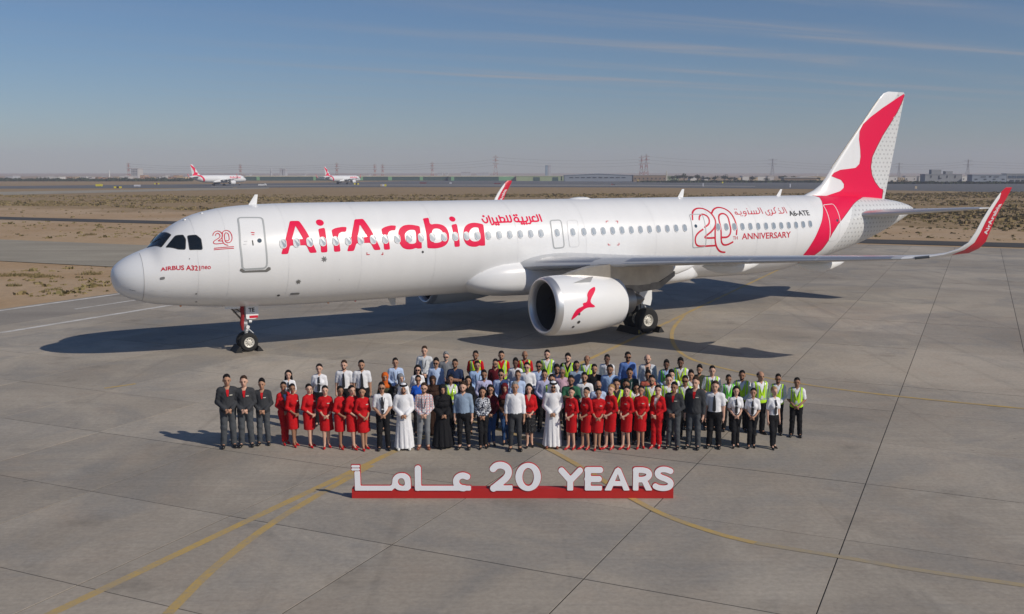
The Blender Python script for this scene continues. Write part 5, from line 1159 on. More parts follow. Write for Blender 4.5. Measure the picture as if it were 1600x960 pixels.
def mat_check(name, c1, c2, c3, sc):
    m, nt, N, L, b = nodes_of(name, .85); k = NB(nt); tc = N.new('ShaderNodeTexCoord'); s = N.new('ShaderNodeSeparateXYZ'); L.new(tc.outputs['Object'], s.inputs[0])
    a = k.math('LESS_THAN', k.math('FRACT', k.math('MULTIPLY', s.outputs[0], sc)), .35); c = k.math('LESS_THAN', k.math('FRACT', k.math('MULTIPLY', s.outputs[2], sc)), .35)
    L.new(k.mix(c, k.mix(a, c1, c2), c3), b.inputs['Base Color']); return m
def mat_blotch(name, c1, c2, sc, t=.5):
    m, nt, N, L, b = nodes_of(name, .85); k = NB(nt); tc = N.new('ShaderNodeTexCoord'); n = k.noise(sc, 2, .5, tc.outputs['Object']); L.new(k.mix(k.ramp(n, t-.02, t+.02), c1, c2), b.inputs['Base Color']); return m
CL['plaid'] = mat_check('cloth_plaid', (.66, .60, .60), (.55, .22, .22), (.42, .40, .46), 14.); CL['print'] = mat_blotch('cloth_print', (.03, .035, .06), (.60, .62, .66), 26.); CL['dots'] = mat_blotch('cloth_dots', (.012, .012, .014), (.3, .3, .3), 60., .66); CL['floral'] = mat_blotch('cloth_floral', (.03, .028, .03), (.26, .24, .23), 20., .58)
def pobj(name, me, m, parent, rot=0., loc=None, mats=None):
    o = bpy.data.objects.new(name, me); COL.objects.link(o); o.parent = parent
    for i, q in enumerate(mats or [m]): o.material_slots[i].link = 'OBJECT'; o.material_slots[i].material = q
    if rot: o.rotation_euler = (0, 0, rot)
    if loc is not None: o.location = loc
    if name in HEADS:
        o.scale = (HSC,)*3; l = o.location; o.location = (l[0]*HSC, l[1]*HSC, (l[2]-HZ0)*HSC+HZ0)
    return o
HEADS = {'hair', 'headscarf', 'headcloth', 'head_cord', 'eye', 'glasses', 'sunglasses', 'eyebrow', 'mouth', 'beard', 'moustache'}
def person(u, v, label, feet=None, H=None, sex='m', pose='clasp', skin='tan', hair='short', hc='black', top=('shirt_long', 'white'), bottom=('trousers', 'black'), shoe=None, yaw=0., hy=0., beard=None, shades=None, tie=None, vest=None, lan=None, ep=None, head=None, badge=None, insert=None, wide=1., cat='person', group=None, mirror=0):
    if feet is not None:
        Y = G(u, feet)[1]; P = atY(u, v, Y); H = min(max(P[2], 1.5), 2.0)
        P = G(u, v, H) if abs(P[2]-H) > .01 else P
    else:
        H = H or (1.75 if sex == 'm' else 1.66); P = G(u, v, H)
    k = H/(1.787 if sex == 'm' else 1.775)
    base_top = {'hair_thick': 1.03, 'hijab': 1.01, 'ghutra': 1.01}.get(head or 'hair_'+str(hair), 1.008)
    k /= base_top
    hyk = min((0, -.45, .45), key=lambda q: abs(q-hy)) if sex == 'f' and pose == 'clasp' else 0
    r = bpy.data.objects.new('person', MESH['body', sex, pose, hyk]); COL.objects.link(r); r.location = (P[0], P[1], .002); r.rotation_euler = (0, 0, yaw); r.scale = (k*wide, k*wide, k)
    r.material_slots[0].link = 'OBJECT'; r.material_slots[0].material = SKIN[skin]
    tag(r, label, cat, group)
    if head == 'hijab': pobj('headscarf', MESH['hijab'], CL[hc], r, hyk)
    elif head == 'ghutra': pobj('headcloth', MESH['ghutra'], CL['white'], r, hyk); pobj('head_cord', MESH['agal'], CL['black'], r, hyk)
    elif hair: pobj('hair', MESH['hair_'+hair], HAIR[hc], r, hyk)
    c, s = math.cos(hyk), math.sin(hyk); rt = lambda p: (p[0]*c-p[1]*s, p[0]*s+p[1]*c, p[2])
    if shades != 'sun':
        for q in (-1, 1): pobj('eye', MESH['eye'], EYE_M, r, hyk, rt((q*.031, -.093 if sex == 'm' else -.089, 1.643)))
        if shades: pobj('glasses', MESH['glasses'], LENS, r, hyk)
    else: pobj('sunglasses', MESH['shades'], LENS, r, hyk)
    for q in (-1, 1): pobj('eyebrow', MESH['eyebrow'], HAIR['black' if hc not in HAIR else hc], r, hyk, rt((q*.033, -.098 if sex == 'm' else -.094, 1.667)))
    pobj('mouth', MESH['mouth'], LIPR if (sex == 'f' and top[1] == 'red') else LIPS, r, hyk, rt((0, -.100 if sex == 'm' else -.097, 1.580)))
    if beard == 'full': pobj('beard', MESH['beard'], STUB[hc if hc in HAIR else 'black'], r)
    elif beard: pobj('moustache', MESH['moustache'], HAIR[hc if hc in HAIR else 'black'], r)
    kind, col = top; nm = {'shirt_long': 'shirt', 'shirt_short': 'shirt'}.get(kind, kind)
    key = {'dress': ('dress', 'f', mirror)}.get(kind, (kind, sex, pose))
    pobj(nm, MESH[key], CL[col], r)
    if kind not in ('dress', 'robe'):
        if bottom[0] == 'skirt': pobj('skirt', MESH['skirt', 'f'], CL[bottom[1]], r)
        else: pobj('trousers', MESH[bottom[0], sex], CL[bottom[1]], r)
    sm_ = shoe or SHOEB
    for i in (0, 1): pobj('shoe', MESH['shoe', sex, i], sm_, r)
    if tie: pobj('tie', MESH['tie', sex], CL[tie], r)
    if vest: pobj('vest', MESH['vest', sex], None, r, mats=[LIME if vest == 'lime' else LIME2, REFL])
    if lan: pobj('lanyard', MESH['lanyard', sex], CL[lan], r); pobj('badge', MESH['badge', sex], CL['pale'], r)
    if ep:
        for i in (0, 1): pobj('epaulette', MESH['epaulette', sex, i], GOLD if ep == 'gold' else CL['black'], r)
    if badge: pobj('name_badge', MESH['name_badge', sex], CL['cream'], r)
    if insert: pobj('collar_insert', MESH['collar_insert', sex], CL[insert], r)
    return r
# ------------------------------------------------------------------ the group in front of the airliner
CR_ = random.Random(19)
def P_(u, v, label, **k):
    g = k.pop('group', 'staff posing in front of the airliner'); x, y, _ = G(u, k.get('feet') or 670); k['yaw'] = k.get('yaw', 0.)+math.atan2(-x, y)*.8
    k['yaw'] += CR_.uniform(-.16, .16); k['wide'] = k.get('wide', 1.)*CR_.uniform(.95, 1.05)
    o = person(u, v, label, group=g, **k); o.rotation_euler[0] = CR_.uniform(-.018, .018); o.rotation_euler[1] = CR_.uniform(-.022, .022); return o
SUIT = dict(top=('jacket', 'charcoal'), bottom=('trousers', 'slate'), insert='redpolo', badge=1)
PIL = dict(top=('shirt_short', 'white'), bottom=('trousers', 'black'), tie='hidark', ep='gold')
PILF = dict(sex='f', top=('shirt_short', 'white'), bottom=('trousers', 'black'), tie='hidark', ep='gold')
RL = dict(sex='f', top=('dress', 'red'), shoe=SHOER, hair='bun', yaw=.72, hy=-.45, badge=1)
RR = dict(sex='f', top=('dress', 'red'), shoe=SHOER, hair='bun', yaw=-.72, hy=.45, badge=1, mirror=1)
HV = dict(top=('shirt_long', 'white'), vest='lime')
# front row, left to right
P_(353.8, 585, 'man in charcoal uniform jacket at the far left end of the front row', feet=699, skin='tan', beard='', yaw=.05, **SUIT)
P_(382, 587.4, 'man in charcoal uniform jacket, second from the left end, smiling', feet=697.5, skin='fair', hc='brown', **SUIT)
P_(409.5, 590, 'man in charcoal uniform jacket next to the red uniformed women on the left', feet=695, skin='tan', hair='thick', beard='', **SUIT)
P_(442.5, 597, 'woman in red trouser suit at the left end of the red row', feet=694, sex='f', skin='brown', hair='bun', top=('blazer', 'red'), bottom=('trousers', 'red'), shoe=SHOER, yaw=.5, hy=-.45, insert='lblue')
P_(456.8, 600, 'dark skinned woman in red dress beside the red trouser suit', feet=697.5, skin='brown', **RL)
P_(482, 600, 'woman in red dress with hair up, third of the left red group', feet=698, skin='fair', **RL)
P_(507.8, 602.7, 'woman in belted red dress in the middle of the left red group', feet=699.7, skin='fair', **dict(RL, yaw=.2, hy=0, pose='clasp'))
P_(529.4, 603.5, 'woman in red dress, third from the right of the left red group', feet=701, skin='brown', **RL)
P_(550, 602.7, 'woman in red dress, second from the right of the left red group', feet=701.5, skin='fair', **RL)
P_(567.2, 605, 'woman in red dress standing next to the pilot with sunglasses', feet=702.5, skin='tan', **dict(RL, yaw=.3, hy=-.45))
P_(598.4, 597, 'pilot in white shirt and sunglasses beside the man in white robe', feet=703, skin='tan', shades='sun', lan='hidark', **PIL)
P_(630.3, 599, 'bearded man in long white robe and headcloth, left of the plaid shirt', feet=702.5, skin='tan', beard='full', top=('robe', 'white'), head='ghutra', shoe=SHOEW)
P_(660.7, 598, 'man in red and grey plaid shirt with glasses', feet=701.5, skin='fair', hc='brown', beard='full', shades='clear', top=('shirt_long', 'plaid'), bottom=('slim', 'grey'), shoe=SHOEN, lan='black')
P_(692.2, 601.5, 'woman in long black robe and black headscarf in the front row', feet=700, sex='f', skin='tan', top=('robe', 'black'), head='hijab', hc='black', wide=1.08)
P_(724.6, 597, 'tall man in blue grey shirt and dark trousers in the front row', feet=701.6, skin='fair', hc='brown', beard='full', pose='side', top=('shirt_long', 'bluegrey'), bottom=('slim', 'black'))
P_(754.3, 605, 'woman in black and white patterned blouse and black trousers', feet=700.6, sex='f', skin='tan', hair='long', top=('shirt_long', 'print'), bottom=('trousers', 'black'))
P_(767.4, 602, 'woman in maroon sweater, jeans and glasses', feet=697, sex='f', skin='tan', hair='long', shades='clear', top=('shirt_long', 'maroon'), bottom=('slim', 'denim'))
P_(790.3, 599.5, 'woman in maroon headscarf and jeans behind the white shirted man', feet=693.5, sex='f', skin='tan', head='hijab', hc='maroon', top=('shirt_long', 'brownc'), bottom=('slim', 'denim'))
P_(805, 596.5, 'man in white shirt and grey trousers at the centre of the front row', feet=704, skin='tan', hair='short', hc='grey', pose='side', top=('shirt_long', 'white'), bottom=('slim', 'charcoal'))
P_(827.3, 600.5, 'woman in red cardigan and dark patterned skirt', feet=698.8, sex='f', skin='fair', hair='long', top=('cardigan', 'red'), bottom=('skirt', 'dots'))
P_(863, 595.5, 'man in long white robe, headcloth and sunglasses near the centre', feet=699.7, skin='tan', beard='full', shades='sun', top=('robe', 'white'), head='ghutra', shoe=SHOEN)
P_(893, 605.6, 'woman in red dress closest to the man in white robe and sunglasses', feet=702, skin='fair', **RR)
P_(915.6, 605, 'woman in red dress, second of the right red group', feet=702, skin='tan', **RR)
P_(933.4, 607, 'woman in red dress with dark hair, third of the right red group', feet=702.5, skin='tan', **dict(RR, yaw=-.1, hy=0))
P_(953, 601, 'blond woman in red dress in the right red group', feet=702, skin='fair', hc='blond', **RR)
P_(979, 603.5, 'woman in flared red dress, fifth of the right red group', feet=702, skin='fair', **RR)
P_(1001.9, 603, 'woman in red dress next to the red trouser suit on the right', feet=700.5, skin='tan', **dict(RR, yaw=-.2, hy=0))
P_(1026.9, 601.6, 'woman in red trouser suit over white blouse at the right end of the red row', feet=700, sex='f', skin='fair', hair='bun', top=('blazer', 'red'), bottom=('trousers', 'red'), shoe=SHOER, yaw=-.45, hy=.45, insert='white', mirror=1)
P_(1053.5, 597, 'dark skinned man in charcoal uniform beside the right red trouser suit', feet=701, skin='brown', yaw=-.3, **SUIT)
P_(1085, 589, 'tall man in charcoal uniform with arms down', feet=701, skin='fair', hair='short', hc='brown', pose='side', yaw=-.2, **SUIT)
P_(1117.8, 595, 'broad pilot in white shirt and grey tie on the right of the front row', feet=699.7, skin='fair', hc='brown', pose='side', wide=1.06, **PIL)
P_(1151, 604, 'pilot woman with curly dark hair, hands clasped, on the right', feet=698.8, skin='fair', hair='long', **PILF)
P_(1176, 606.5, 'pilot woman with hair tied back, between curly haired and blond ones', feet=699.7, skin='tan', hair='bun', **PILF)
P_(1209.8, 604.5, 'blond pilot woman with arms down at the right end of the front row', feet=701, skin='fair', hair='bun', hc='blond', pose='side', yaw=.35, **PILF)
P_(1246.3, 590.4, 'man in open lime vest and dark trousers, rightmost of everyone', feet=682.5, skin='brown', beard='m', hair='short', wide=1.08, top=('shirt_short', 'white'), vest='lime', lan='hidark')
# second rows, left to right
P_(451, 579, 'pilot woman with long dark hair behind the left red group', feet=667, skin='fair', hair='long', **PILF)
P_(496.6, 569, 'pilot woman with hair up standing behind the left red group', feet=665, skin='fair', hair='bun', pose='side', **PILF)
P_(536.5, 563, 'fair skinned pilot man behind the left red group', H=1.80, skin='fair', hc='brown', beard='full', pose='side', **PIL)
P_(566.3, 562.8, 'dark bearded pilot man right of the fair one, behind the red group', H=1.80, skin='tan', beard='full', pose='side', **PIL)
P_(600.6, 582.5, 'woman in bright orange headscarf and olive top', H=1.64, sex='f', skin='tan', head='hijab', hc='orange', top=('shirt_long', 'olive'))
P_(618.5, 559.6, 'man in light blue shirt with lanyard above the white headcloth', H=1.76, skin='tan', top=('shirt_long', 'sky'), lan='grey')
P_(626.6, 584.5, 'woman in grey headscarf and dark patterned coat', H=1.64, sex='f', skin='fair', head='hijab', hc='grey', top=('jacket', 'floral'), yaw=.4)
P_(651.5, 571, 'woman in white blouse and sunglasses with long dark hair', H=1.68, sex='f', skin='fair', hair='long', shades='sun', top=('shirt_long', 'white'))
P_(651.5, 586.8, 'woman in royal blue blouse behind the plaid shirt', H=1.66, sex='f', skin='tan', hair='bun', shades='clear', top=('shirt_long', 'royal'))
P_(662.7, 541, 'tall man in pale pink shirt with lanyard in the back row', H=1.86, skin='fair', hc='brown', top=('shirt_long', 'pale'), lan='black')
P_(678, 587.8, 'woman in dark brown veil behind the plaid shirt and black robe', H=1.65, sex='f', skin='brown', hair='long', top=('robe', 'brownc'), head='hijab', hc='brownc')
P_(679.6, 558, 'man in light blue shirt and sunglasses behind the royal blue blouse', H=1.77, skin='tan', shades='sun', pose='side', top=('shirt_long', 'sky'), hair='thick')
P_(697.8, 548.7, 'grey haired man in grey top and sunglasses in the back row', H=1.76, skin='fair', hair='thick', hc='grey', beard='full', shades='sun', top=('shirt_short', 'grey'))
P_(704.4, 585.5, 'woman in lime vest over white shirt behind the black robe', H=1.66, sex='f', skin='brown', hair='bun', top=('shirt_long', 'white'), vest='lime')
P_(711.9, 561.3, 'bearded man in navy shirt with folded arms', H=1.76, skin='brown', hair='short', beard='full', pose='cross', top=('shirt_short', 'navy'))
P_(731.6, 588, 'woman in black top with long hair behind the blue grey shirt', H=1.63, sex='f', skin='tan', hair='long', top=('shirt_long', 'black'))
P_(742.3, 548, 'man in lime vest over red polo, leftmost of the three in the back row', H=1.76, skin='brown', beard='full', top=('shirt_short', 'redpolo'), vest='lime')
P_(745.8, 564.2, 'man in blue shirt with lanyard below the leftmost red polo', H=1.75, skin='tan', beard='m', top=('shirt_long', 'lblue'), lan='hidark')
P_(756.2, 577.8, 'bearded man in lavender shirt with lanyard', H=1.74, skin='brown', beard='full', top=('shirt_long', 'lav'), lan='black')
P_(775.7, 561, 'man in maroon shirt with glasses', H=1.75, skin='tan', beard='full', shades='clear', top=('shirt_long', 'maroon'))
P_(781.5, 548.4, 'man in lime vest over red polo, middle of the three in the back row', H=1.76, skin='tan', beard='full', top=('shirt_short', 'redpolo'), vest='lime')
P_(781, 576, 'man in light blue shirt, dark tie and sunglasses', H=1.73, skin='tan', shades='sun', top=('shirt_long', 'sky'), tie='navy', hair='thick')
P_(803.8, 558, 'moustached man in white shirt left of the bald red polo', H=1.76, skin='dark', hair='thick', beard='m', top=('shirt_long', 'white'))
P_(807.8, 579, 'man in plain light blue shirt behind the centre white shirt', H=1.74, skin='tan', hair='short', hc='brown', top=('shirt_long', 'sky'))
P_(820.7, 547.8, 'bald man in lime vest over red polo, rightmost of the three', H=1.76, skin='brown', hair=None, beard='full', top=('shirt_short', 'redpolo'), vest='lime', lan='grey')
P_(823.7, 566.6, 'smiling man in white shirt with glasses behind the red cardigan', H=1.75, skin='fair', shades='clear', top=('shirt_long', 'white'))
P_(842.8, 564.3, 'man in sky blue shirt and sunglasses right of the smiling white shirt', H=1.75, skin='brown', shades='sun', beard='full', top=('shirt_long', 'sky'))
P_(849.4, 577.4, 'moustached man in grey lavender shirt behind the red cardigan', H=1.75, skin='tan', beard='m', top=('shirt_long', 'lav'))
P_(854.5, 547, 'man in lime vest over white shirt at the middle of the back row', H=1.79, skin='fair', beard='full', lan='grey', **HV)
P_(864, 585, 'man in lime vest and sunglasses half hidden behind the white headcloth', H=1.76, skin='tan', shades='sun', **HV)
P_(869.8, 568.2, 'man in navy shirt left of the pink shirt', H=1.74, skin='brown', hair='thick', beard='full', top=('shirt_short', 'navy'))
P_(877.6, 574, 'man in pink shirt', H=1.74, skin='brown', hair='short', hc='grey', shades='clear', top=('shirt_long', 'pink'))
P_(888.4, 551, 'man in lime vest over dark jacket in the back row', H=1.76, skin='fair', beard='full', top=('jacket', 'black'), vest='lime', hair='thick')
P_(892, 586.8, 'man in green polo with folded arms', H=1.75, skin='brown', beard='full', pose='cross', top=('shirt_short', 'green'))
P_(902, 564.3, 'tall man in blue grey shirt behind the green polo', H=1.76, skin='brown', beard='full', pose='side', top=('shirt_long', 'bluegrey'))
P_(914.3, 582, 'bearded man in white shirt with lanyard right of the green polo', H=1.76, skin='tan', beard='full', top=('shirt_long', 'white'), lan='grey')
P_(916, 555, 'balding older man in lime vest in the back row', H=1.70, skin='brown', hair='thin', beard='m', **HV)
P_(926.9, 569.4, 'man in black shirt', H=1.75, skin='tan', beard='full', top=('shirt_long', 'black'))
P_(934.8, 594.7, 'balding man in pale blue shirt behind the right red dresses', H=1.72, skin='tan', hair='thin', hc='grey', shades='clear', top=('shirt_long', 'sky'))
P_(948.8, 554, 'moustached man in white shirt near the right end of the back row', H=1.74, skin='dark', beard='m', pose='side', top=('shirt_long', 'white'), lan='hidark')
P_(954, 570, 'bearded man in light blue shirt right of the black shirt', H=1.77, skin='brown', beard='full', pose='side', top=('shirt_long', 'lblue'), wide=1.05)
P_(962.9, 592.4, 'man in lime vest over dark shirt behind the blond woman in red', H=1.76, skin='tan', hair='short', top=('shirt_long', 'hidark'), vest='lime')
P_(976.6, 592.4, 'man in lime vest just right of the one behind the blond woman', H=1.74, skin='brown', **HV)
P_(981.5, 550, 'large man in blue shirt and sunglasses in the back row', H=1.84, skin='brown', shades='sun', beard='full', pose='side', top=('shirt_long', 'blue'), hair='short', wide=1.06)
P_(985.6, 575.6, 'man in dark green polo', H=1.74, skin='brown', beard='m', top=('shirt_short', 'dgreen'), lan='pale')
P_(994.5, 600, 'woman in lime vest and glasses between two red dresses', H=1.62, sex='f', skin='tan', hair='bun', shades='clear', top=('shirt_long', 'white'), vest='lime')
P_(1013.4, 553.8, 'man in pale blazer over black shirt in the back row', H=1.84, skin='fair', hair='thin', hc='brown', beard='full', pose='side', top=('blazer', 'pale'), insert='black')
P_(1014, 577, 'man in coral polo', H=1.76, skin='brown', beard='full', pose='cross', top=('shirt_short', 'coral'), hair='thick')
P_(1020, 586, 'bearded man in lime vest below the coral polo', H=1.80, skin='tan', beard='full', **HV)
P_(1041.9, 561, 'man in green vest over blue shirt in the back row', H=1.75, skin='dark', beard='full', hair='thick', top=('shirt_long', 'lblue'), vest='green', lan='navy')
P_(1043.8, 585, 'smiling man in lime vest above the dark skinned charcoal uniform', H=1.78, skin='fair', lan='hidark', **HV)
P_(1050.7, 576.5, 'man in lime vest with thick black hair behind the smiling one', H=1.74, skin='fair', hair='thick', **HV)
P_(1065.3, 557.6, 'tall man in lime vest, topmost on the right of the back row', H=1.80, skin='dark', beard='full', hair='thick', lan='redpolo', **HV)
P_(1071.3, 587, 'man in lime vest and sunglasses left of the tall charcoal uniform', H=1.75, skin='brown', shades='sun', wide=1.05, **HV)
P_(1080, 577, 'round faced man in lime vest behind the tall charcoal uniform', H=1.72, skin='tan', hair='thick', **HV)
P_(1093, 568.4, 'man in olive shirt', H=1.74, skin='tan', beard='full', hair='thick', top=('shirt_long', 'olive'), yaw=-.3)
P_(1111.5, 571.8, 'captain in lime vest with gold shoulder stripes', H=1.82, skin='fair', top=('shirt_short', 'white'), vest='lime', tie='hidark', ep='gold')
P_(1139.3, 585.7, 'short bearded man in green vest behind the broad pilot', feet=673.5, skin='brown', beard='full', top=('shirt_long', 'white'), vest='green', lan='hidark')
P_(1160, 579, 'bearded man in lime vest behind the curly haired pilot woman', feet=673.5, skin='brown', hair='short', beard='full', **HV)
P_(1187.4, 579.7, 'big man in lime vest behind the pilot women', feet=678, skin='tan', hair='thin', pose='side', wide=1.08, yaw=.3, lan='hidark', **HV)
P_(1216, 584.4, 'bearded man in lime vest and glasses behind the blond pilot woman', feet=679, skin='brown', beard='full', shades='clear', **HV)
# ------------------------------------------------------------------ the free-standing letters
def sign():
    Y = G(800, 779)[1]; a = atY(550, 779, Y); b = atY(1052, 779, Y); Wd = b[0]-a[0]; px = Wd/502.   # metres per photo pixel
    root = empty('letter_sign', ((a[0]+b[0])/2, Y, .002), 0); tag(root, 'red and white sign of big letters standing on the apron', 'sign')
    S = lambda u, v: ((u-801)*px, (779-v)*px*1.012)
    M_SR = mat('sign_red', (.50, .018, .016), .55, var=.05, vscale=2); M_SW = mat('sign_white', (.90, .90, .93), .5)
    x0, z1 = S(550, 764); x1, _ = S(1052, 764); d = .22
    bm = MB(); bm.box(((x0+x1)/2, d/2, z1/2), (x1-x0, d, z1)); bm.build('base', M_SR, root, False)
    def extr(name, fn, bb, y0, y1, m, res=.02):
        V2, F = fill2d(fn, bb, res); n = len(V2); V = [(x, y0, z) for x, z in V2]+[(x, y1, z) for x, z in V2]; FF = [f for f in F]+[tuple(q+n for q in f[::-1]) for f in F]
        ed = {}
        for f in F:
            for i in range(len(f)): e = (f[i], f[(i+1) % len(f)]); ed[e] = 1
        for (p, q) in list(ed):
            if (q, p) not in ed: FF.append((q, p, p+n, q+n))
        me = mkmesh(name, V, FF, False); o = obj(name, me, m, root); return o
    Zs = (545, 715, 8.); Zl = (755, 715, 5.2459)
    def T(L, z): return [S(z[0]+a_/z[2], z[1]+b_/z[2]) for a_, b_ in L]
    def stk(L, z, w, n=2): P = T(L, z); return d_stroke(chaikin(P, n, False) if len(P) > 2 else P, w), P
    def letter(fs, pts, inner=None):
        f = d_union(fs); bb = pbb(pts, .22); dd = lambda g: (lambda X, Y: np.maximum(g(X, Y), .02-Y))
        extr('letter_outline', dd(d_grow(f, .013)), bb, -.010, .03, M_SR); extr('letter', f, bb, -.022, .0, M_SW)
    k8 = px/8.; kl = px/5.2459
    def flat(L, z): P = T(L, z); return d_poly(P), P
    # Arabic word, right to left: ain-alef, meem-alef with tanween
    f1, p1 = stk([(1480, 235), (1430, 215), (1370, 232), (1340, 280), (1350, 340), (1400, 378), (1440, 380)], Zs, 78*k8, 3); f2, p2 = flat([(835, 350), (1528, 350), (1528, 410), (835, 410)], Zs); f3, p3 = stk([(868, 130), (868, 375)], Zs, 78*k8)
    f4, p4 = flat([(832, 250), (904, 250), (904, 410), (832, 410)], Zs); letter([f1, f2, f3, f4], p1+p2+p3)
    f1, p1 = flat([(78, 165), (148, 165), (152, 410), (82, 410)], Zs); f2, p2 = flat([(82, 350), (545, 350), (545, 410), (82, 410)], Zs)
    O = chaikin(T([(530, 410), (560, 395), (578, 372), (600, 395), (640, 410), (778, 410), (778, 300), (770, 240), (720, 195), (660, 187), (600, 200), (552, 250), (548, 320), (530, 350), (480, 350), (480, 410)], Zs), 1); Oi = chaikin(T([(665, 248), (700, 270), (708, 352), (640, 350), (615, 310), (625, 262)], Zs), 2)
    letter([f1, f2, d_diff(d_poly(O), d_poly(Oi))], p1+p2+list(map(tuple, O)))
    for y0, y1 in ((88, 118), (128, 156)): f1, p1 = flat([(42, y0), (146, y0), (146, y1), (42, y1)], Zs); letter([f1], p1)
    W = 62*kl
    f1, p1 = stk([(82, 88), (105, 62), (150, 55), (195, 75), (212, 115), (195, 160), (140, 205), (85, 250)], Zl, W*.9, 3); f2, p2 = flat([(65, 228), (240, 226), (240, 270), (65, 270)], Zl); letter([f1, f2], p1+p2)
    c = S(Zl[0]+368/Zl[2], Zl[1]+156/Zl[2]); el_ = lambda rx, rz: (lambda X, Y: (np.hypot((X-c[0])/rx, (Y-c[1])/rz)-1)*rx)
    letter([d_diff(el_(104*kl, 118*kl), el_(47*kl, 76*kl))], [(c[0]-104*kl, c[1]-118*kl), (c[0]+104*kl, c[1]+118*kl)])
    w = 50*kl
    def ln(*a): return stk(list(a), Zl, w)
    def L_(*parts): letter([q[0] for q in parts], [pt for q in parts for pt in q[1]])
    L_(ln((640, 102), (713, 185)), ln((790, 102), (713, 185)), flat([(688, 170), (736, 170), (736, 268), (688, 268)], Zl))
    L_(flat([(832, 80), (880, 80), (880, 268), (832, 268)], Zl), ln((852, 98), (955, 98)), ln((852, 173), (945, 173)), flat([(832, 230), (972, 230), (972, 268), (832, 268)], Zl))
    L_(flat([(1078, 90), (1100, 76), (1124, 90), (1200, 268), (1150, 268), (1100, 130), (1048, 268), (992, 268)], Zl), flat([(1050, 190), (1150, 190), (1165, 230), (1035, 230)], Zl))
    L_(flat([(1225, 80), (1270, 80), (1270, 268), (1225, 268)], Zl), stk([(1245, 98), (1310, 98), (1355, 115), (1358, 150), (1320, 178), (1250, 178)], Zl, w*.92, 3), flat([(1290, 180), (1335, 170), (1385, 268), (1332, 268)], Zl))
    L_(stk([(1530, 108), (1490, 92), (1440, 95), (1418, 125), (1440, 155), (1500, 175), (1538, 200), (1528, 240), (1480, 252), (1430, 245), (1408, 232)], Zl, w*.92, 3))
sign()
# ------------------------------------------------------------------ beyond the runway
# the title on the starboard side of the airliner too
_xs = bb_[0]+bb_[1]
title_star = decal('lettering', lambda X, Y: f_(_xs-X, Y), bb_, .05, M_RED, body, .006, 1)
KEEP = {'radome', 'fuselage', 'livery_band', 'wing', 'sharklet', 'sharklet_paint', 'belly_fairing', 'fin', 'tailplane', 'engine', 'inlet_lip', 'cowl', 'core_cowl', 'pylon', 'fan_shroud', 'nose_gear', 'main_gear', 'wheel', 'tyre', 'strut', 'cockpit_pane', 'flap_fairing', 'exhaust_cone'}
def copy_tree(o, parent):
    nm = o.name.split('.')[0]
    if parent is not None and nm not in KEEP and o is not title_star: return None
    c = o.copy(); COL.objects.link(c); c.parent = parent
    if parent is None:
        for k in list(c.keys()): del c[k]
    for ch in list(o.children): copy_tree(ch, c)
    return c
def far_plane(u, v, head, label, sc=1.):
    p = G(u, v); c = copy_tree(plane, None); a = RD(180+head); c.rotation_euler = (0, 0, a); c.scale = (sc, sc, sc)
    c.location = (p[0]-21.97*sc*math.cos(a), p[1]-21.97*sc*math.sin(a), 0); tag(c, label, 'airplane', 'airliners out on the runway'); return c
far_plane(342, 290.4, 63, 'longer white and red jet on the runway, further left of the two')
far_plane(535, 288.0, 66, 'white and red jet on the runway, right of the other distant one', .93)

# service car
def car(u, v):
    p = G(u, v); r = empty('car', (p[0], p[1], -.02), RD(8)); tag(r, 'small white car driving on the runway right of the distant jet', 'car'); Wm = mat('car_white', (.75, .75, .75), .3, coat=.4)
    b = MB(); pr = [(-2.15, .35), (-2.2, .75), (-2.05, .98), (-.95, 1.05), (-.35, 1.52), (1.3, 1.55), (2.0, 1.08), (2.2, .95), (2.22, .4)]
    b.loft([[(x, y*s, z) for x, z in pr] for y, s in ((-.88, 1), (-.8, 1.05), (.8, 1.05), (.88, 1))]); b.build('body', Wm, r, True, 30)
    for s in (-1, 1):
        b = MB(); b.prism([(-.85, s*.925, 1.05), (1.75, s*.925, 1.05), (1.2, s*.90, 1.45), (-.3, s*.90, 1.45)], (0, s*.01, 0)); b.build('side_window', M_GLASSD, r, False)
        for x in (-1.35, 1.35):
            w = empty('wheel', (x, s*.78, .34), 0, r); b = MB(); b.lathe([(-.1, .2), (-.1, .33), (.1, .33), (.1, .2)], (0, 0, 0), (0, 1, 0), 18, True); b.build('tyre', M_TYRE, w); b = MB(); b.lathe([(s*.105, .2), (s*.11, .05), (s*.11, 0)], (0, 0, 0), (0, 1, 0), 14); b.build('rim', M_RIM, w)
        b = MB(); b.box((-2.14, s*.62, .74), (.12, .3, .14)); b.build('headlight', M_FRAMEW, r, False)
    b = MB(); b.prism([(-1.0, -.74, 1.07), (-1.0, .74, 1.07), (-.42, .68, 1.48), (-.42, -.68, 1.48)], (-.02, 0, .02)); b.build('windscreen', M_GLASSD, r, False)
car(410, 291)
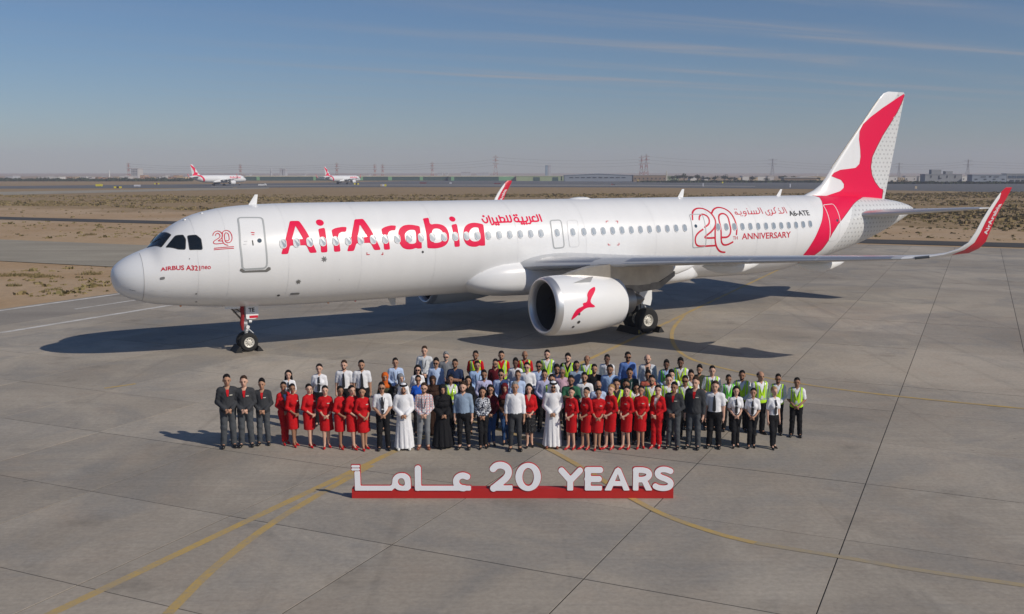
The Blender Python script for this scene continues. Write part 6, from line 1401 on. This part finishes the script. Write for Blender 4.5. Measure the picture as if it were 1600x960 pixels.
# airfield boards and markers
def board(u, v, w, h, cols, label, txt=None):
    p = G(u, v); D = p[1]; k = D/FPX; r = empty('airfield_sign', (p[0], p[1], -.02), 0); tag(r, label, 'airfield sign', 'boards along the runway'); Wm = w*k; Hm = h*k; n = len(cols); b0 = max(.25, Hm*.15)
    for i, c in enumerate(cols):
        b = MB(); b.box((-Wm/2+Wm*(i+.5)/n, 0, b0+Hm/2), (Wm/n*.97, .25, Hm)); b.build('panel', mat('board_'+c, dict(y=(.70, .60, .03), k=(.02, .02, .02), w=(.62, .62, .66), r=(.16, .012, .015), t=(.5, .4, .28))[c], .6), r, False)
    for s in (-.35, .35): b = MB(); b.tube([(Wm*s, 0, 0), (Wm*s, 0, b0+.02)], .06, 6); b.build('leg', M_GREYP, r)
board(155, 292, 11, 3.3, 'yy', 'pair of yellow boards beside the runway at the left')
board(184, 295, 12, 2.6, 'yky', 'black and yellow board below the pair of yellow ones')
board(214.5, 292.3, 10, 2.6, 'ww', 'white board right of the yellow ones')
board(245, 289, 8, 2., 'yry', 'dark red and yellow board left of the distant jet')
board(557, 289.3, 8, 2.2, 'yky', 'yellow board right of the second distant jet')
board(599, 292, 9.5, 3.2, 'twy', 'tan, white and yellow boards right of the second jet')
board(661, 287.6, 10.5, 1.6, 'rr', 'dark red board left of the small white one')
board(704, 287.8, 3.6, 1.8, 'w', 'small white board on the runway edge')
board(777, 288.4, 10.5, 1.5, 'rr', 'dark red board left of the far wing tip')
board(958, 289.8, 6.5, 1.5, 'rk', 'dark red board above the fuselage roof')
board(1129, 287.2, 2.2, 2.4, 'y', 'small yellow marker before the trees')
board(1431, 296, 3.2, 4., 't', 'tan marker post right of the tail fin')
board(1098.5, 292, 1.6, 4.5, 'w', 'white marker post above the rear roof antenna')
board(1234.5, 293.5, 1.6, 5, 'w', 'white marker post left of the tail fin')

# buildings
def wall_m(n, c, v=.06): return mat('wall_'+n, c, .85, var=v, vscale=.15)
def building(name, label, cat, u0, u1, vt, vb, m, depth=25., roof=None, fascia=None, wins=(), wm=None, blocks=(), gable=0., group=None):
    D = G((u0+u1)/2, vb)[1]; a = atY(u0, vb, D); b_ = atY(u1, vb, D); H = atY((u0+u1)/2, vt, D)[2]; k = D/FPX; w = b_[0]-a[0]; r = empty(name, ((a[0]+b_[0])/2, D, -.1), 0); tag(r, label, cat, group)
    q = MB()
    if gable: q.prism([(-w/2, 0, 0), (w/2, 0, 0), (w/2, 0, H-gable*k), (0, 0, H), (-w/2, 0, H-gable*k)], (0, depth, 0))
    else: q.box((0, depth/2, H/2), (w, depth, H))
    q.build('wall', m, r, False)
    rf = roof or wall_m('roof', (.46, .45, .43)); q = MB()
    if gable: q.prism([(-w/2-.3, -.4, H-gable*k), (0, -.4, H+.02), (w/2+.3, -.4, H-gable*k), (w/2+.3, -.4, H-gable*k+.35), (0, -.4, H+.4), (-w/2-.3, -.4, H-gable*k+.35)], (0, depth+.8, 0))
    else: q.box((0, depth/2, H+.2), (w+.5, depth+.5, .4))
    q.build('roof', rf, r, False)
    if fascia: q = MB(); q.box((0, -.15, H-.35*k), (w, .3, .8*k)); q.build('fascia', fascia, r, False)
    for (x0, x1, z0, z1, mm) in wins:
        q = MB(); q.box((((x0+x1)/2-(u0+u1)/2)*k, -.12, ((vb-(z0+z1)/2))*k), ((x1-x0)*k, .3, abs(z1-z0)*k)); q.build('window' if mm in ('d', 'b') else 'bay', {'d': mat('far_glass', (.03, .035, .04), .2), 'b': mat('far_blue_glass', (.06, .09, .13), .15), 'g': wall_m('green', (.20, .42, .22)), 'k': wall_m('darkgreen', (.035, .085, .075)), 'y': wall_m('yellow', (.55, .42, .12))}[mm], r, False)
    for (x0, x1, z1) in blocks:
        q = MB(); hh = (vt-z1)*k; q.box((((x0+x1)/2-(u0+u1)/2)*k, depth*.4, H+hh/2), ((x1-x0)*k, depth*.5, hh)); q.build('rooftop_block', m, r, False)
    return r
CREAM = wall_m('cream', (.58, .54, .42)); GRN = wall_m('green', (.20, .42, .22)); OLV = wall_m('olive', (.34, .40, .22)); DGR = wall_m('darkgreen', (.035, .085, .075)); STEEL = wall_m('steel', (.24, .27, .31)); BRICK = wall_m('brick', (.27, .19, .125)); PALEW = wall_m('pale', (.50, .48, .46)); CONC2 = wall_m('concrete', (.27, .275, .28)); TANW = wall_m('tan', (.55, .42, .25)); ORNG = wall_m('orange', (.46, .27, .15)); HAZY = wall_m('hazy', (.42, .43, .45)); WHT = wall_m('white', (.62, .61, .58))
building('hangar', 'long dark green hangar with light green bays behind the distant jets', 'hangar', 383, 700, 275.4, 282.4, DGR, 30, CREAM, CREAM, [(402, 407, 276.5, 282, 'g'), (490, 494, 276.5, 282, 'g'), (560, 567, 276.5, 282, 'g'), (606, 612, 276.5, 282, 'g'), (655, 660, 276.5, 282, 'g')])
building('hangar', 'green hangar with wide light green doors behind the far wing tip', 'hangar', 700.5, 806, 275.4, 282.6, DGR, 30, CREAM, CREAM, [(705, 710, 276.5, 282.4, 'g'), (779, 804, 276.2, 282.4, 'g')])
building('hangar', 'olive green hangar left of the grey warehouse', 'hangar', 807, 881, 275.4, 283, OLV, 30, CREAM, None, [(833.5, 843.5, 277, 283, 'k'), (863, 872, 277, 283, 'k'), (876.5, 878, 275.5, 282, 'd')])
building('warehouse', 'wide low grey warehouse with shallow gable roof', 'warehouse', 882, 989, 271.8, 283.6, STEEL, 14, wall_m('steelroof', (.30, .34, .38)), None, [(890+i*9., 896+i*9., 277, 278.2, 'd') for i in range(10)], gable=2.5)
building('brick_building', 'brown brick building with a row of small windows', 'building', 989.5, 1040.5, 274, 284.2, BRICK, 10, PALEW, None, [(992+i*6.4, 993.6+i*6.4, 278, 280, 'd') for i in range(8)]+[(996, 998, 280.6, 284, 'y')])
building('low_building', 'small yellow green building right of the brick one', 'building', 1043.5, 1061, 275.8, 283, OLV, 18, OLV, None, [(1046+i*3.6, 1047.4+i*3.6, 279, 280.5, 'd') for i in range(4)])
building('hall', 'long brown hall left of the tail fin', 'building', 1225, 1276, 278, 285, BRICK, 9, PALEW, wall_m('dkbrown', (.12, .09, .07)))
building('hall', 'pale roofed hall behind the tail fin base', 'building', 1250, 1300, 275.4, 282, TANW, 9, WHT, None, gable=1.5)
building('concrete_building', 'grey concrete building with two rooftop blocks at the right', 'building', 1445, 1502, 273, 286.2, CONC2, 9, CONC2, None, [(1453.5+i*12.5, 1455+i*12.5, 274.5, 278, 'd') for i in range(4)]+[(1466, 1468, 278, 280, 'd'), (1469, 1470.5, 278, 279.5, 'd')], blocks=[(1456, 1471, 265.2), (1478, 1489, 267.6)])
building('warehouse', 'grey warehouse with dark window strips right of the concrete building', 'warehouse', 1518.5, 1572, 273.6, 286.4, STEEL, 8, STEEL, None, [(1523+i*14, 1527+i*14, 279.5, 280.8, 'd') for i in range(4)]+[(1532, 1540, 276, 277, 'd'), (1545, 1548, 275.2, 277.2, 'd'), (1552, 1560, 276, 277, 'd')])
building('office_building', 'grey building with blue glass band at the right edge', 'building', 1572.5, 1660, 272, 286.4, CONC2, 8, CONC2, None, [(1575+i*7., 1580.6+i*7., 274.5, 278.6, 'b') for i in range(8)]+[(1578+i*9., 1584+i*9., 281, 284, 'd') for i in range(6)])
for i, (a, b_, t, m_, lab) in enumerate([(1383, 1402, 276, WHT, 'white house with low roof just right of the tail fin'), (1404, 1413, 277.5, TANW, 'small tan house left of the hidden white ones'), (1414, 1432, 275.6, PALEW, 'pale long house left of the concrete building'), (1436, 1445, 276, WHT, 'white house touching the concrete building'), (1503, 1519, 275.2, WHT, 'white house between concrete building and grey warehouse')]): building('house', lab, 'house', a, b_, t, 283.5, m_, 6, None, None, [(a+2, a+3.4, 279, 280.6, 'd'), (b_-4, b_-2.6, 279, 280.6, 'd')], group='houses at the right horizon')
for i, (a, b_, t, m_) in enumerate([(1078, 1088, 277, WHT), (1100, 1108, 276, PALEW), (1160, 1170, 275.5, WHT), (1176, 1184, 277, TANW), (1184, 1196, 276, WHT), (1200, 1209, 275.5, PALEW), (1150, 1158, 277.5, TANW)]):
    building('house', ['white low house among the trees, leftmost', 'pale house between the first trees', 'white house right of the big tree', 'tan house beside the bigger white house', 'bigger white house left of the tall pylon', 'pale house under the pylon left of the fin', 'tan shed right of the yellow marker'][i], 'house', a, b_, t, 282.2, m_, 12, group='houses between the trees')
# the town at the left horizon
building('hotel_block', 'tall pale block building beside the left pylon', 'building', 205, 216, 263.5, 278.4, PALEW, 20, PALEW, None, [(206+i*2.4, 207.4+i*2.4, 265+j*2.6, 266.4+j*2.6, 'b') for i in range(4) for j in range(4)])
building('far_hangar', 'long pale hangar at the left horizon', 'hangar', 60, 73, 276, 280, PALEW, 20)
building('far_hangar', 'white hangar right of the long pale one at the left horizon', 'hangar', 74, 91, 276.6, 280, WHT, 20)
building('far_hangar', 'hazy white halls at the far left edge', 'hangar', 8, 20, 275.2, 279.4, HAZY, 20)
_tn = ['leftmost', 'second', 'third', 'fourth', 'fifth', 'sixth', 'seventh', 'eighth', 'ninth', 'tenth', 'eleventh', 'twelfth', 'thirteenth', 'fourteenth', 'fifteenth', 'sixteenth']
_r = random.Random(5)
for i, u in enumerate([104, 113, 126, 138, 149, 160, 179, 187, 195, 219, 227, 236, 244, 253, 263, 271]):
    w = _r.uniform(6, 9); building('town_house', f'{_tn[i]} house of the hazy town at the left, counted from the left', 'house', u, u+w, 279-_r.uniform(2.2, 5.2) if u > 170 else 279-_r.uniform(1.5, 3), 280.2, [ORNG, TANW, WHT, PALEW, ORNG][i % 5], 14, None, None, [(u+1.2, u+2.2, 277, 278.2, 'd'), (u+3.6, u+4.6, 277, 278.2, 'd')], group='houses of the left town')
building('gate_house', 'yellow beige building left of the first distant jet', 'building', 277, 290, 276, 282.4, TANW, 14, TANW, None, [(279+i*3, 280.2+i*3, 278, 279.4, 'd') for i in range(4)])
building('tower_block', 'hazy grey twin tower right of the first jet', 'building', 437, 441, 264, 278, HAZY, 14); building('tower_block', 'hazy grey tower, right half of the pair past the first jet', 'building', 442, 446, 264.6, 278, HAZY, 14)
building('glass_tower', 'bluish slim tower rising behind the olive hangar', 'building', 852.3, 855.6, 258.4, 277.5, wall_m('blueglass', (.20, .30, .38)), 14); building('glass_tower', 'pale slim tower right of the bluish one', 'building', 856.6, 860.6, 258.8, 277.5, HAZY, 14)
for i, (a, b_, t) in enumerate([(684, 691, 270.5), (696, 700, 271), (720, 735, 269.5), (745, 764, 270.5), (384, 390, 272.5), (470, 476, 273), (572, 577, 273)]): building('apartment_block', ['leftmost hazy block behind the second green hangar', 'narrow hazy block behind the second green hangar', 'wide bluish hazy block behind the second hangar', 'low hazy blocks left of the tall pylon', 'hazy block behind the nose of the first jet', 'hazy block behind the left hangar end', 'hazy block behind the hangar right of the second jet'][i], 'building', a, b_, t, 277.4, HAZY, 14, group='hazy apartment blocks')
def mast(u, vt, vb, label, m, r0=.9, cat='minaret', name='minaret'):
    p = G(u, vb); D = p[1]; H = atY(u, vt, D)[2]; r = empty(name, (p[0], D, -.1), 0); tag(r, label, cat)
    b = MB(); b.lathe([(0, r0*1.25), (H*.1, r0*1.1), (H*.62, r0*.8), (H*.64, r0*1.3), (H*.68, r0*1.3), (H*.69, r0*.6), (H*.86, r0*.55)], (0, 0, 0), (0, 0, 1), 10); b.build('shaft', m, r); b = MB(); b.lathe([(H*.86, r0*.75), (H*.93, r0*.5), (H, .02)], (0, 0, 0), (0, 0, 1), 10); b.build('cap', m, r)
mast(171, 265.5, 280, 'slim white minaret left of the tall pale block', WHT); mast(1041.3, 266.5, 283.6, 'cream minaret between brick and yellow green buildings', CREAM, .7); mast(1277, 271, 281, 'short white minaret left of the tail fin', WHT, .7); mast(424, 263, 279, 'grey water tower like mast right of the first jet', HAZY, 1.1, 'tower', 'mast_tower')

# lattice pylons with their lines
M_PYR = mat('pylon_red', (.36, .14, .105), .7); M_PYW = mat('pylon_pale', (.42, .40, .38), .7); M_PYG = mat('pylon_steel', (.32, .32, .33), .6); M_WIRE = mat('wire', (.10, .10, .11), .6)
PYL = [(201.5, 253.5, 'rw', 'red and white pylon beside the tall pale block'), (376, 256, 'rw', 'red topped pylon above the nose of the first jet'), (526.5, 254, 'rw', 'pale pylon above the second jet'), (586, 256, 'rw', 'left one of two hazy pylons right of the second jet'), (598, 256, 'rw', 'right one of two hazy pylons right of the second jet'), (675.5, 253, 'rw', 'broad red and cream pylon behind the long hangar'), (774.5, 242, 'rw', 'tall pointed pylon left of the far wing tip'), (1002, 242.5, 'rw', 'left one of the red and white pair behind the warehouse'), (1009.5, 240.5, 'rw', 'right one of the red and white pair behind the warehouse'), (1206.5, 248, 's', 'grey steel pylon left of the tail fin'), (1404, 254.5, 's', 'thin grey pylon just right of the tail fin'), (1511.5, 249.5, 's', 'grey steel pylon behind the right warehouse')]
def pylons():
    D = 1350.; info = []
    for u, vt, kind, lab in PYL:
        p = atY(u, 279, D); H = atY(u, vt, D)[2]; r = empty('pylon', (p[0], D, -.1), 0); tag(r, lab, 'pylon', 'power line pylons along the horizon'); w0 = H*.105; wt = H*.018; n = 7
        cols = [M_PYW, M_PYR] if kind == 'rw' else [M_PYG, M_PYG]
        hw = lambda t: w0+(wt-w0)*min(1, t/.72) if t < .72 else wt
        for s in range(n):
            b = MB(); t0, t1 = s/n, (s+1)/n
            for sx in (-1, 1):
                for sy in (-1, 1): b.tube([(sx*hw(t0), sy*hw(t0), H*t0), (sx*hw(t1), sy*hw(t1), H*t1)], .22, 4)
            for sy in (-1, 1): b.tube([(-hw(t0), sy*hw(t0), H*t0), (hw(t1), sy*hw(t1), H*t1)], .14, 4); b.tube([(hw(t0), sy*hw(t0), H*t0), (-hw(t1), sy*hw(t1), H*t1)], .14, 4)
            b.build('lattice_section', cols[s % 2], r, False)
        for t in ((.62, .76, .90) if kind == 'rw' else (.72, .95)):
            b = MB(); a = H*(.15 if kind == 'rw' else .30)*(1.15-.35*t); b.tube([(-a, 0, H*t), (0, 0, H*t+.5)], [.12, .28], 4); b.tube([(0, 0, H*t+.5), (a, 0, H*t)], [.28, .12], 4); b.tube([(-a, 0, H*t), (0, 0, H*t-1.2)], .12, 4); b.tube([(a, 0, H*t), (0, 0, H*t-1.2)], .12, 4); b.build('cross_arm', cols[1], r, False)
        info.append((r, p[0], H))
    xs = [(-1200., 24.)]+[(x, h) for _, x, h in info]+[(1100., 22.)]
    for i, (r, x, H) in enumerate(info):
        x2, h2 = xs[i+2]
        if abs(x2-x) < 25: continue
        for t in (.62, .76, .90):
            pts = []
            for q in np.linspace(0, 1, 10): z = H*t+(min(h2, 28)*t-H*t)*q-4*q*(1-q)*min(4.5, abs(x2-x)*.018); pts.append(((x2-x)*q, 0, z))
            b = MB(); b.tube(pts, .085, 4); b.build('power_line', M_WIRE, r, False)
pylons()
# trees at the horizon
M_LEAF = mat_scrub('far_leaf', (.020, .034, .014), (.034, .052, .022), (.050, .066, .030)); M_BARK = mat('bark', (.09, .065, .045), .9)
def crown_mesh(seed, n=260):
    r = np.random.default_rng(seed); C = r.normal(0, .33, (9, 3))*[1, 1, .55]; q = r.integers(0, 9, n); d = r.normal(0, 1, (n, 3)); d /= np.linalg.norm(d, axis=1)[:, None]
    P = C[q]+d*(.34*r.uniform(.55, 1, n)**.5)[:, None]; a = r.normal(0, 1, (n, 3)); a /= np.linalg.norm(a, axis=1)[:, None]; b = np.cross(a, d); s = r.uniform(.05, .12, (n, 1)); V = np.stack([P-a*s-b*s, P+a*s-b*s*.6, P+a*s*.8+b*s, P-a*s*.7+b*s*.8], 1)
    return mesh_np('crown', V.reshape(-1, 3), np.arange(n*4).reshape(-1, 4))
CR = [crown_mesh(s) for s in (1, 2, 3)]
for c in CR: c.materials.append(M_LEAF)
def trunk_mesh():
    b = MB(); b.tube([(0, 0, 0), (.02, 0, .4), (-.03, .02, .75)], [.055, .045, .03], 7); b.tube([(0, 0, .45), (.2, .05, .85)], [.03, .015], 5); b.tube([(0, 0, .5), (-.22, -.04, .9)], [.03, .015], 5); me = mkmesh('trunk', b.V, b.F); me.materials.append(M_BARK); return me
TRK = trunk_mesh()
def tree(u, vt, vb, w, label, i):
    p = G(u, vb); D = p[1]; H = atY(u, vt, D)[2]; k = D/FPX; r = empty('tree', (p[0], D, -.1), i*1.3); tag(r, label, 'tree', 'trees along the horizon')
    t = obj('trunk', TRK, None, r); t.scale = (H*.9, H*.9, H*.55); c = obj('crown', CR[i % 3], None, r); c.location = (0, 0, H*.60); c.scale = (w*k*.62, w*k*.62, H*.46)
TR = [(1052, 273, 13), (1060, 271.5, 12), (1069, 269.5, 15), (1078, 273, 12), (1090, 271, 15), (1099, 274, 12), (1107, 275, 12), (1116, 274, 12), (1132, 271.2, 18), (1141, 275.5, 13), (1150, 276.5, 10), (1176, 274, 11), (1196, 277, 10), (1221, 272.6, 14), (1239, 274, 16), (1280, 275.5, 9), (1393, 280.5, 7), (1412, 279.6, 14), (1430, 281.5, 13), (1457, 281.5, 14), (1503, 281.8, 16)]
for i, (u, t, w) in enumerate(TR):
    tree(u, t, 284.6 if u < 1300 else 287, w, ('%s of the dark green trees left of the tail fin, counted from the left' % _tn[i]) if i < 16 else ['bush half hidden by the tail fin edge', 'dark tree before the white houses right of the fin', 'low tree left of the concrete building', 'round tree in front of the concrete building', 'reddish low tree between concrete building and warehouse'][i-16], i)
def belt(name, u0, u1, v, h, n, seed, label):
    r = np.random.default_rng(seed); u = r.uniform(u0, u1, n); P = []
    for q in u: p = G(q, v+r.uniform(-.25, .25)); P.append(p)
    P = np.array(P); k = P[0][1]/FPX; hh = h*k*r.uniform(.5, 1, n)*(1+.25*np.sin(u*.3)+.2*np.sin(u*.11)); V = np.zeros((n, 5, 4, 3))
    for j in range(5):
        c = P+np.stack([r.normal(0, 1.2, n), r.normal(0, 3, n), hh*r.uniform(.2, .9, n)], -1); s = r.uniform(.5, 1.3, (n, 1)); a = r.normal(0, 1, (n, 3)); a /= np.linalg.norm(a, axis=1)[:, None]; b = r.normal(0, 1, (n, 3)); b /= np.linalg.norm(b, axis=1)[:, None]
        V[:, j, 0] = c-a*s; V[:, j, 1] = c+b*s; V[:, j, 2] = c+a*s; V[:, j, 3] = c-b*s
    tag(obj(name, mesh_np(name, V.reshape(-1, 3), np.arange(n*20).reshape(-1, 4)), M_LEAF), label, 'trees', kind='stuff')
belt('tree_belt', -60, 300, 283.4, 4.2, 1500, 21, 'dark belt of low trees in front of the left town')
belt('hedge', 1040, 1290, 285.3, 2.2, 900, 22, 'low dark hedge under the horizon trees')
belt('hedge', 1375, 1660, 287.3, 2.0, 700, 23, 'low hedge along the right buildings')
belt('hedge', 1000, 1050, 285, 1.2, 80, 24, 'thin hedge before the brick building')
# ------------------------------------------------------------------ the dusty air
def haze():
    b = MB(); b.box((0, 1580, 36.5), (5200, 3600, 77)); o = b.build('haze', None, None, False) if False else None
    me = mkmesh('haze', b.V, b.F, False); o = obj('haze', me); m = bpy.data.materials.new('haze_air'); m.use_nodes = True; nt = m.node_tree; N = nt.nodes; N.clear()
    out = N.new('ShaderNodeOutputMaterial'); v = N.new('ShaderNodeVolumePrincipled'); v.inputs['Color'].default_value = (.80, .83, .98, 1); v.inputs['Density'].default_value = HAZE_DENSITY; v.inputs['Anisotropy'].default_value = .0
    nt.links.new(v.outputs[0], out.inputs['Volume']); me.materials.append(m); tag(o, kind='stuff')
HAZE_DENSITY = .00029
haze()
